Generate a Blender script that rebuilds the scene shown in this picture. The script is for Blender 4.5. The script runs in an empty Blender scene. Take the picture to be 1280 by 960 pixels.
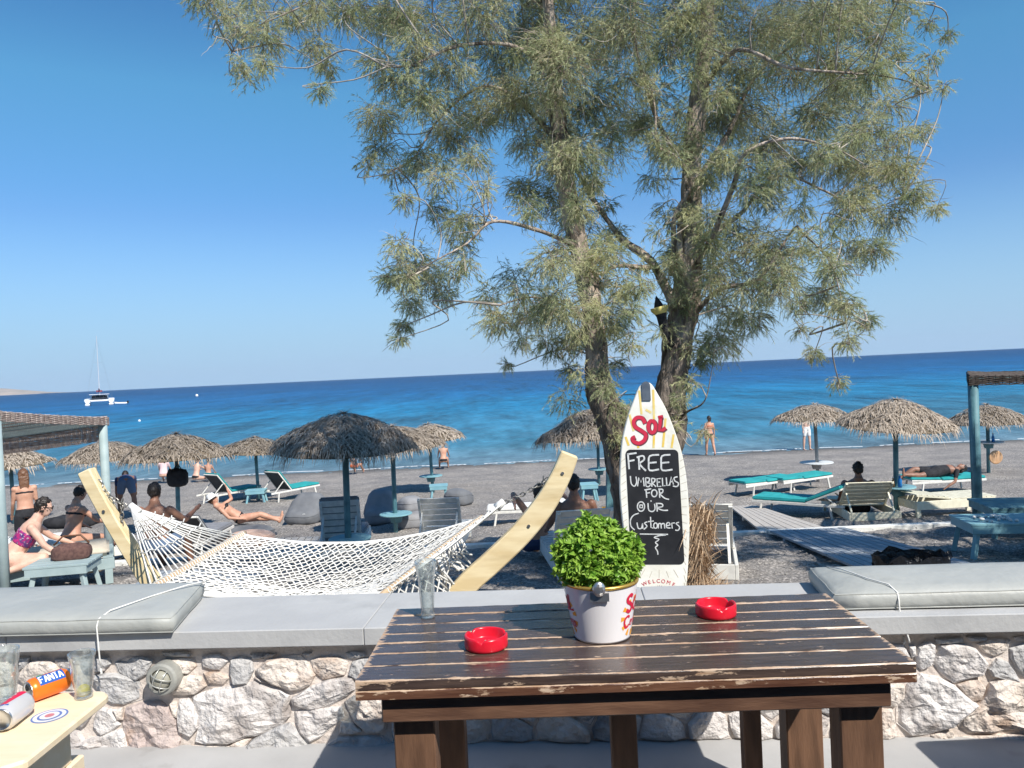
import bpy, bmesh, math, random
import numpy as np
from mathutils import Vector, Matrix, noise, Euler
R = math.radians
sc = bpy.context.scene
COL = sc.collection
random.seed(7)
rng = np.random.default_rng(11)

# ---------------------------------------------------------------- camera
CAM_Z = 1.63
F = 960.0
cam_d = bpy.data.cameras.new('camera'); cam = bpy.data.objects.new('camera', cam_d); COL.objects.link(cam)
cam_d.sensor_width = 36.0; cam_d.lens = 36.0 * F / 1280.0
cam_d.clip_start = 0.05; cam_d.clip_end = 60000
ROLL = R(2.64); PITCH = R(-0.925)
MC = Matrix.Rotation(math.pi / 2 + PITCH, 4, 'X') @ Matrix.Rotation(-ROLL, 4, 'Z')
cam.matrix_world = Matrix.Translation((0, 0, CAM_Z)) @ MC
sc.camera = cam
sc.render.resolution_x = 1024; sc.render.resolution_y = 768
# ---------------------------------------------------------------- sky, sun, exposure
SUN_DIR = Vector((.31, -.42, .54)).normalized()
w = bpy.data.worlds.new('World'); sc.world = w; w.use_nodes = True
wn = w.node_tree; wn.nodes.clear()
sky = wn.nodes.new('ShaderNodeTexSky'); sky.sky_type = 'NISHITA'; sky.sun_disc = False
sky.sun_elevation = math.asin(SUN_DIR.z); sky.sun_rotation = math.atan2(SUN_DIR.x, SUN_DIR.y)
sky.air_density = 1.0; sky.dust_density = 0.3; sky.ozone_density = 3.0; sky.altitude = 0
bg = wn.nodes.new('ShaderNodeBackground'); bg.inputs[1].default_value = 0.12
wo = wn.nodes.new('ShaderNodeOutputWorld')
# clear blue tint and a pale sea-haze band hugging the whole horizon
_tc = wn.nodes.new('ShaderNodeTexCoord'); _sx = wn.nodes.new('ShaderNodeSeparateXYZ'); wn.links.new(_tc.outputs['Generated'], _sx.inputs[0])
_tr = wn.nodes.new('ShaderNodeValToRGB'); _tr.color_ramp.elements[0].position = .2; _tr.color_ramp.elements[0].color = (.45, .70, .91, 1); _tr.color_ramp.elements[1].position = .44; _tr.color_ramp.elements[1].color = (.36, .74, .94, 1)
_e = _tr.color_ramp.elements.new(.34); _e.color = (.48, .92, 1.0, 1)
wn.links.new(_sx.outputs[2], _tr.inputs[0])
_mu = wn.nodes.new('ShaderNodeMix'); _mu.data_type = 'RGBA'; _mu.blend_type = 'MULTIPLY'; _mu.inputs[0].default_value = 1; wn.links.new(sky.outputs[0], _mu.inputs[6]); wn.links.new(_tr.outputs[0], _mu.inputs[7])
_mr = wn.nodes.new('ShaderNodeMapRange'); _mr.interpolation_type = 'SMOOTHSTEP'; _mr.inputs[1].default_value = -.02; _mr.inputs[2].default_value = .24; wn.links.new(_sx.outputs[2], _mr.inputs[0])
_hz = wn.nodes.new('ShaderNodeCombineXYZ'); _hz.inputs[0].default_value = 2.6; _hz.inputs[1].default_value = 3.95; _hz.inputs[2].default_value = 5.5
_mh = wn.nodes.new('ShaderNodeMix'); _mh.data_type = 'RGBA'; wn.links.new(_mr.outputs[0], _mh.inputs[0]); wn.links.new(_hz.outputs[0], _mh.inputs[6]); wn.links.new(_mu.outputs[2], _mh.inputs[7])
wn.links.new(_mh.outputs[2], bg.inputs[0]); wn.links.new(bg.outputs[0], wo.inputs[0])
sl = bpy.data.lights.new('sun', 'SUN'); sl.energy = 5.0; sl.angle = R(0.53); sl.color = (1.0, .95, .87)
so = bpy.data.objects.new('sun', sl); COL.objects.link(so)
so.rotation_euler = SUN_DIR.to_track_quat('Z', 'Y').to_euler(); so.location = (5, -8, 12)
sc.view_settings.view_transform = 'Standard'; sc.view_settings.look = 'None'
sc.view_settings.exposure = 0.35; sc.view_settings.gamma = 1.0
sc.render.engine = 'CYCLES'
try: sc.cycles.max_bounces = 8; sc.cycles.transparent_max_bounces = 16
except Exception: pass

# ---------------------------------------------------------------- pixel rays (modelling aid: turns photo measurements into places)
def ray(px, py):
    return (MC.to_3x3() @ Vector(((px - 640) / F, -(py - 480) / F, -1))).normalized()
CO = Vector((0, 0, CAM_Z))
def P(px, py, Y):
    d = ray(px, py); return CO + d * (Y / d.y)
def Z(px, py, z):
    d = ray(px, py); return CO + d * ((z - CAM_Z) / d.z)
def PL(px, py, o, n):
    d = ray(px, py); return CO + d * ((o - CO).dot(n) / d.dot(n))
TP = [(-50, -.45), (4, -.45), (6, -.6), (9, -.82), (11.5, -1.0), (11.75, -1.13), (13, -1.38), (16, -1.75), (18.5, -1.9),
      (23, -2.12), (30, -2.33), (34.2, -2.42), (40, -2.9), (60, -4.5), (200, -8), (13000, -9)]
_ty = [a for a, b in TP]; _tz = [b for a, b in TP]
def zt(x, y): return float(np.interp(y, _ty, _tz))
def G(px, py):
    d = ray(px, py); lo, hi = 2.0, 200.0
    f = lambda t: (CO + d * t).z - zt(0, (CO + d * t).y)
    t = 3.0
    while t < 200 and f(t) > 0: t += .25
    lo, hi = t - .25, t
    for _ in range(20):
        m = (lo + hi) / 2
        if f(m) > 0: lo = m
        else: hi = m
    return CO + d * hi
def onground(px, Y):      # ground point at distance Y seen in pixel column px (approx.)
    z = zt(0, Y)
    py = 464.5 + (CAM_Z - z) * F / Y
    for _ in range(4):
        p = P(px, py, Y); py += (p.z - z) * F / Y
    p = P(px, py, Y); p.z = z; return p

# ---------------------------------------------------------------- materials
MATS = {}
def mat(name, col, rough=.7, col2=None, nscale=8, ndetail=4, contrast=(.35, .65), bump=0, bscale=60, metal=0, coords='Object',
        stretch=(1, 1, 1), spec=.5, trans=0, ior=1.45, sub=0, col3=None, nscale3=3, amt3=(.55, .75), bdist=.01, thin=0):
    if name in MATS: return MATS[name]
    m = bpy.data.materials.new(name); m.use_nodes = True; nt = m.node_tree; N = nt.nodes; L = nt.links
    b = N['Principled BSDF']; b.inputs['Roughness'].default_value = rough; b.inputs['Metallic'].default_value = metal
    b.inputs['Specular IOR Level'].default_value = spec; b.inputs['IOR'].default_value = ior
    b.inputs['Base Color'].default_value = (*col, 1)
    if trans: b.inputs['Transmission Weight'].default_value = trans
    tc = N.new('ShaderNodeTexCoord'); mp = N.new('ShaderNodeMapping'); mp.inputs['Scale'].default_value = stretch
    L.new(tc.outputs[coords], mp.inputs[0])
    src = None
    if col2:
        nz = N.new('ShaderNodeTexNoise'); nz.inputs['Scale'].default_value = nscale; nz.inputs['Detail'].default_value = ndetail
        L.new(mp.outputs[0], nz.inputs['Vector'])
        cr = N.new('ShaderNodeValToRGB'); cr.color_ramp.elements[0].position = contrast[0]; cr.color_ramp.elements[1].position = contrast[1]
        cr.color_ramp.elements[0].color = (*col, 1); cr.color_ramp.elements[1].color = (*col2, 1)
        L.new(nz.outputs[0], cr.inputs[0]); src = cr.outputs[0]
        if col3:
            n3 = N.new('ShaderNodeTexNoise'); n3.inputs['Scale'].default_value = nscale3; n3.inputs['Detail'].default_value = 6
            L.new(mp.outputs[0], n3.inputs['Vector'])
            r3 = N.new('ShaderNodeValToRGB'); r3.color_ramp.elements[0].position = amt3[0]; r3.color_ramp.elements[1].position = amt3[1]
            L.new(n3.outputs[0], r3.inputs[0])
            mx = N.new('ShaderNodeMix'); mx.data_type = 'RGBA'
            L.new(r3.outputs[0], mx.inputs[0]); L.new(src, mx.inputs[6]); mx.inputs[7].default_value = (*col3, 1); src = mx.outputs[2]
        L.new(src, b.inputs['Base Color'])
    if bump:
        nb = N.new('ShaderNodeTexNoise'); nb.inputs['Scale'].default_value = bscale; nb.inputs['Detail'].default_value = 5
        L.new(mp.outputs[0], nb.inputs['Vector'])
        bp = N.new('ShaderNodeBump'); bp.inputs['Strength'].default_value = bump; bp.inputs['Distance'].default_value = bdist
        L.new(nb.outputs[0], bp.inputs['Height']); L.new(bp.outputs[0], b.inputs['Normal'])
    if thin:
        tr = N.new('ShaderNodeBsdfTranslucent'); ms = N.new('ShaderNodeMixShader'); ms.inputs[0].default_value = thin
        if src: L.new(src, tr.inputs[0])
        else: tr.inputs[0].default_value = (*col, 1)
        out = N['Material Output']; L.new(b.outputs[0], ms.inputs[1]); L.new(tr.outputs[0], ms.inputs[2]); L.new(ms.outputs[0], out.inputs[0])
    MATS[name] = m; return m

# ---------------------------------------------------------------- mesh builder
class MB:
    def __init__(s): s.v = []; s.f = []
    def add(s, vs, fs):
        n = len(s.v); s.v += [tuple(v) for v in vs]; s.f += [tuple(n + i for i in f) for f in fs]; return s
    def box(s, c, d, rot=None, taper=1.0):
        hx, hy, hz = d[0] / 2, d[1] / 2, d[2] / 2
        vs = []
        for z in (-1, 1):
            t = taper if z > 0 else 1
            for x, y in ((-1, -1), (1, -1), (1, 1), (-1, 1)): vs.append(Vector((x * hx * t, y * hy * t, z * hz)))
        if rot is not None:
            M = rot if isinstance(rot, Matrix) else Euler(rot).to_matrix()
            vs = [M @ v for v in vs]
        c = Vector(c); vs = [v + c for v in vs]
        return s.add(vs, [(0, 3, 2, 1), (4, 5, 6, 7), (0, 1, 5, 4), (1, 2, 6, 5), (2, 3, 7, 6), (3, 0, 4, 7)])
    def beam(s, a, b, w, h, up=Vector((0, 0, 1))):
        a = Vector(a); b = Vector(b); d = (b - a); L = d.length; d.normalize()
        x = d.cross(up)
        if x.length < 1e-4: x = Vector((1, 0, 0))
        x.normalize(); u = x.cross(d)
        M = Matrix((x, d, u)).transposed()
        return s.box((a + b) / 2, (w, L, h), M)
    def tube(s, pts, rad, n=6, caps=True, flat=None):
        pts = [Vector(p) for p in pts]; m = len(pts)
        if not hasattr(rad, '__len__'): rad = [rad] * m
        t0 = (pts[1] - pts[0]).normalized()
        ref = Vector((0, 0, 1)) if abs(t0.z) < .9 else Vector((1, 0, 0))
        vs = []; nn = None
        for i in range(m):
            t = (pts[min(i + 1, m - 1)] - pts[max(i - 1, 0)]).normalized()
            if nn is None: nn = t.cross(ref).normalized()
            else:
                nn = (nn - t * nn.dot(t))
                nn = nn.normalized() if nn.length > 1e-6 else t.cross(ref).normalized()
            bb = t.cross(nn)
            for k in range(n):
                a = 2 * math.pi * k / n
                vs.append(pts[i] + (nn * math.cos(a) + bb * math.sin(a)) * rad[i])
        fs = []
        for i in range(m - 1):
            for k in range(n):
                fs.append((i * n + k, i * n + (k + 1) % n, (i + 1) * n + (k + 1) % n, (i + 1) * n + k))
        if caps: fs.append(tuple(range(n))[::-1]); fs.append(tuple((m - 1) * n + k for k in range(n)))
        return s.add(vs, fs)
    def lathe(s, prof, n=24, c=(0, 0, 0), M=None, capb=False, capt=False):
        vs = []
        for r, z in prof:
            for k in range(n):
                a = 2 * math.pi * k / n; v = Vector((r * math.cos(a), r * math.sin(a), z))
                if M is not None: v = M @ v
                vs.append(v + Vector(c))
        fs = []
        for i in range(len(prof) - 1):
            for k in range(n): fs.append((i * n + k, i * n + (k + 1) % n, (i + 1) * n + (k + 1) % n, (i + 1) * n + k))
        if capb: fs.append(tuple(range(n))[::-1])
        if capt: fs.append(tuple((len(prof) - 1) * n + k for k in range(n)))
        return s.add(vs, fs)
    def ell(s, c, r, rot=None, nu=12, nv=8):
        vs = []; c = Vector(c)
        M = Euler(rot).to_matrix() if rot is not None and not isinstance(rot, Matrix) else rot
        for j in range(nv + 1):
            th = math.pi * j / nv
            for k in range(nu):
                a = 2 * math.pi * k / nu
                v = Vector((r[0] * math.sin(th) * math.cos(a), r[1] * math.sin(th) * math.sin(a), -r[2] * math.cos(th)))
                if M is not None: v = M @ v
                vs.append(v + c)
        fs = [(j * nu + k, j * nu + (k + 1) % nu, (j + 1) * nu + (k + 1) % nu, (j + 1) * nu + k) for j in range(nv) for k in range(nu)]
        return s.add(vs, fs)
    def prism(s, poly, y0, y1, frame=None):
        # poly in local x,z ; extruded y0..y1
        n = len(poly)
        vs = [Vector((p[0], y0, p[1])) for p in poly] + [Vector((p[0], y1, p[1])) for p in poly]
        if frame is not None: vs = [frame @ v for v in vs]
        fs = [tuple(range(n)), tuple(range(2 * n - 1, n - 1, -1))] + [((i + 1) % n, i, n + i, n + (i + 1) % n) for i in range(n)]
        return s.add(vs, fs)
    def build(s, name, material, parent=None, smooth=False, off=None, bevel=0, fix=True):
        me = bpy.data.meshes.new(name)
        v = s.v if off is None else [(a[0] - off[0], a[1] - off[1], a[2] - off[2]) for a in s.v]
        me.from_pydata(v, [], s.f); me.update()
        if fix or bevel:
            bm = bmesh.new(); bm.from_mesh(me)
            bmesh.ops.remove_doubles(bm, verts=bm.verts, dist=1e-5)
            bmesh.ops.recalc_face_normals(bm, faces=bm.faces)
            if bevel:
                es = [e for e in bm.edges if len(e.link_faces) == 2 and e.calc_face_angle(0) > .6]
                bmesh.ops.bevel(bm, geom=es, offset=bevel, segments=2 if bevel > .012 else 1, affect='EDGES', clamp_overlap=True)
            bm.to_mesh(me); bm.free()
        return link(name, me, material, parent, smooth)
def link(name, me, material, parent=None, smooth=False):
    if material and not me.materials: me.materials.append(material)
    if smooth: me.polygons.foreach_set('use_smooth', [True] * len(me.polygons))
    o = bpy.data.objects.new(name, me); COL.objects.link(o)
    if parent is not None: o.parent = parent
    return o
def thing(name, label, cat, loc=(0, 0, 0), rz=0, group=None):
    o = bpy.data.objects.new(name, None); COL.objects.link(o); o.empty_display_size = .1
    o.location = loc; o.rotation_euler = (0, 0, rz); return tag(o, label, cat, group)
def tag(o, label, cat, group=None):
    o['label'] = label; o['category'] = cat
    if group: o['group'] = group
    return o
def struct(o): o['kind'] = 'structure'; return o
def stuff(o): o['kind'] = 'stuff'; return o
CH = {}
def copy_tree(src, parent=None):
    c = src.copy(); COL.objects.link(c); c.parent = parent
    for ch in list(src.children): copy_tree(ch, c)
    return c
def np_mesh(name, V, Fq, material, parent=None, smooth=False, attr=None):
    me = bpy.data.meshes.new(name); V = np.asarray(V, dtype=np.float32); Fq = np.asarray(Fq, dtype=np.int32)
    k = Fq.shape[1]
    me.vertices.add(len(V)); me.vertices.foreach_set('co', V.ravel())
    me.loops.add(Fq.size); me.loops.foreach_set('vertex_index', Fq.ravel())
    me.polygons.add(len(Fq)); me.polygons.foreach_set('loop_start', np.arange(0, Fq.size, k, dtype=np.int32))
    me.update(calc_edges=True)
    return link(name, me, material, parent, smooth)

# ---------------------------------------------------------------- palette
M_white = mat('white_paint', (.74, .72, .66), .55, (.62, .6, .55), 14, bump=.15, bscale=80)
M_cream = mat('cream_paint', (.78, .74, .58), .5, (.66, .62, .48), 10, bump=.15, bscale=80)
M_grey_w = mat('weathered_white_wood', (.78, .77, .73), .7, (.62, .62, .59), 12, bump=.25, bscale=70)
M_teal = mat('teal_painted_wood', (.085, .19, .22), .6, (.12, .26, .29), 5, bump=.2, bscale=60, col3=(.05, .12, .15), nscale3=4, amt3=(.5, .7))
M_pale = mat('pale_blue_painted_wood', (.29, .37, .375), .6, (.35, .43, .43), 6, bump=.15, bscale=60)
M_tealtop = mat('pale_teal_table_paint', (.23, .43, .47), .5, (.18, .36, .42), 5)
M_thatch = mat('dry_palm_thatch', (.27, .215, .165), .9, (.54, .46, .37), 26, contrast=(.35, .7), col3=(.15, .12, .095), nscale3=5, amt3=(.55, .7))
def obj_tint(m, lo, hi):   # each object made of it is a little lighter or darker (age, weathering)
    N = m.node_tree.nodes; L = m.node_tree.links; b = N['Principled BSDF']; src = b.inputs['Base Color'].links[0].from_socket
    oi = N.new('ShaderNodeObjectInfo'); mr = N.new('ShaderNodeMapRange'); mr.inputs[3].default_value = lo; mr.inputs[4].default_value = hi; L.new(oi.outputs['Random'], mr.inputs[0])
    vm = N.new('ShaderNodeVectorMath'); vm.operation = 'SCALE'; L.new(src, vm.inputs[0]); L.new(mr.outputs[0], vm.inputs['Scale']); L.new(vm.outputs[0], b.inputs['Base Color'])
obj_tint(M_thatch, .72, 1.2)
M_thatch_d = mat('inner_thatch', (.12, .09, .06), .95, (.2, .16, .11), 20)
M_teal_cush = mat('turquoise_cushion_fabric', (.025, .36, .36), .8, (.02, .28, .29), 5, bump=.2, bscale=30)
M_dark_mesh = mat('dark_sling_fabric', (.04, .045, .05), .8)
M_grey_cush = mat('grey_cushion_fabric', (.2, .2, .21), .9, (.26, .26, .27), 8, bump=.2, bscale=40)
M_beige = mat('beige_cushion_fabric', (.6, .53, .42), .9, (.5, .44, .35), 8, bump=.2, bscale=20)
M_white_c = mat('white_cushion_fabric', (.72, .71, .68), .9)
M_skin = mat('tanned_skin', (.47, .24, .155), .55, (.57, .32, .22), 9, col3=(.52, .22, .15), nscale3=5, bump=.1, bscale=60, bdist=.003)
M_skin_l = mat('light_skin', (.68, .44, .34), .55, (.58, .34, .25), 9, col3=(.62, .31, .24), nscale3=5, bump=.1, bscale=60, bdist=.003)
M_skin_d = mat('deep_tanned_skin', (.21, .10, .065), .5, (.31, .16, .105), 9, bump=.1, bscale=60, bdist=.003)
M_hair_d = mat('dark_hair', (.012, .01, .009), .5, (.03, .022, .018), 60)
M_hair_b = mat('brown_hair', (.11, .05, .025), .5, (.17, .08, .04), 60)
M_black = mat('black_fabric', (.015, .015, .018), .9, (.03, .03, .034), 10)
M_navy = mat('navy_fabric', (.03, .05, .12), .85)
M_metal = mat('worn_metal', (.45, .45, .44), .4, metal=1)
M_chain = mat('galvanised_chain', (.25, .24, .22), .5, metal=.8)
M_rope = mat('white_cotton_rope', (.80, .79, .75), .9, (.66, .64, .6), 30)
# ================================================================ GROUND
def ground_mat():
    m = bpy.data.materials.new('volcanic_pebble_sand'); m.use_nodes = True; N = m.node_tree.nodes; L = m.node_tree.links; b = N['Principled BSDF']
    b.inputs['Roughness'].default_value = .92; b.inputs['Specular IOR Level'].default_value = .25
    tc = N.new('ShaderNodeTexCoord')
    v = N.new('ShaderNodeTexVoronoi'); v.inputs['Scale'].default_value = 48; L.new(tc.outputs['Object'], v.inputs['Vector'])
    cr = N.new('ShaderNodeValToRGB'); e = cr.color_ramp.elements
    e[0].position = .0; e[0].color = (.15, .14, .132, 1); e[1].position = 1; e[1].color = (.52, .48, .44, 1)
    e2 = cr.color_ramp.elements.new(.45); e2.color = (.235, .218, .202, 1); e3 = cr.color_ramp.elements.new(.8); e3.color = (.33, .305, .28, 1)
    sp = N.new('ShaderNodeSeparateColor'); L.new(v.outputs['Color'], sp.inputs[0]); L.new(sp.outputs[0], cr.inputs[0])
    n = N.new('ShaderNodeTexNoise'); n.inputs['Scale'].default_value = .9; n.inputs['Detail'].default_value = 8; L.new(tc.outputs['Object'], n.inputs['Vector'])
    r2 = N.new('ShaderNodeValToRGB'); r2.color_ramp.elements[0].position = .3; r2.color_ramp.elements[1].position = .7
    r2.color_ramp.elements[0].color = (.72, .72, .74, 1); r2.color_ramp.elements[1].color = (1.12, 1.1, 1.07, 1); L.new(n.outputs[0], r2.inputs[0])
    mx = N.new('ShaderNodeMix'); mx.data_type = 'RGBA'; mx.blend_type = 'MULTIPLY'; mx.inputs[0].default_value = 1
    L.new(cr.outputs[0], mx.inputs[6]); L.new(r2.outputs[0], mx.inputs[7])
    # wet strip by the water (dark damp pebbles)
    sx = N.new('ShaderNodeSeparateXYZ'); L.new(tc.outputs['Object'], sx.inputs[0])
    mr = N.new('ShaderNodeMapRange'); mr.inputs[1].default_value = 32.2; mr.inputs[2].default_value = 33.8; L.new(sx.outputs[1], mr.inputs[0])
    mx2 = N.new('ShaderNodeMix'); mx2.data_type = 'RGBA'; L.new(mr.outputs[0], mx2.inputs[0]); L.new(mx.outputs[2], mx2.inputs[6]); mx2.inputs[7].default_value = (.1, .095, .09, 1)
    L.new(mx2.outputs[2], b.inputs['Base Color'])
    n2 = N.new('ShaderNodeTexNoise'); n2.inputs['Scale'].default_value = 16; n2.inputs['Detail'].default_value = 8; L.new(tc.outputs['Object'], n2.inputs['Vector'])
    ad = N.new('ShaderNodeMath'); ad.operation = 'MULTIPLY_ADD'; ad.inputs[1].default_value = .4; L.new(v.outputs['Distance'], ad.inputs[0]); L.new(n2.outputs[0], ad.inputs[2])
    bp = N.new('ShaderNodeBump'); bp.inputs['Strength'].default_value = .5; bp.inputs['Distance'].default_value = .02
    L.new(ad.outputs[0], bp.inputs['Height']); L.new(bp.outputs[0], b.inputs['Normal'])
    return m
M_ground = ground_mat()
def terrain():
    ys = np.concatenate([np.arange(3.9, 20, .07), np.arange(20, 40, .25), [45, 55, 80, 200, 1000, 12900]])
    xs = np.concatenate([[-12900, -2000, -300, -80, -40], np.arange(-24, -9, .3), np.arange(-9, 9, .07), np.arange(9, 24.1, .3), [40, 80, 300, 2000, 12900]])
    V = []
    for y in ys:
        z0 = zt(0, y); amp = float(np.interp(y, [4, 9, 14, 20, 34, 40], [.05, .055, .05, .05, .02, 0]))
        for x in xs:
            z = z0
            if abs(x) < 25 and amp > 0:
                z += amp * (noise.noise((x * 2.1, y * 2.1, 0)) + .6 * noise.noise((x * 5.3, y * 5.3, 3)) + .3 * noise.noise((x * 11, y * 11, 5)))
                if y > 20: z += .03 * noise.noise((x * .5, y * .8, 9))
            V.append((x, y, z))
    nx, ny = len(xs), len(ys)
    i = np.arange(nx * ny).reshape(ny, nx)
    Fq = np.stack([i[:-1, :-1], i[:-1, 1:], i[1:, 1:], i[1:, :-1]], -1).reshape(-1, 4)
    struct(np_mesh('beach_ground', V, Fq, M_ground, smooth=True))
terrain()
def pebbles():
    n = 14000
    Y = 5.0 + 22 * rng.random(n) ** 1.6; X = (rng.random(n) - .5) * 1.5 * Y
    ico = np.array([(1, 0, 0), (-1, 0, 0), (0, 1, 0), (0, -1, 0), (0, 0, 1), (0, 0, -1)], float)
    f = np.array([(0, 2, 4), (2, 1, 4), (1, 3, 4), (3, 0, 4), (2, 0, 5), (1, 2, 5), (3, 1, 5), (0, 3, 5)])
    s = (.008 + .02 * rng.random(n) ** 3)[:, None] * np.array([1, .8, .5])
    a = rng.random(n) * 6.28; c, si = np.cos(a), np.sin(a)
    V = ico[None] * s[:, None, :]
    V = V + rng.normal(0, .15, V.shape) * s[:, None, :]
    x = V[..., 0] * c[:, None] - V[..., 1] * si[:, None]; y = V[..., 0] * si[:, None] + V[..., 1] * c[:, None]
    zz = np.interp(Y, _ty, _tz)
    V = np.stack([x + X[:, None], y + Y[:, None], V[..., 2] + zz[:, None] + .012], -1)
    Fq = (np.arange(n) * 6)[:, None, None] + f[None]
    m = mat('loose_pebbles', (.14, .135, .13), .8, (.5, .47, .43), 3.3, contrast=(.3, .7))
    stuff(np_mesh('pebbles', V.reshape(-1, 3), Fq.reshape(-1, 3), m))
pebbles()

# ================================================================ SEA
def water_mat():
    m = bpy.data.materials.new('sea_water'); m.use_nodes = True; N = m.node_tree.nodes; L = m.node_tree.links; b = N['Principled BSDF']
    b.inputs['Roughness'].default_value = .3; b.inputs['IOR'].default_value = 1.33; b.inputs['Specular IOR Level'].default_value = .08
    tc = N.new('ShaderNodeTexCoord'); sx = N.new('ShaderNodeSeparateXYZ'); L.new(tc.outputs['Object'], sx.inputs[0])
    lg = N.new('ShaderNodeMath'); lg.operation = 'LOGARITHM'; lg.inputs[1].default_value = 10; L.new(sx.outputs[1], lg.inputs[0])
    mr = N.new('ShaderNodeMapRange'); mr.inputs[1].default_value = 1.5; mr.inputs[2].default_value = 3.3; L.new(lg.outputs[0], mr.inputs[0])
    # patches of slightly different depth / bottom
    n1 = N.new('ShaderNodeTexNoise'); mp = N.new('ShaderNodeMapping'); mp.inputs['Scale'].default_value = (.01, .035, 1); n1.inputs['Scale'].default_value = 1; n1.inputs['Detail'].default_value = 5
    L.new(tc.outputs['Object'], mp.inputs[0]); L.new(mp.outputs[0], n1.inputs['Vector'])
    ma = N.new('ShaderNodeMath'); ma.operation = 'MULTIPLY_ADD'; ma.inputs[1].default_value = .16; L.new(n1.outputs[0], ma.inputs[0])
    sb = N.new('ShaderNodeMath'); sb.operation = 'SUBTRACT'; sb.inputs[1].default_value = .08; L.new(mr.outputs[0], sb.inputs[0]); L.new(sb.outputs[0], ma.inputs[2])
    cr = N.new('ShaderNodeValToRGB'); e = cr.color_ramp.elements
    stops = [(0.0, (.17, .22, .24)), (.035, (.12, .185, .22)), (.10, (.045, .165, .24)), (.24, (.006, .14, .27)), (.42, (.001, .085, .23)), (.7, (.001, .045, .15)), (1, (.001, .03, .11))]
    e[0].position = 0; e[0].color = (*stops[0][1], 1); e[1].position = 1; e[1].color = (*stops[-1][1], 1)
    for p, c in stops[1:-1]:
        k = e.new(p); k.color = (*c, 1)
    # wave-slope light and dark painted into the water colour, streaks at several sizes
    acc = ma.outputs[0]
    prev = None
    for sx_, sy_, amt in ((1.1, .30, 1.5), (.38, .085, 1.6), (.10, .02, 1.3), (.012, .012, .7)):
        mpp = N.new('ShaderNodeMapping'); mpp.inputs['Scale'].default_value = (sx_, sy_, 1); nn_ = N.new('ShaderNodeTexNoise'); nn_.inputs['Scale'].default_value = 1; nn_.inputs['Detail'].default_value = 2.5; nn_.inputs['Roughness'].default_value = .6
        L.new(tc.outputs['Object'], mpp.inputs[0]); L.new(mpp.outputs[0], nn_.inputs['Vector'])
        q = N.new('ShaderNodeMath'); q.operation = 'MULTIPLY_ADD'; q.inputs[1].default_value = amt; q.inputs[2].default_value = -amt * .5; L.new(nn_.outputs[0], q.inputs[0])
        if prev is None: prev = q.outputs[0]
        else:
            ad_ = N.new('ShaderNodeMath'); ad_.operation = 'ADD'; L.new(prev, ad_.inputs[0]); L.new(q.outputs[0], ad_.inputs[1]); prev = ad_.outputs[0]
    one = N.new('ShaderNodeMath'); one.operation = 'ADD'; one.inputs[1].default_value = 1.0; L.new(prev, one.inputs[0])
    L.new(ma.outputs[0], cr.inputs[0])
    vm = N.new('ShaderNodeVectorMath'); vm.operation = 'SCALE'; L.new(cr.outputs[0], vm.inputs[0]); L.new(one.outputs[0], vm.inputs['Scale']); L.new(vm.outputs[0], b.inputs['Base Color'])
    # waves: small wind ripples plus longer swell, two scales
    def wv(scale, sxy, det):
        mp = N.new('ShaderNodeMapping'); mp.inputs['Scale'].default_value = sxy; mp.inputs['Rotation'].default_value = (0, 0, .12)
        n = N.new('ShaderNodeTexNoise'); n.inputs['Scale'].default_value = scale; n.inputs['Detail'].default_value = det; n.inputs['Roughness'].default_value = .62
        L.new(tc.outputs['Object'], mp.inputs[0]); L.new(mp.outputs[0], n.inputs['Vector']); return n.outputs[0]
    a = wv(1, (.7, 1.4, 1), 6); c = wv(1, (.12, .25, 1), 5)
    b1 = N.new('ShaderNodeBump'); b1.inputs['Strength'].default_value = 1; b1.inputs['Distance'].default_value = .35; L.new(a, b1.inputs['Height'])
    b2 = N.new('ShaderNodeBump'); b2.inputs['Strength'].default_value = 1; b2.inputs['Distance'].default_value = .9; L.new(c, b2.inputs['Height']); L.new(b1.outputs[0], b2.inputs['Normal'])
    L.new(b2.outputs[0], b.inputs['Normal'])
    return m
sea = MB(); SZ = -2.415
sea.add([(-12900, 31, SZ), (12900, 31, SZ), (12900, 12900, SZ), (-12900, 12900, SZ)], [(0, 1, 2, 3)])
struct(sea.build('sea_water', water_mat(), fix=False))
# small breaking wave line on the shore (foam)
fm = MB()
for i in range(240):
    x0 = -24 + i * .2
    def yy(x): return 34.15 + .35 * noise.noise((x * .35, 3, 0)) + .12 * noise.noise((x * 1.7, 9, 0))
    wdt = .05 + .07 * abs(noise.noise((x0 * 1.3, 0, 4)))
    if noise.noise((x0 * .8, 7, 1)) < -.18: continue
    fm.add([(x0, yy(x0), -2.407), (x0 + .2, yy(x0 + .2), -2.407), (x0 + .2, yy(x0 + .2) + wdt, -2.395), (x0, yy(x0) + wdt, -2.395)], [(0, 1, 2, 3)])
stuff(fm.build('shore_foam', mat('sea_foam', (.75, .77, .78), .6), smooth=True))
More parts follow.
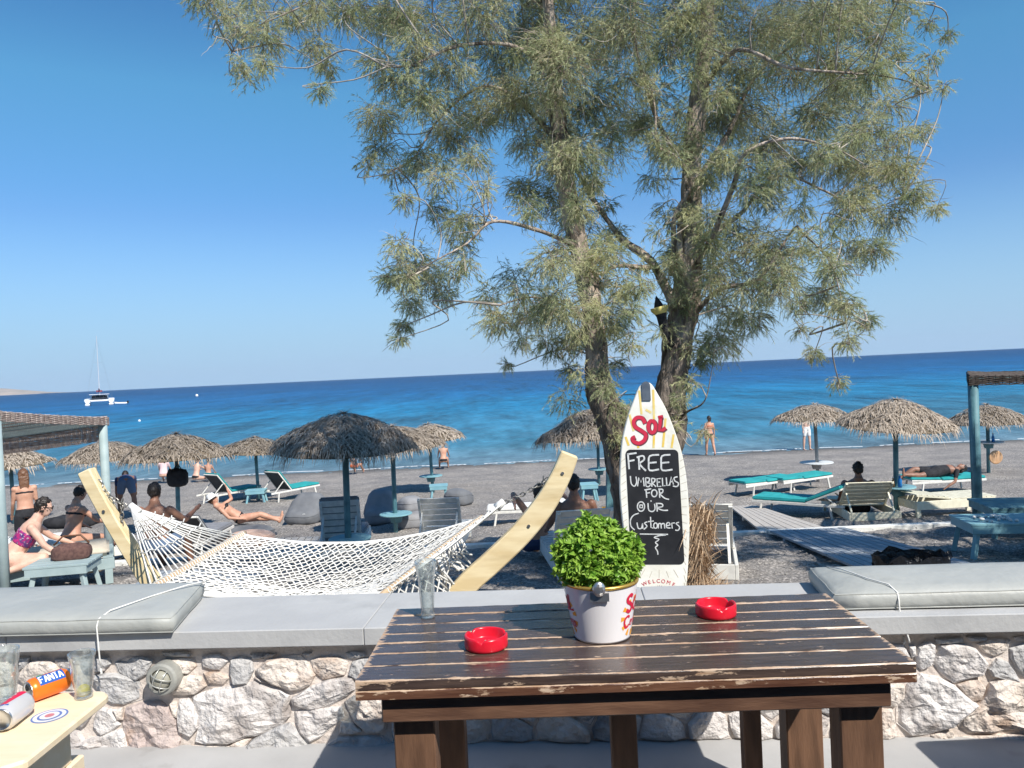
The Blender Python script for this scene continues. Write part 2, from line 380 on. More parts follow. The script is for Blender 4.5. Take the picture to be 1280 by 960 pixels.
# far headland
hz = MB(); hz.box((0, 6400, 125), (26000, 13200, 270)); hzo = hz.build('haze', None, fix=False); stuff(hzo)
hm_ = bpy.data.materials.new('sea_haze'); hm_.use_nodes = True; hm_.node_tree.nodes.clear()
_pv = hm_.node_tree.nodes.new('ShaderNodeVolumePrincipled'); _pv.inputs['Density'].default_value = 2.2e-5; _pv.inputs['Color'].default_value = (.75, .85, 1, 1); _pv.inputs['Anisotropy'].default_value = 0
_ou = hm_.node_tree.nodes.new('ShaderNodeOutputMaterial'); hm_.node_tree.links.new(_pv.outputs[0], _ou.inputs['Volume']); hzo.data.materials.append(hm_)
hv = MB(); n = 80
hx = np.linspace(-9600, -5050, n)
prev = None
hh = [max(2, 150 * math.exp(-((x + 7400) / 1300) ** 2) + 45 * math.exp(-((x + 5700) / 500) ** 2) + 12 * noise.noise((x * .002, 0, 0))) * min(1, (-5050 - x) / 400) for x in hx]
vs = []; fs = []
for i, x in enumerate(hx):
    h = hh[i]
    vs += [(x, 8200, -4), (x, 8230 + h * .5, h * .45), (x, 8500 + h, h), (x, 9200, -4)]
    if i:
        for k in range(3): fs.append(((i - 1) * 4 + k, i * 4 + k, i * 4 + k + 1, (i - 1) * 4 + k + 1))
hv.add(vs, fs)
struct(hv.build('headland_hills', mat('dry_far_hills', (.40, .33, .28), .95, (.3, .26, .22), .004), smooth=True))

# ================================================================ TERRACE, WALL
WY0, WSL = 3.30, -.073
WANG = math.atan(WSL)
M_conc = mat('pale_concrete', (.40, .40, .40), .85, (.46, .46, .455), 3, bump=.25, bscale=45, col3=(.26, .265, .27), nscale3=2.6, amt3=(.55, .85), bdist=.008)
M_floor = mat('terrace_concrete', (.36, .355, .35), .85, (.43, .425, .42), 2.2, bump=.2, bscale=40, col3=(.30, .29, .28), nscale3=5, amt3=(.62, .75), bdist=.004)
tf = MB(); tf.add([(-14, -8, 0), (14, -8, 0), (14, WY0 + WSL * 14 + .25, 0), (-14, WY0 - WSL * 14 + .25, 0)], [(0, 1, 2, 3)])
struct(tf.build('terrace_floor', M_floor))
sub = MB(); sub.add([(-14, 4.0 + WSL * -14 , -.62), (14, 4.0 + WSL * 14, -.62), (14, WY0 + WSL * 14 + .2, -.01), (-14, WY0 - WSL * 14 + .2, -.01)], [(0, 1, 2, 3)])
struct(sub.build('terrace_edge', M_floor))
wall = thing('stone_wall', 'low wall of pale irregular natural stones with a light concrete coping between terrace and beach', 'wall', (0, WY0, 0), WANG)
WM = Matrix.Translation((0, WY0, 0)) @ Matrix.Rotation(WANG, 4, 'Z'); WMI = WM.inverted()
wn_ = WM.to_3x3() @ Vector((0, 1, 0))
def wallpt(px, py, y=.06):
    p = PL(px, py, WM @ Vector((0, y, 0)), wn_); q = WMI @ p; return (q.x, q.z)
FACE = .055
M_mortar = mat('lime_mortar', (.58, .50, .44), .95, (.70, .63, .58), 7, bump=.6, bscale=35, bdist=.02, col3=(.3, .26, .24), nscale3=5)
mo = MB(); mo.box((0, .268, .22), (13, .42, .46)); mo.build('mortar_core', M_mortar, wall)
MSTONE = [mat('pale_stone', (.54, .50, .48), .9, (.74, .71, .69), 5, 8, bump=.65, bscale=34, bdist=.04, col3=(.34, .30, .28), nscale3=7, amt3=(.52, .72)),
          mat('cream_stone', (.62, .54, .47), .9, (.76, .70, .65), 6, 8, bump=.65, bscale=34, bdist=.04, col3=(.46, .34, .26), nscale3=6, amt3=(.52, .7)),
          mat('reddish_stone', (.42, .34, .32), .9, (.55, .47, .44), 6, 8, bump=.65, bscale=34, bdist=.04, col3=(.56, .33, .2), nscale3=4, amt3=(.6, .75)),
          mat('grey_stone', (.42, .41, .41), .9, (.58, .57, .56), 6, 8, bump=.65, bscale=34, bdist=.04, col3=(.26, .25, .25), nscale3=6, amt3=(.52, .7))]
def stone(poly, kind, seed):
    # poly: list of (x,z) local wall coords
    c = np.mean(poly, 0); poly = [tuple(c + (np.array(p) - c) * (1 + .009 / max(.02, np.linalg.norm(np.array(p) - c)))) for p in poly]; rs = random.Random(seed)
    pts = []
    m = len(poly)
    for i in range(m):
        a = np.array(poly[i]); b = np.array(poly[(i + 1) % m]); L = np.linalg.norm(b - a); k = max(1, int(L / .045))
        for j in range(k):
            p = a + (b - a) * (j / k); pts.append(p)
    # one smoothing pass + jitter
    n = len(pts); sm = []
    for i in range(n):
        p = pts[i] * .72 + (pts[i - 1] + pts[(i + 1) % n]) * .14
        q = p * 30; p = p + .006 * np.array([noise.noise((q[0], q[1], seed)), noise.noise((q[0], q[1], seed + 9.3))]); sm.append(p)
    size = math.sqrt(abs(sum(poly[i][0] * poly[(i + 1) % m][1] - poly[(i + 1) % m][0] * poly[i][1] for i in range(m)) / 2))
    bulge = .018 + .06 * min(size, .35); tx, tz = rs.uniform(-.12, .12), rs.uniform(-.15, .1)
    rings = [(1.0, .05), (.995, .0), (.965, -.5), (.86, -.78), (.6, -.9), (.38, -1.0), (.17, -1.02)]
    V = []; Fs = []
    for r, h in rings:
        for p in sm:
            q = c + (p - c) * r
            y = FACE + (.05 if h > 0 else 0) + h * bulge * (h <= 0)
            if h < 0:
                y += (q[0] - c[0]) * tx + (q[1] - c[1]) * tz
                y -= .03 * min(size * 4, 1) * (noise.noise((q[0] * 9, q[1] * 9, seed)) + .6 * noise.noise((q[0] * 22, q[1] * 22, seed)))
                y += .02 * abs(noise.noise((q[0] * 6 + q[1] * 5, q[1] * 4, seed + 3)))
            V.append((q[0], y, q[1]))
    V.append((c[0], FACE - bulge * 1.02, c[1]))
    for r in range(len(rings) - 1):
        for i in range(n): Fs.append((r * n + i, r * n + (i + 1) % n, (r + 1) * n + (i + 1) % n, (r + 1) * n + i))
    k = (len(rings) - 1) * n
    for i in range(n): Fs.append((k + i, k + (i + 1) % n, len(V) - 1))
    mb = MB(); mb.add(V, Fs); mb.build('stone', MSTONE[kind], wall, smooth=False)
A = lambda l: [wallpt(100 + x * .3125, 780 + y * .3125) for x, y in l]
B = lambda l: [wallpt(1100 + x * .20833, 760 + y * .20833) for x, y in l]
C = lambda l: [wallpt(x / 6, 800 + y / 6) for x, y in l]
ST = [(A, 3, [(140, 150), (250, 130), (300, 140), (270, 200), (230, 220), (160, 195)]),
 (A, 1, [(365, 135), (460, 135), (470, 165), (440, 195), (380, 190)]), (A, 0, [(490, 130), (560, 118), (608, 140), (560, 185), (495, 170)]),
 (A, 1, [(488, 185), (555, 190), (605, 215), (580, 240), (520, 232)]), (A, 3, [(610, 135), (690, 130), (698, 180), (680, 240), (620, 238), (605, 190)]),
 (A, 1, [(700, 180), (760, 140), (880, 122), (950, 200), (920, 240), (850, 262), (780, 230)]), (A, 1, [(925, 140), (1030, 130), (1082, 145), (1060, 200), (975, 222), (930, 190)]),
 (A, 3, [(1090, 150), (1165, 130), (1230, 160), (1120, 225), (1070, 200)]), (A, 0, [(850, 290), (960, 235), (1090, 205), (1110, 260), (1000, 320), (930, 340), (850, 320)]),
 (A, 0, [(855, 345), (960, 340), (1050, 325), (1055, 370), (930, 472), (880, 430)]), (A, 1, [(1060, 310), (1120, 270), (1240, 280), (1230, 420), (1150, 430), (1100, 380)]),
 (A, 0, [(450, 290), (540, 260), (700, 228), (840, 280), (842, 370), (780, 420), (600, 465), (460, 470), (485, 400)]), (A, 0, [(395, 305), (445, 292), (478, 400), (450, 450), (400, 425)]),
 (A, 1, [(400, 210), (480, 205), (518, 245), (460, 275), (370, 285), (380, 240)]), (A, 3, [(60, 200), (160, 198), (240, 225), (255, 300), (140, 315), (90, 280)]),
 (A, 2, [(185, 330), (330, 305), (375, 370), (405, 440), (400, 500), (330, 520), (210, 520), (180, 440)]), (A, 0, [(80, 335), (128, 340), (168, 400), (90, 450), (60, 400)]),
 (A, 1, [(130, 328), (183, 322), (176, 380), (160, 385)]), (A, 0, [(-40, 470), (60, 460), (170, 410), (195, 520), (-30, 530)]), (A, 1, [(358, 310), (390, 305), (395, 375), (378, 365)]),
 (A, 1, [(420, 482), (600, 477), (640, 505), (580, 532), (440, 532)]), (A, 3, [(700, 452), (840, 388), (880, 445), (940, 490), (910, 532), (660, 532), (655, 500)]),
 (A, 1, [(600, 472), (700, 448), (645, 495)]), (A, 3, [(960, 505), (1040, 445), (1200, 445), (1260, 470), (1260, 540), (980, 540)]), (A, 1, [(1040, 380), (1090, 392), (1140, 432), (1040, 432)]),
 (A, 3, [(680, 116), (790, 114), (770, 132), (700, 136)]), (A, 3, [(1060, 112), (1140, 108), (1145, 128), (1080, 136)]), (A, 3, [(880, 112), (935, 110), (920, 128)]), (A, 0, [(700, 205), (770, 238), (720, 226)]),
 (A, 3, [(10, 125), (120, 130), (130, 150), (90, 185), (20, 185)]), (A, 3, [(330, 108), (440, 108), (450, 126), (340, 130)]),
 (B, 0, [(215, 230), (300, 190), (315, 220), (300, 330), (250, 372), (220, 340)]), (B, 0, [(165, 225), (205, 220), (205, 280), (180, 290)]), (B, 0, [(50, 205), (140, 210), (180, 295), (150, 330), (60, 300)]),
 (B, 0, [(310, 330), (360, 215), (500, 215), (560, 240), (640, 320), (600, 390), (430, 440)]), (B, 1, [(570, 215), (650, 180), (780, 185), (750, 250), (680, 290), (620, 260)]),
 (B, 3, [(760, 240), (864, 205), (960, 240), (960, 430), (850, 410), (790, 300)]), (B, 3, [(640, 370), (700, 295), (760, 320), (790, 385), (850, 445), (760, 425), (660, 395)]),
 (B, 0, [(160, 460), (240, 385), (340, 420), (440, 462), (540, 560), (585, 565), (450, 640), (430, 700), (300, 740), (180, 760), (90, 680), (100, 590), (150, 530)]),
 (B, 1, [(450, 455), (590, 408), (618, 480), (600, 550), (550, 555)]), (B, 1, [(625, 540), (645, 440), (740, 425), (960, 460), (960, 700), (740, 730), (520, 742), (465, 700), (460, 655), (600, 565)]),
 (B, 1, [(50, 460), (145, 450), (145, 535), (90, 595), (0, 580)]), (B, 1, [(-20, 600), (78, 600), (72, 690), (98, 760), (-20, 775)]), (B, 1, [(300, 760), (430, 722), (450, 790), (320, 795)]),
 (B, 1, [(470, 768), (760, 757), (900, 757), (890, 795), (480, 798)]), (B, 3, [(320, 178), (490, 173), (500, 205), (330, 208)]), (B, 3, [(510, 168), (630, 165), (620, 188), (530, 190)]), (B, 0, [(790, 168), (900, 165), (890, 195), (800, 195)]),
 (C, 3, [(150, 130), (240, 120), (230, 190), (150, 230), (100, 180)]), (C, 1, [(250, 150), (400, 150), (470, 220), (500, 290), (400, 340), (180, 330), (130, 280), (190, 210)]),
 (C, 0, [(410, 140), (550, 140), (548, 210), (480, 215), (420, 180)]), (C, 1, [(480, 230), (550, 220), (580, 300), (560, 375), (500, 370)]), (C, 0, [(725, 135), (840, 135), (800, 225), (730, 225)]),
 (C, 1, [(-60, 130), (90, 140), (130, 230), (90, 330), (-60, 330)]), (C, 0, [(150, 360), (400, 360), (480, 480), (430, 640), (160, 640)]), (C, 3, [(-60, 360), (130, 360), (140, 640), (-60, 640)]),
 (C, 0, [(500, 400), (700, 400), (740, 470), (640, 640), (460, 640)]), (C, 1, [(-60, 670), (300, 670), (420, 860), (-60, 860)]), (C, 0, [(320, 670), (600, 670), (690, 860), (440, 860)])]
for k, (fn, kd, l) in enumerate(ST): stone(fn(l), kd, k + 1)
# voronoi-like courses where the table hides the wall or it runs out of the picture
def clip(poly, px_, py_, nx_, ny_):
    out = []
    for i in range(len(poly)):
        a, b = poly[i], poly[(i + 1) % len(poly)]
        da = (a[0] - px_) * nx_ + (a[1] - py_) * ny_; db = (b[0] - px_) * nx_ + (b[1] - py_) * ny_
        if da <= 0: out.append(a)
        if da * db < 0:
            t = da / (da - db); out.append((a[0] + (b[0] - a[0]) * t, a[1] + (b[1] - a[1]) * t))
    return out
def fill(x0, x1, seed):
    rs = random.Random(seed); pts = []
    x = x0
    rows = [.06, .19, .32, .425]
    for ri, zz in enumerate(rows):
        x = x0 + rs.uniform(0, .1)
        while x < x1:
            pts.append((x, zz + rs.uniform(-.03, .03))); x += rs.uniform(.13, .26)
    for i, p in enumerate(pts):
        poly = [(x0, 0.005), (x1, 0.005), (x1, .445), (x0, .445)]
        for j, q in enumerate(pts):
            if i == j or abs(q[0] - p[0]) > .7: continue
            mx, my = (p[0] + q[0]) / 2, (p[1] + q[1]) / 2; dx, dy = q[0] - p[0], q[1] - p[1]; L = math.hypot(dx, dy)
            poly = clip(poly, mx - dx / L * .007, my - dy / L * .007, dx, dy)
            if len(poly) < 3: break
        if len(poly) >= 3: stone(poly, rs.choice([0, 0, 1, 3]), seed * 50 + i)
fill(-4.2, wallpt(-12, 880)[0], 31)
fill(wallpt(490, 900)[0], wallpt(1096, 880)[0], 32)
fill(wallpt(1302, 880)[0], 3.6, 33)
# coping slabs
CT, CB = .54, .462
jx = [-6.5, -3.9, -2.35, wallpt(455, 790, 0)[0], .55, 2.35, 4.2, 6.5]
for i in range(len(jx) - 1):
    c = MB(); c.box(((jx[i] + jx[i + 1]) / 2, .255, (CT + CB) / 2), (jx[i + 1] - jx[i] - .002, .53, CT - CB)); c.build('coping_slab', M_conc, wall, bevel=.004)

# bench cushions on the wall
M_vinyl = mat('grey_vinyl', (.35, .36, .34), .5, (.41, .415, .39), 2, bump=.35, bscale=9, bdist=.03, spec=.45, col3=(.27, .27, .25), nscale3=4, amt3=(.62, .9))
def cushion(name, label, pts_top, z0, z1):
    # pts_top: 4 corners x,y (local wall) ccw from front-left ; softly puffed
    nx_, ny_ = 28, 8; V = []; Fs = []
    def prof(u):  # rounded edge factor
        return 1
    fl, fr, br, bl = [Vector((*p, 0)) for p in pts_top]
    layers = []
    L = (fr - fl).length; D = (bl - fl).length
    for (inset, z) in ((.03, z0), (.008, z0 + .008), (0, z0 + (z1 - z0) * .35), (0, z0 + (z1 - z0) * .65), (.008, z1 - .012), (.028, z1)):
        ring = []
        for i in range(nx_): ring.append((i / nx_, 0))
        for i in range(ny_): ring.append((1, i / ny_))
        for i in range(nx_): ring.append((1 - i / nx_, 1))
        for i in range(ny_): ring.append((0, 1 - i / ny_))
        lay = []
        for u, v in ring:
            uu = inset / L + u * (1 - 2 * inset / L); vv = inset / D + v * (1 - 2 * inset / D)
            p = fl * (1 - uu) * (1 - vv) + fr * uu * (1 - vv) + br * uu * vv + bl * (1 - uu) * vv
            lay.append((p.x + .004 * noise.noise((p.x * 9, p.y * 9, z * 30)), p.y + .006 * noise.noise((p.x * 7, p.y * 9, z * 30)), z + (.004 * noise.noise((p.x * 6, p.y * 6, 0)) if z > z0 + .02 else 0)))
        layers.append(lay)
    n = len(layers[0])
    for l in layers: V += l
    for r in range(len(layers) - 1):
        for i in range(n): Fs.append((r * n + i, r * n + (i + 1) % n, (r + 1) * n + (i + 1) % n, (r + 1) * n + i))
    # top sheet grid
    base = len(V); 
    for j in range(1, ny_ * 1):
        for i in range(1, nx_):
            u, v = i / nx_, j / ny_; uu = .028 / L + u * (1 - .056 / L); vv = .028 / D + v * (1 - .056 / D)
            p = fl * (1 - uu) * (1 - vv) + fr * uu * (1 - vv) + br * uu * vv + bl * (1 - uu) * vv
            V.append((p.x, p.y, z1 + .010 * math.sin(math.pi * v) ** .5 + .007 * noise.noise((p.x * 3, p.y * 5, 1)) + .004 * noise.noise((p.x * 14, p.y * 3, 4)) * (1 - v)))
    top0 = (len(layers) - 1) * n
    def idx(i, j):
        if j == 0: return top0 + i
        if j == ny_: return top0 + nx_ + ny_ + (nx_ - i)
        if i == 0: return top0 + (2 * nx_ + ny_ + (ny_ - j)) % n
        if i == nx_: return top0 + nx_ + j
        return base + (j - 1) * (nx_ - 1) + (i - 1)
    for j in range(ny_):
        for i in range(nx_): Fs.append((idx(i, j), idx(i + 1, j), idx(i + 1, j + 1), idx(i, j + 1)))
    Fs.append(tuple(range(n))[::-1])
    t = thing(name, label, 'cushion', (0, WY0, 0), WANG)
    mb = MB(); mb.add(V, Fs); mb.build('cover', M_vinyl, t, smooth=True)
    for lay_i in (1, 4):
        sm_ = MB(); sm_.tube([Vector(p) for p in layers[lay_i]] + [Vector(layers[lay_i][0])], .0035, 4, caps=False); sm_.build('piping', M_vinyl, t, smooth=True)
    return t
def wl(px, py, z):
    q = WMI @ Z(px, py, z); return (q.x, q.y)
ctop = .625
cr_ = wl(234, 738, ctop); cf = wl(180, 792, ctop)
cl = cushion('bench_cushion', 'long grey vinyl seat cushion lying on the left end of the stone wall coping', [(-4.6, -.045), (cf[0], -.045), (cr_[0], .53), (-4.6, .53)], CT + .002, ctop)
cr_ = wl(1023, 718, ctop); cf = wl(1070, 765, ctop)
cr2 = cushion('bench_cushion', 'long grey vinyl seat cushion lying on the right end of the stone wall coping', [(cf[0], .06), (5, .06), (5, .50), (cr_[0], .50)], CT + .002, ctop)
def tie(par, px, y0, y1, bulge, dropz):
    x = wallpt(px, 780, 0)[0]
    pts = [(x + bulge, y1 - .02, ctop + .004), (x + bulge * .8, y1 * .75, ctop + .017), (x + bulge * .45, y1 * .4, ctop + .017), (x + bulge * .1, y0 + .06, ctop + .012), (x, y0 + .01, ctop - .01), (x - .002, y0 - .006, ctop - .04), (x, y0 - .006, CT - .0), (x + .004, min(y0, -.012) - .006, CB - .02), (x + .008, min(y0, -.012), dropz)]
    mb = MB(); mb.tube(pts, .0035, 5); mb.tube([(x + .008, y0 - .01, dropz), (x + .014, y0 - .012, dropz - .02), (x + .006, y0 - .012, dropz - .026)], .005, 5)
    mb.build('tie_cord', M_rope, par, smooth=True)
tie(cl, 130, -.045, .52, .24, .40); tie(cr2, 1132, .06, .49, -.16, .43)

# wall lamp
lp = wallpt(204, 848, 0)
lam = thing('bulkhead_lamp', 'round grey bulkhead lamp with wire cage set on the stone wall beside the cream table', 'lamp', WM @ Vector((lp[0], .03, lp[1])), WANG)
RX = Matrix.Rotation(math.pi / 2, 3, 'X')
M_lampg = mat('grey_painted_metal', (.27, .27, .25), .5, (.33, .33, .3), 20)
mb = MB(); mb.lathe([(.068, -.03), (.072, 0), (.072, .045), (.066, .055), (.048, .057), (.045, .045), (.045, .02), (0.001, .02)], 28, M=RX, capb=True); mb.build('housing', M_lampg, lam, smooth=False, bevel=.002)
mb = MB(); mb.lathe([(.044, .03), (.043, .05), (.034, .066), (.018, .074), (.001, .077)], 24, M=RX); mb.build('glass_dome', mat('lamp_glass', (.35, .34, .28), .15, spec=.7), lam, smooth=True)
for k in range(2):
    for s in (-.018, .018):
        mb = MB(); pts = []
        for i in range(9):
            a = math.pi * i / 8; r = .05; x = -r * math.cos(a); y = .05 + .036 * math.sin(a)
            v = Vector((x, -y, s)) if k == 0 else Vector((s, -y, x)); v = Matrix.Rotation(.35, 3, 'Y') @ v; pts.append(v)
        mb.tube(pts, .0028, 6); mb.build('cage_wire', mat('cage_wire_metal', (.5, .5, .46), .4, metal=.6), lam, smooth=True)

# ================================================================ BROWN TABLE
TC = [Z(447, 851.6, .75), Z(1146, 829, .75), Z(1031, 740.6, .75), Z(494, 761, .75)]
tcen = sum(TC, Vector()) / 4; tx_ = ((TC[1] - TC[0]) + (TC[2] - TC[3])).normalized(); TANG = math.atan2(tx_.y, tx_.x)
TW = ((TC[1] - TC[0]).length + (TC[2] - TC[3]).length) / 2; TD = ((TC[3] - TC[0]).length + (TC[2] - TC[1]).length) / 2
def brown_wood(nm='worn_dark_stained_wood', c0=(.046, .031, .026), c1=(.105, .070, .055), coat=.45):
    m = bpy.data.materials.new(nm); m.use_nodes = True; N = m.node_tree.nodes; L = m.node_tree.links; b = N['Principled BSDF']
    tc = N.new('ShaderNodeTexCoord')
    def nz(scale, st, det=6, ro=.6):
        mp = N.new('ShaderNodeMapping'); mp.inputs['Scale'].default_value = st; n = N.new('ShaderNodeTexNoise'); n.inputs['Scale'].default_value = scale; n.inputs['Detail'].default_value = det; n.inputs['Roughness'].default_value = ro
        L.new(tc.outputs['Object'], mp.inputs[0]); L.new(mp.outputs[0], n.inputs['Vector']); return n.outputs[0]
    def ramp(src, a, c, p0, p1):
        r = N.new('ShaderNodeValToRGB'); r.color_ramp.elements[0].position = p0; r.color_ramp.elements[1].position = p1
        r.color_ramp.elements[0].color = (*a, 1); r.color_ramp.elements[1].color = (*c, 1); L.new(src, r.inputs[0]); return r.outputs[0]
    base = ramp(nz(6, (1, 12, 12)), c0, c1, .35, .7)
    # paint worn off: use pointiness-like mask from UV-less attribute 'edge' (distance to plank edge) + noise
    at = N.new('ShaderNodeAttribute'); at.attribute_name = 'wear'
    n = nz(9, (1, 4, 4), 9, .7)
    ad = N.new('ShaderNodeMath'); ad.operation = 'MULTIPLY_ADD'; ad.inputs[1].default_value = .62; L.new(at.outputs['Fac'], ad.inputs[0]); L.new(n, ad.inputs[2])
    fine = nz(60, (1, 3, 3), 6, .7)
    ad2 = N.new('ShaderNodeMath'); ad2.operation = 'MULTIPLY_ADD'; ad2.inputs[1].default_value = .22; L.new(fine, ad2.inputs[0]); L.new(ad.outputs[0], ad2.inputs[2])
    mk = ramp(ad2.outputs[0], (0, 0, 0), (1, 1, 1), .745, .785)
    bare = ramp(nz(14, (1, 10, 10)), (.36, .22, .13), (.55, .42, .31), .35, .65)
    mx = N.new('ShaderNodeMix'); mx.data_type = 'RGBA'; L.new(mk, mx.inputs[0]); L.new(base, mx.inputs[6]); L.new(bare, mx.inputs[7]); L.new(mx.outputs[2], b.inputs['Base Color'])
    rr = N.new('ShaderNodeMapRange'); rr.inputs[3].default_value = .27; rr.inputs[4].default_value = .8; L.new(mk, rr.inputs[0]); L.new(rr.outputs[0], b.inputs['Roughness'])
    bp = N.new('ShaderNodeBump'); bp.inputs['Strength'].default_value = .35; bp.inputs['Distance'].default_value = .004; L.new(nz(25, (1, 9, 9)), bp.inputs['Height']); L.new(bp.outputs[0], b.inputs['Normal'])
    b.inputs['Specular IOR Level'].default_value = .5; b.inputs['Coat Weight'].default_value = coat; b.inputs['Coat Roughness'].default_value = .18
    return m
M_brown = brown_wood(); M_front = brown_wood('worn_red_brown_wood', (.085, .036, .022), (.17, .085, .05), .1)
def plank(name, x0, x1, y0, y1, z0, z1, par, m, nseg=24, wear=True, axis='x'):
    # gridded plank with a 'wear' attribute that is 1 at its long edges
    w_ = (y1 - y0); cross = [(y0, z0), (y0, z1 - .004), (y0 + .002, z1 - .001), (y0 + .005, z1), (y0 + .016, z1), (y1 - .016, z1), (y1 - .005, z1), (y1 - .002, z1 - .001), (y1, z1 - .004), (y1, z0)]
    wr = [.08, .12, .46, .12, .02, .02, .12, .46, .12, 0]
    V = []; W = []; Fs = []
    for i in range(nseg + 1):
        x = x0 + (x1 - x0) * i / nseg
        for k, (y, z) in enumerate(cross):
            j = .0012 * noise.noise((x * 14, y0 * 30, k)) if k in (1, 2, 3, 6, 7, 8) else 0
            V.append((x, y + j, z + j)); e = .35 if i in (0, nseg) else 0; W.append(max(wr[k], e) if wear else .2)
    n = len(cross)
    for i in range(nseg):
        for k in range(n): Fs.append((i * n + k, i * n + (k + 1) % n, (i + 1) * n + (k + 1) % n, (i + 1) * n + k))
    Fs.append(tuple(range(n))); Fs.append(tuple(nseg * n + k for k in range(n))[::-1])
    if axis == 'y': V = [(b, a, c) for a, b, c in V]
    me = bpy.data.meshes.new(name); me.from_pydata(V, [], Fs); me.update()
    a = me.attributes.new('wear', 'FLOAT', 'POINT'); a.data.foreach_set('value', W)
    bm = bmesh.new(); bm.from_mesh(me); bmesh.ops.recalc_face_normals(bm, faces=bm.faces); bm.to_mesh(me); bm.free()
    return link(name, me, m, par)
def wbox(name, c, d, par, m, w=.15, ew=.5, rot=None):
    """box leg/board, with wear along its edges, subdivided"""
    bm = bmesh.new(); bmesh.ops.create_cube(bm, size=1)
    for v in bm.verts: v.co = Vector((v.co.x * d[0], v.co.y * d[1], v.co.z * d[2]))
    es = list(bm.edges); bmesh.ops.bevel(bm, geom=es, offset=.004, segments=1, affect='EDGES')
    if rot is not None: bmesh.ops.rotate(bm, verts=bm.verts, cent=(0, 0, 0), matrix=Euler(rot).to_matrix())
    for v in bm.verts: v.co += Vector(c)
    me = bpy.data.meshes.new(name); bm.to_mesh(me); bm.free()
    a = me.attributes.new('wear', 'FLOAT', 'POINT'); a.data.foreach_set('value', [w] * len(me.vertices))
    return link(name, me, m, par)
tb = thing('wooden_table', 'dark brown wooden table with worn pale plank edges in front of the stone wall', 'table', (tcen.x, tcen.y, 0), TANG)
hw, hd = TW / 2, TD / 2
# plank boundaries measured at the left edge
ylines = [851.6, 833, 817, 804.5, 793, 781, 770, 761]
bd = []
for yy_ in ylines:
    t = (851.6 - yy_) / (851.6 - 761); p = Z(447 + (494 - 447) * t, yy_, .75) - Vector((tcen.x, tcen.y, 0))
    q = Matrix.Rotation(-TANG, 3, 'Z') @ p; bd.append(q.y)
bd[0] = -hd; bd[-1] = hd
for i in range(len(bd) - 1):
    plank('plank', -hw, hw, bd[i] + .0025, bd[i + 1] - .0025, .722, .75 - (i % 3) * .0008, tb, M_brown, 60)
M_apr = mat('red_brown_apron_wood', (.085, .042, .026), .55, (.16, .085, .052), 5, stretch=(1, 6, 6), bump=.3, bscale=30, bdist=.004)
plank('front_edge_board', -hw, hw, -hd, -hd + .024, .694, .7205, tb, M_front, 60)
for s in (-1, 1): wbox('end_board', (s * (hw - .012), .014, .708), (.024, 2 * hd - .03, .026), tb, M_apr)
wbox('apron', (.004, -hd + .048, .654), (2 * hw - .125, .03, .087), tb, M_apr)
wbox('apron', (-.005, hd - .085, .652), (2 * hw - .14, .03, .073), tb, M_brown, .12)
for s in (-1, 1): wbox('side_apron', (s * (hw - .1), 0, .652), (.03, 2 * hd - .18, .073), tb, M_brown, .12)
LG = MATS.get('x')
M_leg = mat('brown_leg_wood', (.10, .052, .03), .6, (.17, .09, .052), 5, stretch=(6, 6, 1), bump=.3, bscale=30, bdist=.004)
for sx_ in (-1, 1):
    wbox('leg', (sx_ * (hw - .148) + .012 + .008 * sx_, -hd + .125, .31), (.125, .09, .62), tb, M_leg)
    wbox('leg', (sx_ * (hw - .155) - sx_ * .035 + .016 + .012 * sx_, hd - .16, .303), (.125, .09, .606), tb, M_leg)
    wbox('foot_rail', (sx_ * (hw - .185), 0, .05), (.07, 2 * hd - .4, .1), tb, M_leg)
wbox('leg', (.0, .02, .33), (.085, .07, .56), tb, M_leg)
wbox('brace', (hw - .36, .1, .33), (.06, .06, .56), tb, M_leg)
wbox('cross_rail', (0, .02, .62), (2 * hw - .3, .05, .04), tb, M_leg)
TM = Matrix.Translation((tcen.x, tcen.y, 0)) @ Matrix.Rotation(TANG, 4, 'Z')
TZ = .7505
# ---- ashtrays
M_red = mat('red_melamine', (.62, .012, .03), .25, spec=.5)
def ashtray(label, px, py, r):
    p = Z(px, py, TZ); t = thing('ashtray', label, 'ashtray', (p.x, p.y, TZ), random.random())
    prof = [(r * .93, .0), (r * .99, .003), (r, .01), (r, .036), (r * .97, .042), (r * .9, .042), (r * .87, .038), (r * .83, .014), (r * .78, .009), (0.001, .008)]
    n = 48; V = []; Fs = []
    for j, (rr, z) in enumerate(prof):
        for k in range(n):
            a = 2 * math.pi * k / n; zz = z
            da = min(abs(((a - q + math.pi) % (2 * math.pi)) - math.pi) for q in (0, 2.09, 4.19))
            if 3 <= j <= 6: zz -= .013 * math.exp(-(da / .11) ** 2)
            V.append((rr * math.cos(a), rr * math.sin(a), zz))
    for j in range(len(prof) - 1):
        for k in range(n): Fs.append((j * n + k, j * n + (k + 1) % n, (j + 1) * n + (k + 1) % n, (j + 1) * n + k))
    Fs.append(tuple(range(n))[::-1])
    mb = MB(); mb.add(V, Fs); mb.build('bowl', M_red, t, smooth=True)
    ash = MB()
    for k in range(14): a = random.uniform(0, 6.28); q = random.uniform(0, r * .6); ash.ell((q * math.cos(a), q * math.sin(a), .0105), (.003, .002, .0012), nu=5, nv=3)
    stuff(ash.build('ash', mat('cigarette_ash', (.35, .33, .32), .9), t)); return t
ashtray('red round ashtray on the brown table, left of the potted basil', 608, 808, .070)
ashtray('red round ashtray on the brown table, right of the potted basil', 895, 768, .070)
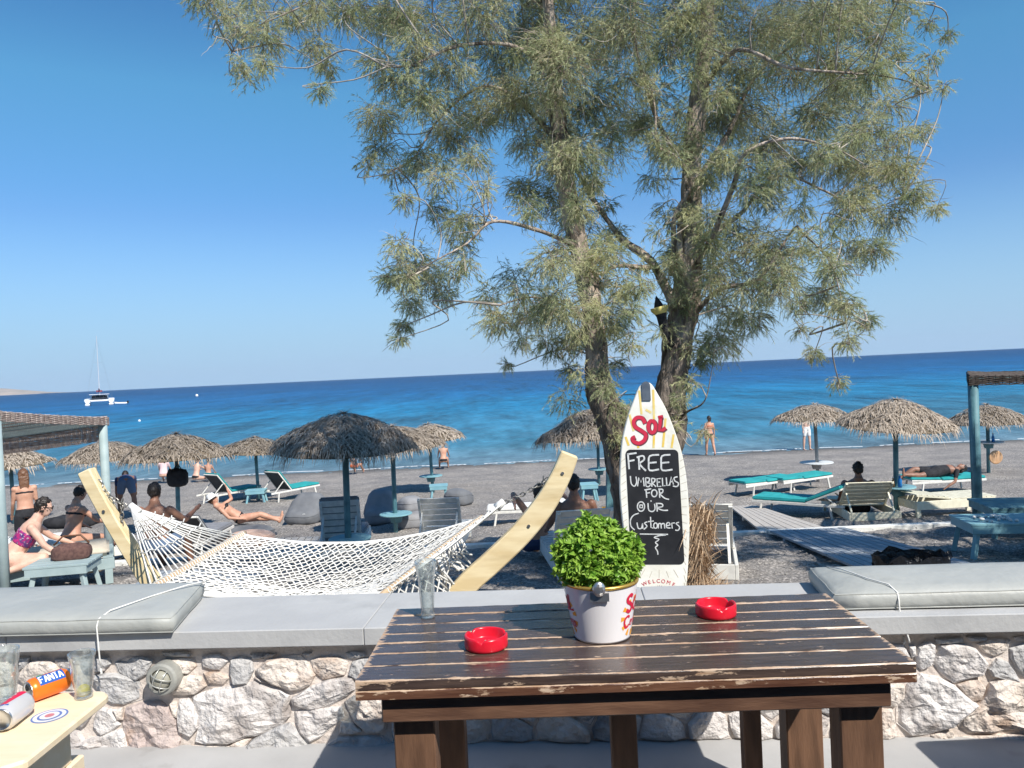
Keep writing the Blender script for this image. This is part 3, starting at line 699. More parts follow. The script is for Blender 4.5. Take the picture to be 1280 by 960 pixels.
# ---- drinking glasses
def glass_mat():
    m = bpy.data.materials.new('clear_glass'); m.use_nodes = True; N = m.node_tree.nodes; L = m.node_tree.links; N.clear()
    out = N.new('ShaderNodeOutputMaterial'); tr = N.new('ShaderNodeBsdfTransparent'); tr.inputs[0].default_value = (.90, .93, .93, 1)
    gl = N.new('ShaderNodeBsdfGlossy'); gl.inputs['Roughness'].default_value = .06; df = N.new('ShaderNodeBsdfDiffuse'); df.inputs[0].default_value = (.75, .78, .78, 1)
    lw = N.new('ShaderNodeLayerWeight'); lw.inputs[0].default_value = .35; m1 = N.new('ShaderNodeMixShader'); m2 = N.new('ShaderNodeMixShader')
    nz = N.new('ShaderNodeTexNoise'); nz.inputs['Scale'].default_value = 60; tc = N.new('ShaderNodeTexCoord'); L.new(tc.outputs['Object'], nz.inputs['Vector'])
    mr = N.new('ShaderNodeMapRange'); mr.inputs[1].default_value = .4; mr.inputs[2].default_value = .7; mr.inputs[3].default_value = .05; mr.inputs[4].default_value = .2; L.new(nz.outputs[0], mr.inputs[0])
    L.new(lw.outputs['Facing'], m1.inputs[0]); L.new(tr.outputs[0], m1.inputs[1]); L.new(gl.outputs[0], m1.inputs[2])
    L.new(mr.outputs[0], m2.inputs[0]); L.new(m1.outputs[0], m2.inputs[1]); L.new(df.outputs[0], m2.inputs[2]); L.new(m2.outputs[0], out.inputs[0]); return m
M_glass = glass_mat()
M_dreg = mat('beer_dregs', (.7, .66, .5), .2, trans=.6)
def beer_glass(label, loc, h, r0, r1, r2, mid=.45, lemon=False):
    t = thing('drinking_glass', label, 'glass', loc)
    th = .0028
    outer = [(r0, 0), (r0 * 1.0, h * .05), (r0 * .93, h * .16), (r1 * .98, h * mid), (r1 * 1.04, h * .7), (r2 * .97, h * .9), (r2, h)]
    inner = [(r - th, z) for r, z in outer[::-1][:-2]] + [(r0 * .9 - th, h * .09), (.001, h * .075)]
    mb = MB(); mb.lathe([(.001, .001)] + outer + [(r2 - th / 2, h + .001)] + inner, 28); mb.build('vessel', M_glass, t, smooth=True)
    if lemon:
        mb = MB(); mb.lathe([(.001, h * .082), (r0 * .85, h * .09), (r0 * .85, h * .13), (.001, h * .132)], 16); mb.build('residue', M_dreg, t, smooth=True)
        mb = MB(); mb.lathe([(.016, 0), (.018, .002), (.016, .004)], 14, c=(.0, 0, h * .15), M=Euler((1.2, .2, .4)).to_matrix(), capb=True, capt=True)
        mb.build('lemon_slice', mat('lemon', (.8, .65, .06), .5), t)
    return t
g = Z(535, 771, TZ)
beer_glass('tall empty beer glass at the back left corner of the brown table', (g.x, g.y, TZ), .205, .026, .029, .040)

# ---- potted basil
pp = Z(753, 793, TZ)
pot = thing('potted_basil', 'bushy green basil in a white tin bucket with red print on the brown table', 'potted plant', (pp.x, pp.y, TZ))
PH, PR0, PR1 = .190, .092, .122
M_tin = mat('white_lacquered_tin', (.78, .76, .78), .3, spec=.5)
mb = MB(); mb.lathe([(PR0 * .96, .004), (PR0, 0), (PR0 + .001, .006), (PR1, PH - .012)], 48, capb=True); mb.build('bucket', M_tin, pot, smooth=True)
mb = MB(); mb.lathe([(PR1, PH - .012), (PR1 + .004, PH - .010), (PR1 + .005, PH - .004), (PR1 + .002, PH), (PR1 - .004, PH), (PR1 - .006, PH - .012), (PR1 - .008, PH - .03)], 48); mb.build('rim', mat('brassy_rim', (.62, .40, .10), .35, metal=.7), pot, smooth=True)
mb = MB(); mb.lathe([(PR1 - .008, PH - .03), (.07, PH - .022), (.001, PH - .018)], 24); mb.build('soil', mat('soil_red_lining', (.06, .03, .02), .9, (.25, .04, .03), 20), pot, smooth=True)
def onpot(az, z, lift=.0008):   # az measured from the direction to the camera, + to the right
    r = PR0 + (PR1 - PR0) * z / (PH - .012) + lift
    return Vector((r * math.sin(az + POTAZ), -r * math.cos(az + POTAZ), z))
POTAZ = math.atan2(-pp.x, pp.y) * -1 * -1
def ribbon(mbx, pts, wdt, lift=0.0, onf=onpot):
    """flat ribbon of (az,z) pts on the bucket"""
    P2 = [Vector((a * .11, z)) for a, z in pts]; L = []; 
    for i in range(len(P2)):
        d = (P2[min(i + 1, len(P2) - 1)] - P2[max(i - 1, 0)]).normalized(); nrm = Vector((-d.y, d.x)); ww = wdt[i] if hasattr(wdt, '__len__') else wdt
        for s in (-1, 1):
            q = P2[i] + nrm * s * ww / 2; L.append(onf(q.x / .11, q.y, .0008 + lift))
    mbx.add(L, [(2 * i, 2 * i + 1, 2 * i + 3, 2 * i + 2) for i in range(len(P2) - 1)])
M_pred = mat('red_print', (.62, .02, .06), .4); M_por = mat('orange_print', (.85, .38, .05), .4)
def spl(pts, n=5):
    out = []
    for i in range(len(pts) - 1):
        p0 = pts[max(i - 1, 0)]; p1 = pts[i]; p2 = pts[i + 1]; p3 = pts[min(i + 2, len(pts) - 1)]
        for k in range(n):
            t = k / n
            out.append(tuple(.5 * ((2 * b) + (-a + c) * t + (2 * a - 5 * b + 4 * c - d) * t * t + (-a + 3 * b - 3 * c + d) * t ** 3) for a, b, c, d in zip(p0, p1, p2, p3)))
    out.append(tuple(pts[-1])); return out
def print_on_pot(az0, flip):
    s = 1 if not flip else 1
    rays = MB()
    for k in range(7):
        a = math.pi * (.5 + k / 6 * 1.0); ca, sa = math.cos(a), math.sin(a)
        ribbon(rays, [(az0 + (.045 * ca) / .11, .075 + .045 * sa), (az0 + (.066 * ca) / .11, .075 + .066 * sa)], [.008, .016])
    for k in range(6):
        a = -math.pi / 2 + math.pi * (k + .5) / 6; ca, sa = math.cos(a), math.sin(a)
        ribbon(rays, [(az0 + (.045 * ca) / .11, .075 + .045 * sa), (az0 + (.066 * ca) / .11, .075 + .066 * sa)], [.008, .016])
    rays.build('sun_ray_print', M_por, pot)
    w1 = MB()
    S = [(.55, .88), (.3, 1), (.05, .85), (.1, .62), (.45, .42), (.55, .2), (.3, 0), (0, .15)]
    ribbon(w1, spl([(az0 + (-.045 + .05 * x) / .11, .095 + .055 * y) for x, y in S]), .012, .0006)
    ribbon(w1, spl([(az0 + (.008 + .016 * math.cos(t)) / .11, .115 + .02 * math.sin(t)) for t in [i * .7 for i in range(10)]], 3), .009, .0006)
    ribbon(w1, [(az0 + .034 / .11, .15), (az0 + .034 / .11, .098), (az0 + .055 / .11, .104)], .009, .0006)
    Cc = [(1, .85), (.6, 1), (.1, .8), (0, .45), (.2, .05), (.65, 0), (1, .2)]
    ribbon(w1, spl([(az0 + (-.05 + .026 * x) / .11, .045 + .036 * y) for x, y in Cc]), .008, .0006)
    for j, ch in enumerate([[(0, .5), (.9, .55), (.6, .95), (.1, .7), (.1, .2), (.8, .1)], [(0, 0), (.05, .9), (.2, .7), (.7, .9)], [(0, .9), (.4, 0), (.9, .95)], [(0, .5), (.9, .55), (.6, .95), (.1, .7), (.1, .2), (.8, .1)], [(0, .9), (.8, .85), (0, .05), (.9, .1)], [(.8, .8), (.2, .9), (0, .3), (.5, 0), (.8, .8), (.85, 0)]]):
        ribbon(w1, spl([(az0 + (-.018 + .0125 * j + .010 * x) / .11, .045 + .022 * y) for x, y in ch], 3), .0035, .0006)
    w1.build('lettering', M_pred, pot)
print_on_pot(R(70), False); print_on_pot(R(-82), True)
# handle lug and clasp (metal knob facing the camera)
hb = MB(); q = onpot(-.03, PH - .02); q2 = Vector((q.x, q.y, 0)).normalized()
hb.box((q.x + q2.x * .002, q.y + q2.y * .002, PH - .03), (.06, .006, .026), (0, 0, math.atan2(q2.x, -q2.y)))
hb.ell((q.x + q2.x * .012, q.y + q2.y * .012, PH - .002), (.021, .013, .024)); hb.build('handle_lug', mat('bright_tin', (.62, .62, .62), .3, metal=.9), pot, smooth=False)
# basil crown : many leaf faces on dome-shaped bush
def basil():
    lobes = [(-.06, -.01, .115, .098, .092), (.062, .0, .10, .085, .085), (-.01, .02, .175, .075, .065), (-.095, -.03, .085, .062, .065), (.112, -.01, .115, .052, .055), (.05, -.05, .08, .07, .055), (0, .06, .12, .1, .09), (-.04, -.06, .075, .06, .05)]
    pts = []
    tries = 0
    while len(pts) < 2000:
        l = random.choice(lobes); v = Vector((random.gauss(0, 1), random.gauss(0, 1), random.gauss(0, 1))).normalized()
        rr = random.uniform(.70, 1.0) if random.random() < .8 else random.uniform(1.0, 1.2); p = Vector((l[0] + v.x * l[3] * rr, l[1] + v.y * l[3] * .9 * rr, l[2] + v.z * l[4] * rr))
        if p.z < .005: continue
        ins = any(((p.x - m[0]) / m[3]) ** 2 + ((p.y - m[1]) / (m[3] * .9)) ** 2 + ((p.z - m[2]) / m[4]) ** 2 < .5 for m in lobes)
        if ins: continue
        nrm = Vector((v.x / l[3], v.y / l[3], v.z / l[4])).normalized(); pts.append((p, nrm))
    mb = MB()
    for p, nrm in pts:
        # sprig rosette of 2-4 leaves
        for k in range(random.choice((3, 4, 4))):
            d = (nrm * random.uniform(.1, .7) + Vector((random.gauss(0, 1), random.gauss(0, 1), random.gauss(0, .6))).normalized()).normalized()
            up = (nrm + Vector((0, 0, .6)) + Vector((random.gauss(0, .35), random.gauss(0, .35), random.gauss(0, .35)))).normalized()
            sd = d.cross(up)
            if sd.length < .1: continue
            sd.normalize(); up = sd.cross(d); L = random.uniform(.019, .040); W = L * .25
            a = p + d * L * .5 + up * L * .06
            vs = [p, a + sd * W + up * W * .35, p + d * L - up * L * .12, a - sd * W + up * W * .35, p + d * L * .5]
            mb.add(vs, [(0, 1, 4), (1, 2, 4), (2, 3, 4), (3, 0, 4)])
    mb.v = [(a * .84 - .004, b * .86, c * .93) for a, b, c in mb.v]
    o = mb.build('foliage', mat('basil_leaf', (.17, .36, .04), .4, (.42, .60, .10), 30, contrast=(.35, .65), thin=.3, col3=(.05, .15, .02), nscale3=28), pot, fix=False); o.location = (0, 0, PH - .03); stuff(o)
    st = MB()
    for k in range(60):
        a = random.uniform(0, 6.28); r = random.uniform(0, .06); e = random.uniform(.05, .14)
        st.tube([(r * math.cos(a), r * math.sin(a), -.005), (1.3 * r * math.cos(a) + .01, 1.3 * r * math.sin(a), .06), ((r + e * .6) * math.cos(a), (r + e * .6) * math.sin(a), .1 + .5 * (.14 - e))], .0018, 3)
    o = st.build('stems', mat('basil_stem', (.13, .2, .05), .6), pot, fix=False); o.location = (0, 0, PH - .03); stuff(o)
basil()

# ================================================================ CREAM TABLE (left) and its twin out of frame
cz = .75
pc = [Z(140, 868, cz), Z(27, 950, cz)]
cxr = (pc[0].x + pc[1].x) / 2 - .0; cyb = Z(100, 864, cz).y
ct = thing('cream_table', 'cream painted wooden table with drinks cans at the left edge of the terrace', 'table', (cxr - .7, cyb - .35, 0))
def cream_top(par, W=1.4, D=.86):
    hw_, y1 = W / 2, .35
    poly = []
    r = .045
    for k in range(5):
        a = math.pi / 2 * k / 4; poly.append((hw_ - r + r * math.cos(a), y1 - r + r * math.sin(a)))
    for k in range(5):
        a = math.pi / 2 + math.pi / 2 * k / 4; poly.append((-hw_ + r + r * math.cos(a), y1 - r + r * math.sin(a)))
    poly += [(-hw_, -.06), (-hw_ + .32, -.33), (hw_ - .32, -.33), (hw_, -.06)]
    mb = MB(); n = len(poly); vs = [(x, y, .722) for x, y in poly] + [(x, y, .75) for x, y in poly]
    mb.add(vs, [tuple(range(n))[::-1], tuple(range(n, 2 * n))] + [(i, (i + 1) % n, n + (i + 1) % n, n + i) for i in range(n)])
    mb.build('tabletop', M_ctop, par, bevel=.007)
    for s in (-1, 1):
        mb = MB(); mb.box((s * (hw_ - .09), .08, .655), (.03, .34, .13)); mb.build('apron', M_ctop, par, bevel=.003)
        mb = MB(); mb.box((s * (hw_ - .10), y1 - .09, .295), (.07, .07, .59)); mb.build('leg', M_ctop, par, bevel=.004)
        mb = MB(); mb.box((s * (hw_ - .32), -.2, .36), (.07, .07, .72)); mb.build('leg', M_ctop, par, bevel=.004)
    mb = MB(); mb.box((0, y1 - .08, .655), (2 * hw_ - .22, .03, .13)); mb.build('apron', M_ctop, par, bevel=.003)
M_ctop = mat('cream_lacquered_wood', (.80, .64, .42), .45, (.84, .70, .50), 5, stretch=(1, 6, 6), bump=.1, bscale=20, bdist=.004)
cream_top(ct)
ct2 = copy_tree(ct); ct2['label'] = 'cream wooden table right of the brown table, its shadow on the floor, outside the picture'
ct2.location = (2.03 + .7, 2.62 - .35, 0)
gg = Z(105, 872, cz); beer_glass('small empty beer glass with a lemon slice at the corner of the cream table', (gg.x, gg.y, cz + .001), .130, .024, .030, .036, lemon=True)
gg = Z(8, 879, cz); beer_glass('tall foamy beer glass cut by the left picture edge on the cream table', (gg.x, gg.y, cz + .001), .155, .028, .034, .040)
# printed rings on the table and coaster
def flatrings(name, label, cat, px, py, rs, z=cz, par=None):
    p = Z(px, py, z); t = thing(name, label, cat, (p.x, p.y, z), .3)
    for k, (r0, r1, m) in enumerate(rs):
        mb = MB(); mb.lathe([(r0, .0006 + .0004 * k), (r1, .0006 + .0004 * k)], 32); mb.build('ring_print', m, t)
    return t
M_blue = mat('faded_blue_print', (.12, .2, .45), .5); M_pw = mat('faded_white_print', (.7, .7, .72), .5); M_pr = mat('faded_red_print', (.55, .2, .22), .5)
flatrings('table_emblem', 'faded blue and white round emblem stuck on the cream table in front of the cans', 'sticker', 62, 895, [(.040, .045, M_blue), (.030, .040, M_pw), (.024, .030, M_blue), (.012, .024, M_pw), (.001, .012, M_pr)])
flatrings('coaster', 'white and blue round coaster under the tall glass on the cream table', 'coaster', 6, 879, [(.044, .05, M_blue), (.001, .044, M_pw)])
# drink cans lying on the table
def can(label, pa, pb, colm, kind):
    a = Z(*pa, cz); b = Z(*pb, cz); d = (b - a); ang = math.atan2(d.y, d.x); r = .033; L = .115
    c = (a + b) / 2; t = thing('drink_can', label, 'can', (c.x, c.y, cz + r + .001), ang)
    RYm = Matrix.Rotation(math.pi / 2, 3, 'Y')
    mb = MB(); mb.lathe([(r * .82, -L / 2 + .004), (r * .98, -L / 2 + .012), (r, -L / 2 + .018), (r, L / 2 - .016), (r * .85, L / 2 - .006)], 28, M=RYm); mb.build('body', colm, t, smooth=True)
    mb = MB(); mb.lathe([(r * .82, -L / 2 + .004), (r * .80, -L / 2), (r * .74, -L / 2 + .004), (.001, -L / 2 + .006)], 24, M=RYm)
    mb.build('lid', mat('can_aluminium', (.7, .7, .7), .3, metal=1), t, smooth=True); mb = MB()
    mb.lathe([(r * .85, L / 2 - .006), (r * .82, L / 2), (r * .76, L / 2 - .004), (.001, L / 2 - .004)], 24, M=RYm); mb.build('can_base', mat('can_aluminium', (.7, .7, .7), .3, metal=1), t, smooth=True)
    mb = MB(); mb.lathe([(.0095, -L / 2 + .0035), (.001, -L / 2 + .003)], 12, c=(0, .008, .008), M=RYm); mb.build('drink_opening', M_black, t)
    def oncan(u, v, lift):   # u along axis, v around (m), top=0
        a_ = v / r; rr = r + lift; return Vector((u, -rr * math.sin(a_), rr * math.cos(a_)))
    def rib(m, strokes, wd, lift, nm):
        mb = MB()
        for s in strokes:
            for i in range(len(s) - 1):
                n = 4; dx, dy = s[i + 1][0] - s[i][0], s[i + 1][1] - s[i][1]; L_ = math.hypot(dx, dy); nx_, ny_ = -dy / L_ * wd / 2, dx / L_ * wd / 2
                vs = []
                m_ = 8 if wd > .01 else 1
                for k in range(n + 1):
                    x, y = s[i][0] + dx * k / n, s[i][1] + dy * k / n
                    for q in range(m_ + 1): f = 1 - 2 * q / m_; vs.append(oncan(x + nx_ * f, y + ny_ * f, lift))
                mb.add(vs, [(k * (m_ + 1) + q, k * (m_ + 1) + q + 1, (k + 1) * (m_ + 1) + q + 1, (k + 1) * (m_ + 1) + q) for k in range(n) for q in range(m_)])
        mb.build(nm, m, t)
    M_wp = mat('white_print', (.85, .85, .85), .4); M_bp = mat('deep_blue_print', (.02, .1, .4), .4)
    v0 = .020
    if kind == 'orange':
        rib(M_bp, [[(-.034, v0), (.036, v0)]], .034, .0006, 'label_patch')
        h = .022; Y0 = v0 + h / 2
        def Lr(x, pts): return [(x + .010 * a_, Y0 - h * b_) for a_, b_ in pts]
        ltr = [Lr(-.031, [(0, 0), (0, 1), (1, 1)]), Lr(-.031, [(0, .5), (.8, .5)]), Lr(-.018, [(0, 0), (.5, 1), (1, 0)]), Lr(-.018, [(.2, .35), (.8, .35)]),
               Lr(-.005, [(0, 0), (0, 1), (1, 0), (1, 1)]), Lr(.008, [(0, 1), (1, 1)]), Lr(.008, [(.5, 1), (.5, 0)]), Lr(.021, [(0, 0), (.5, 1), (1, 0)]), Lr(.021, [(.2, .35), (.8, .35)])]
        rib(M_wp, ltr, .0038, .0011, 'lettering')
        rib(mat('green_print', (.05, .35, .1), .4), [[(-.03, v0 - .02), (-.01, v0 - .026)]], .007, .0006, 'leaf_print')
    else:
        rib(mat('crimson_print', (.7, .01, .06), .4), [[(-.05, v0 - .01), (.03, v0)], ], .045, .0005, 'label_patch')
        rib(M_wp, [spl([(-.04, v0), (-.03, v0 - .014), (-.024, v0 + .01), (-.012, v0 - .012), (-.006, v0 + .008), (.006, v0 - .008), (.012, v0 + .008), (.026, v0 - .004)], 4)], .003, .0011, 'lettering')
        rib(M_bp, [[(.034, v0 - .03), (.05, v0 + .03)], [(.04, v0 + .035), (.045, v0 + .07)]], .008, .0006, 'blue_print')
    return t
can('crumpled orange drink can with blue and white print lying on the cream table', (37, 879), (84, 862), mat('orange_can_paint', (.85, .20, .02), .3, metal=.2), 'orange')
can('white and red drink can lying on the cream table at the picture edge', (33, 892), (0, 918), mat('white_can_paint', (.68, .66, .66), .3, metal=.3), 'white')
# ================================================================ HAMMOCK AND STAND
HY = 5.1
base = Vector((-1.2, HY, zt(0, HY)))
stand = thing('hammock_stand', 'curved pale yellow laminated wooden arc stand holding the hammock behind the wall', 'hammock stand', base)
Lp = [(108, 588), (120, 612), (142, 652), (168, 694), (196, 732)]
Rp = [(712, 567), (700, 596), (680, 631), (650, 668), (615, 702), (577, 738)]
lw = [P(x, y, HY) for x, y in Lp]; rw = [P(x, y, HY) for x, y in Rp[::-1]]
bot = [Vector((-2.05, HY, .02)), Vector((-1.75, HY, -.22)), Vector((-1.2, HY, -.34)), Vector((-.75, HY, -.22))]
def sweep(pts, w_, h_, wf=None):
    mb = MB(); n = len(pts); V = []
    for i in range(n):
        t = (pts[min(i + 1, n - 1)] - pts[max(i - 1, 0)]).normalized(); nrm = Vector((-t.z, 0, t.x)); yv = Vector((0, 1, 0))
        f = wf(i / (n - 1)) if wf else 1
        for a, b in ((-1, -1), (1, -1), (1, 1), (-1, 1)): V.append(pts[i] + yv * a * w_ / 2 + nrm * b * h_ / 2 * f)
    Fs = [(i * 4 + k, i * 4 + (k + 1) % 4, (i + 1) * 4 + (k + 1) % 4, (i + 1) * 4 + k) for i in range(n - 1) for k in range(4)] + [(0, 1, 2, 3), tuple(range((n - 1) * 4, n * 4))[::-1]]
    return mb.add(V, Fs)
arc = [Vector(p) for p in spl([tuple(p) for p in lw + bot + rw], 6)]
M_lam = mat('yellow_larch_wood', (.66, .51, .28), .6, (.80, .67, .42), 5, stretch=(.6, 14, 3), bump=.25, bscale=20, bdist=.004, col3=(.50, .38, .2), nscale3=3, amt3=(.58, .8))
sweep(arc, .085, .145, lambda t: .62 + .38 * min(1, max(0, (t - .18) / .3)) - .2 * max(0, (t - .85) / .15)).build('arc_beam', M_lam, stand, off=base, bevel=.008)
for k_ in (int(len(arc) * .12), int(len(arc) * .3), int(len(arc) * .8), int(len(arc) * .93)):
    mb = MB(); mb.tube([arc[k_] + Vector((0, -.05, 0)), arc[k_] + Vector((0, .05, 0))], .011, 8); mb.build('bolt', M_metal, stand, off=base)
for dx in (-.55, .45):
    mb = MB(); zb = zt(0, HY); mb.box((dx, 0, .04), (.12, 1.3, .08)); mb.build('foot_beam', M_lam, stand, bevel=.006)
for tip, s in ((lw[0], 1), (rw[-1], -1)):
    mb = MB(); c = tip + Vector((s * .07, -.0, -.10)); mb.tube([c + Vector((.035 * s * math.cos(a), 0, .035 * math.sin(a))) for a in [i * .7 for i in range(10)]], .006, 6); mb.build('eye_bolt', M_metal, stand, off=base, smooth=True)
GL = P(163, 633, HY); GR = P(630, 628, HY)
A1, A2 = P(186, 738, 4.3), P(303, 668, 5.8); B1, B2 = P(480, 742, 4.25), P(600, 648, 5.9)
ham = thing('rope_hammock', 'white knotted rope hammock with wooden spreader bars hung between the arc ends', 'hammock', base)
def chainmesh(a, b, name, sag=.0):
    a, b = Vector(a), Vector(b); L = (b - a).length; n = max(3, int(L / .030)); mb = MB(); d = (b - a).normalized(); sd = d.cross(Vector((0, 1, 0))).normalized(); yv = Vector((0, 1, 0))
    for i in range(n):
        c = a.lerp(b, (i + .5) / n) - Vector((0, 0, sag * 4 * (i / n) * (1 - i / n))); v = sd if i % 2 else yv
        mb.tube([c + d * (.021 * math.cos(t)) + v * (.012 * math.sin(t)) for t in [k * math.pi / 4 for k in range(9)]], .004, 4, caps=False)
    mb.build(name, M_chain, ham, off=base)
chainmesh(lw[0] + Vector((.09, 0, -.12)), GL, 'chain', .02); chainmesh(rw[-1] + Vector((-.06, 0, -.1)), GR, 'chain', .02)
chainmesh(GL + Vector((-.05, 0, .05)), GL + Vector((-.07, -.02, -.28)), 'chain_end'); chainmesh(GR + Vector((.27, 0, .16)), GR + Vector((.25, 0, -.06)), 'chain_end')
for a, b in ((A1, A2), (B1, B2)):
    d = (b - a).normalized() * .05; mb = MB(); mb.tube([a - d, a, b, b + d], [.018, .02, .02, .018], 10); mb.build('spreader_bar', mat('bar_wood', (.45, .32, .2), .6, (.56, .42, .27), 6, stretch=(8, 1, 8)), ham, off=base, smooth=True)
NC = 20
for k in range(NC):
    t = (k + .5) / NC
    for g_, a, b in ((GL, A1, A2), (GR, B1, B2)):
        e = a.lerp(b, t); m = g_.lerp(e, .5) - Vector((0, 0, .015)) + Vector((0, 0, .02 * noise.noise((k * 1.7, g_.x, 0))))
        mb = MB(); mb.tube([g_, m, e], .0052, 4); mb.build('suspension_cord', M_rope, ham, off=base, smooth=True)
# cross weave near the gathers
for g_, a, b in ((GL, A1, A2), (GR, B1, B2)):
    mb = MB()
    mb.tube([g_ + Vector((0, 0, .01)), g_.lerp(a.lerp(b, .5), .12)], [.022, .03], 8)
    for f in (.2, .27, .34, .45, .6):
        pts = []
        for i in range(17):
            t = i / 16; e = a.lerp(b, t); pts.append(g_.lerp(e, f + .05 * math.sin(math.pi * t)) + Vector((0, 0, .008 * (-1) ** i)))
        mb.tube(pts, .005, 3, caps=False)
    mb.build('gather_weave', M_rope, ham, off=base, smooth=True)
def bed(s, t):
    p = A1.lerp(A2, t).lerp(B1.lerp(B2, t), s); sg = 4 * s * (1 - s)
    p = p.copy(); p.z -= sg * (.05 + .16 * math.sin(math.pi * t) ** 1 + .06 * t); p.y += sg * .06 * (1 - 2 * t) ; p.z += .012 * noise.noise((s * 9, t * 9, 2)); return p
mb = MB(); NS, NL = 42, 34
for i in range(NS):
    pts = []
    for j in range(NL * 2 + 1):
        s = j / (NL * 2); ph = ((j // 1) % 2) * (1 if (i % 2) else -1); 
        t = (i + .5 + (.46 if ((j // 1 + i) % 2) else -.46) ) / NS; t = min(max(t, 0), 1)
        p = bed(s, t); p += Vector((random.uniform(-.006, .006), random.uniform(-.006, .006), random.uniform(-.006, .006))); pts.append(p)
    mb.tube(pts, .0075, 4, caps=False)
stuff(mb.build('net', M_rope, ham, off=base, smooth=True))
for t in (0, 1):
    mb = MB(); mb.tube([bed(j / 24, t) for j in range(25)], .012, 6); mb.build('edge_rope', M_rope, ham, off=base, smooth=True)
# loops round the bars
mb = MB()
for a, b in ((A1, A2), (B1, B2)):
    ax = (b - a).normalized(); u = ax.cross(Vector((0, 0, 1))).normalized()
    for k in range(NS):
        c = a.lerp(b, (k + .5) / NS); mb.tube([c + (u * math.cos(t) + Vector((0, 0, 1)) * math.sin(t)) * .024 + ax * .004 * t for t in [q * 1.05 for q in range(7)]], .005, 3, caps=False)
stuff(mb.build('bar_lashing', M_rope, ham, off=base, smooth=True))
# loose net apron and cords that hang below the right bar
mb = MB(); N1, N2 = 14, 8
for i in range(N1):
    pts = []
    for j in range(N2 + 1):
        t = (i + .5 + (.45 if (i + j) % 2 else -.45)) / N1 * .52; p = B1.lerp(B2, t) + Vector((.03 * j / N2 + .04 * (j / N2) ** 2, 0, -.32 * j / N2)); pts.append(p)
    mb.tube(pts, .007, 4, caps=False)
for i in range(26):
    t = random.uniform(.42, .72); e = B1.lerp(B2, t); L = random.uniform(.10, .25)
    mb.tube([e, e + Vector((random.uniform(-.02, .05), random.uniform(-.05, .05), -L * .6)), e + Vector((random.uniform(.0, .14), random.uniform(-.05, .05), -L))], .007, 4)
stuff(mb.build('hanging_cords', M_rope, ham, off=base, smooth=True))

# ================================================================ SURFBOARD SIGN
bo = P(818, 610, 6.0); lean = R(5); bn = Vector((0, -math.cos(lean), math.sin(lean)))   # front normal
bz = zt(0, 6.0) - .0
bframe_o = bo; ux = Vector((1, 0, 0)); uz = Vector((0, math.sin(lean), math.cos(lean)))
sg_base = Vector((bo.x, bo.y - (bo.z - bz) * math.tan(lean), bz))
sign = thing('surfboard_sign', 'upright white and yellow surfboard with red lettering and a chalk blackboard, leaning on the tree', 'sign', sg_base)
def bp_(px, py, off=0):
    o = bo + bn * off; p = PL(px, py, o, bn); return p
def board_plate(pts, y0, y1, name, m, bevel=0, smooth=False):
    f = [bp_(x, y, y1) for x, y in pts]; bk = [bp_(x, y, y1) - bn * (y1 - y0) for x, y in pts]; n = len(pts); mb = MB()
    mb.add(f + bk, [tuple(range(n)), tuple(range(2 * n - 1, n - 1, -1))] + [((i + 1) % n, i, n + i, n + (i + 1) % n) for i in range(n)])
    return mb.build(name, m, sign, off=sg_base, bevel=bevel)
outline = spl([(807, 477), (814.5, 480), (822, 492), (832.5, 510.6), (840, 529), (848, 551), (854, 573), (859, 604), (862, 651), (861, 694), (857, 742), (848, 790), (832, 822), (818, 826)], 3)[:-1] + \
          spl([(818, 826), (805, 815), (795, 770), (789, 722), (783, 690), (778, 650), (775, 618), (775, 589), (777, 557), (780, 540), (785.6, 518), (792, 501), (799, 484), (807, 477)], 3)[:-1]
M_board = mat('chalky_white_board_paint', (.66, .64, .56), .6, (.76, .75, .69), 4, col3=(.55, .52, .42), nscale3=5, amt3=(.6, .8), bump=.2, bscale=30)
board_plate(outline, -.045, 0, 'board', M_board, bevel=.006)
M_yel = mat('yellow_stripe_paint', (.68, .46, .06), .6, (.66, .55, .25), 12)
M_brn = mat('thin_brown_line_paint', (.42, .36, .28), .6)
M_chalkb = mat('blackboard_paint', (.010, .011, .014), .75, (.022, .023, .027), 5, spec=.3)
M_chalk = mat('white_chalk', (.62, .63, .62), .95, (.42, .43, .43), 40)
M_sred = mat('sign_red_paint', (.55, .015, .05), .5, (.45, .02, .05), 20); M_sdk = mat('sign_outline_paint', (.13, .03, .04), .6)
def strokes(name, m, polys, wd, off, taper=False):
    mb = MB()
    for pts in polys:
        n = len(pts)
        if n < 2: continue
        W = [bp_(x, y, off) for x, y in pts]; V = []
        for i in range(n):
            d = (W[min(i + 1, n - 1)] - W[max(i - 1, 0)]).normalized(); s = d.cross(bn).normalized(); w_ = wd * 6 / F / 2
            if taper: w_ *= .55 + .45 * math.sin(math.pi * (i + .5) / n)
            V += [W[i] + s * w_, W[i] - s * w_]
        mb.add(V, [(2 * i, 2 * i + 1, 2 * i + 3, 2 * i + 2) for i in range(n - 1)])
    return mb.build(name, m, sign, off=sg_base, fix=False)
ys = [((799, 488), (802, 518)), ((816.5, 487), (817.6, 524)), ((787, 518), (792, 539)), ((832, 523), (828.6, 559)), ((842, 543), (839.5, 560)), ((782, 546), (786, 557)), ((817.6, 540), (817, 560)), ((807, 512), (814, 516)), ((797, 552), (798, 560))]
for a, b in ys: strokes('yellow_stripe', M_yel, [[a, b]], 2.8, .0015)
ln = []
for k in range(17):
    y = 575 + k * 9.5; ln.append([(850 + k * .33, y + 1.5), (858.5 - max(0, k - 9) * .2, y - 4 + k * .9)]); ln.append([(776.5 + k * .1 + max(0, k - 7) * .6, y + 2), (782 + k * .2, y - 2)])
for k in range(5): ln.append([(806 + k * 9, 712 + k % 2 * 2), (800 + k * 12, 722)])
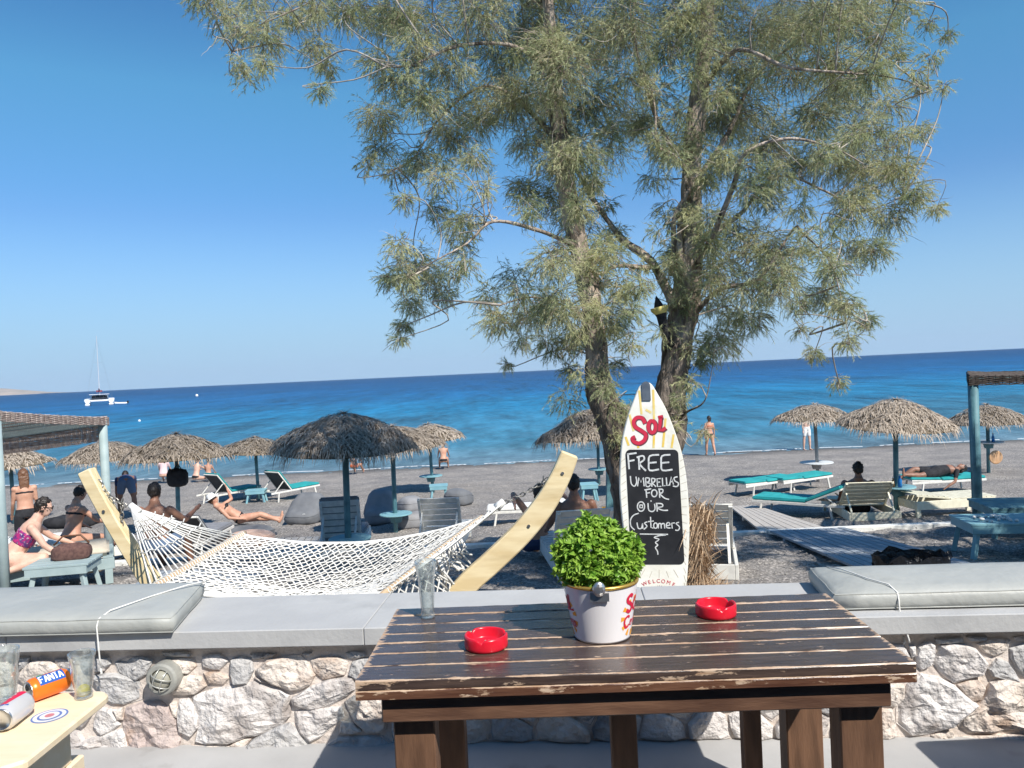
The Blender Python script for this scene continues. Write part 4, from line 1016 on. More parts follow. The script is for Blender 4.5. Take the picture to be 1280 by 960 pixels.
strokes('thin_line', M_brn, ln, .45, .0015)
rr = []
def arcpts(cx, cy, r, a0, a1, n=5): return [(cx + r * math.cos(R(a0 + (a1 - a0) * i / n)), cy + r * math.sin(R(a0 + (a1 - a0) * i / n))) for i in range(n + 1)]
bb = arcpts(788, 568, 6, 180, 270) + arcpts(842, 568, 6, 270, 360) + arcpts(849.5, 699.5, 6, 0, 90) + arcpts(795, 699.5, 6, 90, 180)
board_plate(bb, 0.0005, .004, 'blackboard', M_chalkb)
board_plate(arcpts(807.3, 482, 5.3, 180, 360, 8) + [(813.6, 500.5), (803, 500.5)], .0005, .012, 'mount_plate', mat('dark_slate_paint', (.05, .07, .1), .5, (.1, .12, .15), 12))
T5 = lambda l: [(770 + x / 6.4, 470 + y / 6.4) for x, y in l]
T6 = lambda l: [(770 + x / 6.4, 600 + y / 6.4) for x, y in l]
def el(cx, cy, rx, ry, n=16): return [(cx + rx * math.sin(2 * math.pi * i / n), cy - ry * math.cos(2 * math.pi * i / n)) for i in range(n + 1)]
Sx = spl([(232, 378), (208, 336), (165, 333), (140, 365), (152, 405), (198, 435), (236, 468), (226, 512), (186, 537), (146, 526), (130, 500), (152, 486)], 5)
Ox = el(287, 405, 30, 48); Lx = [(356, 326), (352, 380), (346, 436), (372, 432), (396, 412)]
L2 = [(338, 332), (374, 324)]
sh = lambda l: [(x + 5, y + 5) for x, y in l]
strokes('letter_shadow', M_sdk, [T5(sh(Sx)), T5(sh(Ox)), T5(sh(Lx)), T5(sh(L2))], 6.0, .0022)
for l in (Sx, Ox): strokes('letter', M_sred, [T5(l)], 4.6, .0034)
strokes('letter', M_sred, [T5(Lx), T5(L2)], 4.2, .0034)
ch = [
 [(95, 620), (105, 745)], [(88, 626), (165, 616)], [(100, 682), (148, 672)],
 [(182, 650), (187, 750)], spl([(165, 652), (215, 638), (226, 668), (190, 700), (215, 735), (240, 758)], 3),
 spl([(345, 630), (270, 640), (262, 700), (270, 755), (345, 746)], 3), [(268, 695), (325, 690)],
 spl([(435, 630), (368, 640), (362, 700), (372, 755), (452, 748)], 3), [(368, 695), (426, 690)]]
strokes('chalk_word', M_chalk, [T5(c) for c in ch], 2.1, .0055)
ch = [spl([(115, 800), (122, 860), (148, 882), (165, 850), (160, 805)], 3), [(172, 882), (182, 812), (200, 850), (218, 812), (226, 882)],
 [(240, 882), (236, 815)], spl([(236, 815), (266, 818), (262, 845), (240, 850), (276, 862), (262, 885), (240, 882)], 3),
 [(287, 885), (284, 818)], spl([(284, 818), (312, 824), (306, 848), (288, 852), (320, 886)], 3),
 [(358, 820), (328, 822), (332, 885), (362, 882)], [(330, 850), (352, 848)], [(370, 815), (374, 880), (396, 876)], [(402, 812), (407, 877), (426, 872)],
 [(428, 876), (442, 806), (460, 868)], [(432, 848), (456, 842)], spl([(492, 806), (466, 814), (470, 838), (500, 858), (488, 884), (455, 880)], 3)]
strokes('chalk_word', M_chalk, [T5(c) for c in ch], 1.5, .0055)
ch = [[(240, 78), (246, 142)], [(228, 80), (282, 70)], [(242, 106), (272, 100)], el(306, 106, 22, 28), [(346, 76), (350, 142)], spl([(338, 73), (374, 76), (370, 102), (350, 108), (388, 145), (425, 155)], 3)]
strokes('chalk_word', M_chalk, [T6(c) for c in ch], 1.5, .0055)
ch = [el(200, 212, 29, 38), [(190, 200), (212, 200), (212, 222), (190, 222), (190, 200)], spl([(256, 185), (262, 240), (292, 252), (312, 232), (308, 190)], 3), [(280, 162), (281, 174)], [(326, 190), (330, 252)],
 spl([(318, 187), (366, 190), (372, 212), (332, 222), (372, 242), (416, 242)], 3)]
strokes('chalk_word', M_chalk, [T6(c) for c in ch], 1.5, .0055)
ch = [spl([(182, 266), (140, 282), (116, 320), (120, 370), (150, 400)], 3), spl([(168, 340), (178, 385), (204, 385), (212, 345)], 3), [(212, 345), (215, 390)], spl([(250, 335), (228, 345), (248, 370), (222, 395)], 3), [(276, 295), (280, 380), (300, 385)], [(255, 333), (302, 328)],
 el(316, 365, 15, 22), [(338, 388), (340, 345)], spl([(340, 352), (358, 348), (362, 388)], 3), spl([(362, 355), (384, 348), (390, 388)], 3), spl([(406, 366), (432, 358), (422, 340), (404, 350), (406, 380), (436, 384)], 3), [(450, 388), (446, 345), (470, 343)], spl([(504, 338), (480, 348), (508, 375), (498, 402), (474, 400)], 3)]
strokes('chalk_word', M_chalk, [T6(c) for c in ch], 1.4, .0055)
strokes('chalk_underline', M_chalk, [T6([(190, 432), (416, 435)]), T6(spl([(400, 440), (345, 445), (305, 460), (345, 475), (315, 500), (335, 520), (315, 540), (332, 570), (335, 598)], 3))], 1.4, .0055)
# WELCOME arc and little sun, built from font outlines
def glyph_on_board(s, px, py, hpx, ang, m):
    cu = bpy.data.curves.new('g', 'FONT'); cu.body = s; cu.align_x = 'CENTER'; cu.size = hpx * 6 / F * 1.4; cu.extrude = .0005; cu.resolution_u = 3
    o = bpy.data.objects.new('g', cu); COL.objects.link(o)
    dg = bpy.context.evaluated_depsgraph_get(); me = bpy.data.meshes.new_from_object(o.evaluated_get(dg)); bpy.data.objects.remove(o); bpy.data.curves.remove(cu)
    M = Matrix((ux, uz, -ux.cross(uz) * -1)).transposed()
    M = Matrix((ux, uz, bn)).transposed(); c = bp_(px, py, .002)
    for v in me.vertices: v.co = M @ (Matrix.Rotation(ang, 3, 'Z') @ v.co) + c - sg_base
    me.name = 'printed_letter'; me.materials.clear(); link('printed_letter', me, m, sign)
WP = [(-1, 'W', 236, 842), (0, 'E', 272, 830), (0, 'L', 306, 824), (0, 'C', 340, 822), (0, 'O', 377, 825), (0, 'M', 418, 834), (0, 'E', 455, 850)]
for i, (_, c, x, y) in enumerate(WP): glyph_on_board(c, 770 + x / 6.4, 600 + y / 6.4, 4.8, R(26 - i * 8.5), M_sred)
for i, c in enumerate('TO'): glyph_on_board(c, 814.5 + i * 4.2, 745.2, 4.4, 0, M_sdk)
for i, c in enumerate('OUR'): glyph_on_board(c, 825.5 + i * 4.2, 744.9, 4.4, 0, M_sdk)
sunp = [T6(el(350, 880, 22, 20, 12)[:9]), T6(el(352, 880, 9, 8, 8)[:6])]
for k in range(9):
    a = math.pi * (1 + k / 8); sunp.append(T6([(350 + 28 * math.cos(a), 880 + 26 * math.sin(a)), (350 + 40 * math.cos(a), 880 + 38 * math.sin(a))]))
strokes('sun_drawing', M_sdk, sunp, .5, .002)

# straw bundle wrapped post beside the sign
def straw():
    b = onground(874, 6.15); t = thing('straw_bundle', 'bundle of dry straw and reed tied upright beside the surfboard sign', 'straw', b)
    mb = MB()
    for i in range(2600):
        z0 = random.uniform(0, 1.12); up = random.random() < .75; a = random.uniform(0, 6.28); r = .05 + .05 * abs(math.sin(z0 * 5)) * random.random() + (.05 if z0 < .45 else 0) * random.random() + (.08 if .85 < z0 < 1.12 else 0) * random.random()
        p = Vector((r * math.cos(a) + (1.12 - z0) * .03, r * math.sin(a), z0)); d = Vector((random.gauss(0, .55), random.gauss(0, .5), (-1 if random.random() < .85 else .7))).normalized()
        if z0 < .45: d = Vector((math.cos(a) * .8 + random.gauss(0, .3), math.sin(a) * .8 + random.gauss(0, .3), random.uniform(-.6, 1))).normalized()
        L = random.uniform(.08, .24); s = d.cross(Vector((random.random(), random.random(), .3))).normalized() * random.uniform(.0025, .005)
        m_ = p + d * L * .5 + Vector((0, 0, -.01)); mb.add([p - s, p + s, m_ + s, m_ - s, p + d * L + Vector((math.cos(a) * .03, 0, -.03))], [(0, 1, 2, 3), (3, 2, 4)])
    stuff(mb.build('straw', mat('dry_straw', (.42, .28, .17), .85, (.66, .50, .34), 30, contrast=(.3, .7)), t, fix=False))
    mb = MB(); mb.tube([(0.03, 0, 0), (0, 0, 1.08)], [.055, .045], 8); mb.build('core_post', mat('bark_post', (.16, .1, .06), .9, (.26, .18, .12), 20), t)
    # spreading dry tuft at the foot
    mb = MB()
    for i in range(900):
        a = random.uniform(0, 6.28); r = random.uniform(0, .16); p = Vector((.10 + r * math.cos(a), -.05 + r * math.sin(a), random.uniform(.25, .45))); d = Vector((random.gauss(0, .6), random.gauss(0, .6), random.uniform(.1, 1))).normalized(); L = random.uniform(.08, .17); s = d.cross(Vector((0, 1, .2))).normalized() * .003
        mb.add([p - s, p + s, p + d * L], [(0, 1, 2)])
    for i in range(200):
        a = random.uniform(0, 6.28); mb.tube([(.1, -.05, 0), (.1 + .1 * math.cos(a), -.05 + .1 * math.sin(a), .3), (.1 + .17 * math.cos(a), -.05 + .17 * math.sin(a), .42)], .002, 3)
    stuff(mb.build('dry_tuft', MATS['dry_straw'], t, fix=False))
straw()

# ================================================================ TAMARISK TREE
TY = 6.9
tbase = onground(808, TY); tbase.z -= .05
tree = thing('tamarisk_tree', 'large feathery grey green tamarisk tree with two leaning trunks behind the surfboard sign', 'tree', tbase)
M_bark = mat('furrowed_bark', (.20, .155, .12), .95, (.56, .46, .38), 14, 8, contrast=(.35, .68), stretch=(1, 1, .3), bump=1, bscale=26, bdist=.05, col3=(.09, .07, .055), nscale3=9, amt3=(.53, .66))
def old_shaded_bark(m):  # darker towards the base: older bark plus shade painted into the colour
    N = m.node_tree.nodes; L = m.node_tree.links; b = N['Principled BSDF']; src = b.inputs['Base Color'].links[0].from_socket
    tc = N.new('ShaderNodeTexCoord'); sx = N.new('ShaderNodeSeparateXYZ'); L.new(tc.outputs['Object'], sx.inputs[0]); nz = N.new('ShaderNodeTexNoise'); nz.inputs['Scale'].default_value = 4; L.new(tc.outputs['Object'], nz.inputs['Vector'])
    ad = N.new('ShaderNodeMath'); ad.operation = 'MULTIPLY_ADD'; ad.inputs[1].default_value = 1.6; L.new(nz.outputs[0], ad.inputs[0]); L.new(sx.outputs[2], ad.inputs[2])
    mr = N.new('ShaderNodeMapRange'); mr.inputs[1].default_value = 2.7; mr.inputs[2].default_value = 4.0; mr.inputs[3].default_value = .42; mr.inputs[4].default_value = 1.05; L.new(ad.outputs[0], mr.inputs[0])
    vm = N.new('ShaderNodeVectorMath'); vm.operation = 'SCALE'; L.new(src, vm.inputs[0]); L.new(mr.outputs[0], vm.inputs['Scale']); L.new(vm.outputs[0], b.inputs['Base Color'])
old_shaded_bark(M_bark)
M_branch = mat('grey_branch_bark', (.26, .22, .18), .9, (.46, .41, .35), 12, bump=.4, bscale=40)
M_twig = mat('purple_brown_twig', (.14, .09, .08), .9, (.26, .2, .16), 10)
def pxw(l):  # (px,py,Y) -> world
    return [P(x, y, Y) for x, y, Y in l]
limbs = []
def trunk(name, l, rad, m=None, nn=14, rough=.12, n=6):
    if name == 'limb':
        l = [l[0]] + [(a + random.uniform(-7, 7), b + random.uniform(-9, 9), c + random.uniform(-.06, .06)) for a, b, c in l[1:]]; rad = [r * .55 * (1 - .5 * i_ / len(rad)) for i_, r in enumerate(rad)]
    pts = [Vector(p) for p in spl([tuple(p) for p in pxw(l)], n)]; rr_ = [q[0] for q in spl([(r,) for r in rad], n)]
    mb = MB(); mb.tube(pts, rr_, nn)
    V = []
    for i, v in enumerate(mb.v):
        r = rr_[min(i // nn, len(rr_) - 1)]; v = Vector(v); c = pts[min(i // nn, len(pts) - 1)]
        d = (v - c); k = 1 + rough * 2.2 * noise.noise((v.x * 7, v.y * 7, v.z * 2.5)) + rough * 1.3 * noise.noise((v.x * 22, v.y * 22, v.z * 7)) + rough * 1.1 * noise.noise((v.x * 55, v.y * 55, v.z * 12)); V.append(tuple(c + d * k))
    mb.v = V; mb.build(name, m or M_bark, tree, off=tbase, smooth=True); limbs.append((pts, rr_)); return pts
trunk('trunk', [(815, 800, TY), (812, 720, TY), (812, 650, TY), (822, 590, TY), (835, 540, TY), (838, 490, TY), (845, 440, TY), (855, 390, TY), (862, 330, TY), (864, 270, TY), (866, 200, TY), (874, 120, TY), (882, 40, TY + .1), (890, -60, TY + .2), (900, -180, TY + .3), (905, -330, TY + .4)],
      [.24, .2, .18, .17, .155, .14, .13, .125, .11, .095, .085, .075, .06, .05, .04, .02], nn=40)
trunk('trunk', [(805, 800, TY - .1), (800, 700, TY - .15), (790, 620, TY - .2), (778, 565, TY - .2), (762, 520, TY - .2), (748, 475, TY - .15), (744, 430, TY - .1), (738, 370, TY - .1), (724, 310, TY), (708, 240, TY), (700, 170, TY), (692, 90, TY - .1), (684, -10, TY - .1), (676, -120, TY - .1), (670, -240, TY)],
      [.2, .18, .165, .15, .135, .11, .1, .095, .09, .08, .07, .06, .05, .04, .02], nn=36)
trunk('limb', [(846, 400, TY - .02), (832, 365, TY), (812, 335, TY + .1), (785, 305, TY + .2), (760, 272, TY + .3), (735, 245, TY + .4), (700, 190, TY + .6), (672, 120, TY + .8), (655, 20, TY + 1), (650, -80, TY + 1)], [.10, .09, .085, .07, .06, .055, .045, .035, .025, .015], nn=12)
trunk('limb', [(850, 330, TY - .05), (846, 290, TY - .1), (853, 250, TY - .15), (862, 215, TY - .1)], [.05, .05, .055, .05], nn=10)
trunk('limb', [(838, 345, TY), (838, 310, TY - .1), (850, 270, TY - .15), (858, 225, TY - .15), (840, 198, TY - .3), (818, 178, TY - .35), (812, 130, TY - .4), (800, 60, TY - .5), (790, -40, TY - .6)], [.04, .042, .045, .045, .035, .03, .025, .02, .012], nn=9)
trunk('limb', [(857, 200, TY), (826, 178, TY - .1), (812, 120, TY - .2), (795, 40, TY - .2), (785, -60, TY - .3)], [.045, .04, .035, .03, .02], nn=9)
trunk('limb', [(862, 345, TY), (890, 290, TY - .5), (912, 240, TY - .8), (930, 185, TY - 1), (980, 170, TY - 1.1), (1035, 182, TY - 1.1), (1075, 205, TY - 1.2)], [.05, .045, .04, .032, .03, .022, .012], nn=9)
trunk('limb', [(868, 230, TY), (905, 170, TY + .2), (950, 90, TY + .3), (1010, 50, TY + .3), (1060, 20, TY + .2), (1120, 0, TY)], [.055, .045, .035, .028, .02, .012], nn=9)
trunk('limb', [(868, 300, TY), (920, 265, TY + .3), (975, 225, TY + .5), (1030, 240, TY + .5), (1080, 255, TY + .4), (1130, 245, TY + .2)], [.05, .04, .03, .025, .018, .01], nn=9)
trunk('limb', [(862, 400, TY), (900, 370, TY - .2), (945, 345, TY - .4), (985, 287, TY - .5), (1010, 292, TY - .5), (1035, 330, TY - .5), (1055, 380, TY - .5), (1060, 430, TY - .5)], [.05, .04, .032, .026, .022, .017, .012, .007], nn=9)
trunk('limb', [(874, 120, TY), (920, 60, TY - .4), (985, 75, TY - .7), (1050, 90, TY - .8), (1110, 100, TY - .8), (1160, 110, TY - .8)], [.045, .035, .03, .022, .015, .008], nn=9)
trunk('limb', [(700, 180, TY), (650, 130, TY + .2), (600, 110, TY + .3), (555, 140, TY + .3), (520, 190, TY + .2), (490, 220, TY + .1)], [.05, .04, .03, .025, .017, .008], nn=9)
trunk('limb', [(684, 10, TY), (620, -30, TY + .2), (540, -40, TY + .4), (450, -20, TY + .4), (380, 5, TY + .3), (320, 40, TY + .2), (290, 60, TY + .2)], [.055, .045, .04, .03, .02, .014, .008], nn=9)
trunk('limb', [(724, 310, TY), (670, 290, TY - .3), (620, 270, TY - .5), (580, 310, TY - .6), (540, 335, TY - .6), (505, 345, TY - .6)], [.045, .035, .028, .02, .015, .008], nn=9)
trunk('limb', [(738, 400, TY), (700, 380, TY - .3), (660, 365, TY - .4), (630, 385, TY - .5)], [.035, .028, .02, .01], nn=8)
trunk('limb', [(700, 100, TY), (640, 60, TY - .5), (580, 50, TY - .7), (520, 75, TY - .8), (480, 90, TY - .8)], [.045, .035, .03, .02, .01], nn=9)
trunk('limb', [(835, 540, TY), (858, 525, TY - .2), (882, 500, TY - .4), (890, 470, TY - .4), (892, 440, TY - .4)], [.04, .022, .014, .01, .006], nn=7)
trunk('limb', [(812, 335, TY), (775, 330, TY - .2), (740, 335, TY - .3), (700, 325, TY - .3)], [.045, .035, .03, .015], nn=8)
def stub_lamp():
    p = P(833, 420, TY - .22); t = thing('tree_lantern', 'black tubular lantern with a yellow rim fixed to the right trunk of the tree', 'lantern', p)
    dd = Euler((0, R(-12), 0)).to_matrix()
    mb = MB(); mb.lathe([(.035, -.02), (.04, .0), (.042, .18), (.05, .2), (.05, .21), (.001, .21)], 18, M=dd, capb=True); mb.build('tube', M_black, t, smooth=False)
    mb = MB(); mb.lathe([(.05, .2), (.075, .235), (.078, .26), (.07, .26), (.045, .215)], 20, M=dd); mb.build('rim', mat('yellow_plastic_rim', (.72, .6, .2), .5), t, smooth=True)
    mb = MB(); mb.lathe([(.045, .26), (.03, .3), (.012, .34), (.002, .36)], 14, M=dd, capb=True); mb.build('cap', M_black, t)
    mb = MB(); mb.tube([(0, 0, 0), (.06, .06, -.07), (.05, .16, -.09)], .028, 8); mb.build('bracket', M_black, t, smooth=True)
stub_lamp()
CL = """275,15,24 300,38,26 335,52,24 300,84,14 330,82,12 365,20,22 397,62,20 408,88,13 395,8,24 430,18,24 400,112,7 450,8,24 480,28,28 255,-5,22 320,5,22
470,78,22 500,20,30 520,58,28 495,105,26 474,150,26 478,188,24 492,218,15 505,250,9 540,28,32 560,90,34 528,128,30 562,168,30 524,198,22 552,228,24 545,262,20 600,20,40 622,70,38 642,128,34 600,150,28 592,200,22 572,290,26 602,240,18
500,310,20 520,332,26 488,350,16 540,352,28 568,338,20 514,382,20 504,408,11 555,370,16 578,308,18 500,424,5
680,30,44 700,88,42 662,180,26 690,158,34 722,200,34 652,238,20 690,250,34 742,128,36 732,58,38 610,372,20 622,402,22 642,350,24 662,392,30 692,330,32 702,382,34 722,280,30 652,428,17 690,432,20 635,456,5 745,350,24 762,402,28 790,430,18 722,425,22 712,462,9 770,455,8
780,40,38 790,100,32 762,168,24 802,158,20 742,230,18 832,58,32 822,118,22 802,358,16 790,392,18 832,18,32
902,30,38 922,90,38 902,150,34 950,50,38 932,140,38 982,30,38 990,90,34 960,182,34 902,208,22 952,235,30 922,292,28 902,332,28 952,312,34 982,335,26 892,382,26 932,362,34 970,352,32 902,430,26 940,402,26 880,450,14 1000,380,18
1030,30,34 1070,20,34 1100,48,30 1130,15,20 1042,80,30 1090,90,26 1120,70,16 1160,30,10 1185,45,8 1180,110,8 1052,110,30 1022,150,30 1070,122,26 1110,130,26 1150,110,11 1080,162,30 1122,172,22 1152,165,14 1042,200,34 1082,212,30 1122,212,26 1142,242,20 1170,262,9 1002,205,22 1062,262,30 1112,272,26 1092,312,22 1062,312,26 1042,335,22 1002,312,14 1030,372,22 1060,382,18 1082,402,12 1060,430,10 1018,442,11 1046,478,9 1002,412,8
880,540,5 770,520,18 755,500,14 785,545,14 860,478,9 772,545,15 786,522,13 764,508,12 780,562,12 848,500,9 843,528,10 756,485,10"""
CL += ''.join(' %d,%d,%d' % t for t in ((700, 205, 24), (722, 262, 22), (736, 332, 22), (746, 388, 18), (694, 122, 26), (688, 60, 26), (878, 62, 26), (866, 96, 20), (898, 122, 20), (886, 302, 18), (892, 350, 20), (872, 22, 26), (724, 418, 12), (782, 368, 14), (850, 30, 20), (840, 330, 10), (905, 200, 18)))
FRONT = {(772., 545.), (786., 522.), (764., 508.), (780., 562.), (848., 500.), (843., 528.), (700., 205.), (722., 262.), (736., 332.), (746., 388.), (694., 122.), (688., 60.), (878., 62.), (866., 96.), (898., 122.), (886., 302.), (892., 350.), (872., 22.), (724., 418.), (782., 368.), (850., 30.), (840., 330.), (905., 200.)}
clumps = [tuple(float(v) for v in s.split(',')) for s in CL.split()]
random.seed(21)
cl3 = []
for x, y, r in clumps:
    big = 7.0 + random.uniform(-.9, .9)
    if y > 500 and x < 800: big = TY - .25
    if (x, y) in FRONT: big = 6.45 if y < 480 else 6.62
    cl3.append((P(x, y, big), r / F * big, 1.0))
# crown above the frame (seen from other positions, and shading the beach behind)
for i in range(170):
    x = random.uniform(430, 1150); y = random.uniform(-430, -35)
    if ((x - 800) / 400) ** 2 + ((y + 40) / 420) ** 2 > 1: continue
    Y = 7.1 + random.uniform(-1.6, 1.7); cl3.append((P(x, y, Y), random.uniform(40, 60) / F * Y, .2))
for i in range(22):   # crown top that shades the nearest umbrella
    cl3.append((Vector((random.uniform(-.4, 1.6), random.uniform(6.9, 9), random.uniform(5.2, 7.6))), random.uniform(.4, .55), .3))
for i in range(30):   # depth of the crown behind the visible face
    x = random.uniform(560, 1080); y = random.uniform(-30, 200); Y = 8.4 + random.uniform(-.3, .8); cl3.append((P(x, y, Y), random.uniform(24, 36) / F * Y, .4))
for pts_, rr_ in limbs[2:-2] + limbs[-1:]:     # sprays growing all along the limbs
    for k_ in range(2, len(pts_), 4):
        q_ = pts_[k_]; cl3.append((q_ + Vector((random.gauss(0, .12), random.gauss(0, .12), random.gauss(.02, .12))), random.uniform(.09, .15), .55))
for pts_, rr_ in limbs[:2]:
    for k_ in range(26, len(pts_) - 6, 3):
        q_ = pts_[k_]; cl3.append((q_ + Vector((random.gauss(0, .2), random.uniform(-.3, .1), random.gauss(.02, .12))), random.uniform(.1, .16), .5))
allp = [(p, r) for pts, rr_ in limbs for p, r in zip(pts, rr_)]
LP_ = np.array([tuple(p) for p, r in allp])
NVIS = len(clumps)
# secondary branches from limbs to every clump
sb = MB(); bm_n = 0
for c, r, dn in cl3:
    d = np.linalg.norm(LP_ - np.array(c), axis=1) + np.where(LP_[:, 2] > c.z + .25, .35, 0) + np.where(LP_[:, 2] < c.z - 1.2, .5, 0)
    k = int(np.argmin(d)); a = Vector(LP_[k]); L = (c - a).length
    if L < .05: continue
    m1 = a.lerp(c, .35) + Vector((random.gauss(0, .1), random.gauss(0, .1), .07 * L + random.gauss(0, .08))); m2 = a.lerp(c, .7) + Vector((random.gauss(0, .1), random.gauss(0, .1), .07 * L + random.gauss(0, .08)))
    r0 = min(.011, .004 + .005 * L)
    pts = [Vector(p) for p in spl([tuple(a), tuple(m1), tuple(m2), tuple(c), tuple(c + (c - m2) * .4 + Vector((0, 0, -.05)))], 4)]
    mb2 = MB(); mb2.tube(pts, [r0 * (1 - .93 * i / len(pts)) for i in range(len(pts))], 6); mb2.build('branch', M_branch, tree, off=tbase, smooth=True)
# twigs and needle sprays (numpy)
TWV = []; TWF = []; NV = []; 
nb = 0
def spray(c, r, dn):
    global nb
    r = r * .92; nt = int((30 + 5200 * r * r) * dn * random.uniform(.6, 1.25)); nt = min(nt, 340)
    for _ in range(nt):
        u = Vector((random.gauss(0, 1), random.gauss(0, 1), random.gauss(0, 1))).normalized() * random.random() ** .5
        s = c + Vector((u.x * r * .8, u.y * r * .9, u.z * r * .8 + .15 * r)); out = Vector((u.x, u.y, u.z * .5)) + Vector((random.gauss(0, .6), random.gauss(0, .6), random.gauss(0, .5)))
        d = (out.normalized() * .9 + Vector((0, 0, -.15))).normalized(); L = random.uniform(.4, 1.3) * min(max(r * 1.05, .11), .30); k = 7; pts = [s]; 
        for i in range(k):
            d = (d + Vector((random.gauss(0, .16), random.gauss(0, .16), -.12 + random.gauss(0, .07)))).normalized(); pts.append(pts[-1] + d * L / k)
        yield pts
twp = []; ndl = []
for c, r, dn in cl3:
    for pts in spray(c, r, dn): twp.append([tuple(p) for p in pts])
T = np.array(twp)                      # n x 8 x 3
n = len(T)
# twig as thin 3-sided strips
Tt = T[:, [0, 2, 4, 7]]; w0 = np.linspace(.0026, .0009, 4)[None, :, None]
sid = rng.normal(size=(n, 1, 3)); sid /= np.linalg.norm(sid, axis=2, keepdims=True); sid2 = np.roll(sid, 1, axis=2) * np.array([1, -1, 1])
ring = np.stack([Tt + sid * w0, Tt - sid * w0], 2)
idx = np.arange(n * 4 * 2).reshape(n, 4, 2)
fq = []
fq.append(np.stack([idx[:, :-1, 0], idx[:, :-1, 1], idx[:, 1:, 1], idx[:, 1:, 0]], -1).reshape(-1, 4))
stuff(np_mesh('twigs', ring.reshape(-1, 3) - np.array(tbase), np.concatenate(fq), M_twig, tree))
# needles
KN = 27
s = rng.random((n, KN)) ** .85 * 6.999; si = s.astype(int); fr = (s - si)[..., None]
ar = np.arange(n)[:, None]
p0 = T[ar, si] * (1 - fr) + T[ar, si + 1] * fr; td = T[ar, si + 1] - T[ar, si]; td /= np.linalg.norm(td, axis=2, keepdims=True)
rv = rng.normal(size=(n, KN, 3)); dd = td * .9 + rv * .40; dd[..., 2] -= .15; dd /= np.linalg.norm(dd, axis=2, keepdims=True)
Ln = (.018 + .034 * rng.random((n, KN, 1))) ; cr_n = np.cross(dd, rng.normal(size=(n, KN, 3))); cr_n /= np.linalg.norm(cr_n, axis=2, keepdims=True)
wd = .0011 + .0012 * rng.random((n, KN, 1))
v1 = p0 + cr_n * wd; v2 = p0 - cr_n * wd; v3 = p0 + dd * Ln
Vn = np.stack([v1, v2, v3], 2).reshape(-1, 3) - np.array(tbase)
Fn = np.arange(len(Vn)).reshape(-1, 3)
M_needle = mat('tamarisk_foliage', (.29, .35, .18), .75, (.66, .65, .36), 3.1, 4, contrast=(.35, .65), thin=.35, col3=(.68, .59, .40), nscale3=7, amt3=(.56, .74))
stuff(np_mesh('crown', Vn, Fn, M_needle, tree))
M_twig2 = mat('pale_and_purple_twigs', (.16, .11, .10), .9, (.52, .45, .38), 1.3, contrast=(.45, .55))
# pale bare twiglets sticking through the foliage
bt_ = MB()
for c, r, dn in cl3[:NVIS]:
    for _ in range(13):
        s_ = c + Vector((random.gauss(0, .4), random.gauss(0, .4), random.gauss(0, .4))) * r; d_ = Vector((random.gauss(0, 1), random.gauss(0, 1), random.gauss(-.1, .7))).normalized(); pts = [s_]
        for k in range(6): d_ = (d_ + Vector((random.gauss(0, .38), random.gauss(0, .38), random.gauss(-.06, .34)))).normalized(); pts.append(pts[-1] + d_ * r * random.uniform(.15, .36))
        bt_.tube(pts, [q_ * random.choice((.6, .8, 1.1)) for q_ in (.0034, .003, .0025, .002, .0015, .0011, .0007)], 3)
stuff(bt_.build('bare_twigs', M_twig2, tree, off=tbase, fix=False))
# second tamarisk out of frame to the right: its shade lies over the teal table, boardwalk and pebbles
t2b = Vector((7.9, 6.3, zt(0, 6.3))); t2 = thing('tamarisk_tree', 'second tamarisk tree on the right, outside the picture, shading the teal table and boardwalk', 'tree', t2b)
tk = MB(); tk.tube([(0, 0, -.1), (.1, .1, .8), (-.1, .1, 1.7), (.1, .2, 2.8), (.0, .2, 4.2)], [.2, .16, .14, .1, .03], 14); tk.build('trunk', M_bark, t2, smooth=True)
tw2 = []; lb = MB()
for i in range(130):
    a = random.uniform(0, 6.28); q = random.random() ** .6; c = Vector((2.5 * q * math.cos(a) + .1, 2.2 * q * math.sin(a) + .2, random.uniform(1.9, 5.2))); c.x = max(c.x, -2.45 if c.z < 3 else -2.2)
    if abs(c.x - .3) < .75 and abs(c.z - 4.0) < .8: continue
    lb.tube([(0, .1, 1.5 + .3 * c.z), (c.x * .5, c.y * .5, c.z * .6 + 1.2), tuple(c)], [.03, .018, .006], 5)
    for pts in spray(c, .34, .42): tw2.append([tuple(p) for p in pts])
lb.build('branches', M_branch, t2, smooth=True)
T2 = np.array(tw2); n2 = len(T2); K2 = 15; s2 = rng.random((n2, K2)) * 6.999; i2 = s2.astype(int); ar2 = np.arange(n2)[:, None]; p2_ = T2[ar2, i2]; d2 = T2[ar2, i2 + 1] - p2_; d2 /= np.linalg.norm(d2, axis=2, keepdims=True)
d2 = d2 + rng.normal(size=d2.shape) * .35; d2 /= np.linalg.norm(d2, axis=2, keepdims=True); c2_ = np.cross(d2, rng.normal(size=d2.shape)); c2_ /= np.linalg.norm(c2_, axis=2, keepdims=True)
V2 = np.stack([p2_ + c2_ * .006, p2_ - c2_ * .006, p2_ + d2 * .09], 2).reshape(-1, 3); stuff(np_mesh('crown', V2, np.arange(len(V2)).reshape(-1, 3), M_needle, t2))
print('needles', len(Fn), 'twigs', n)
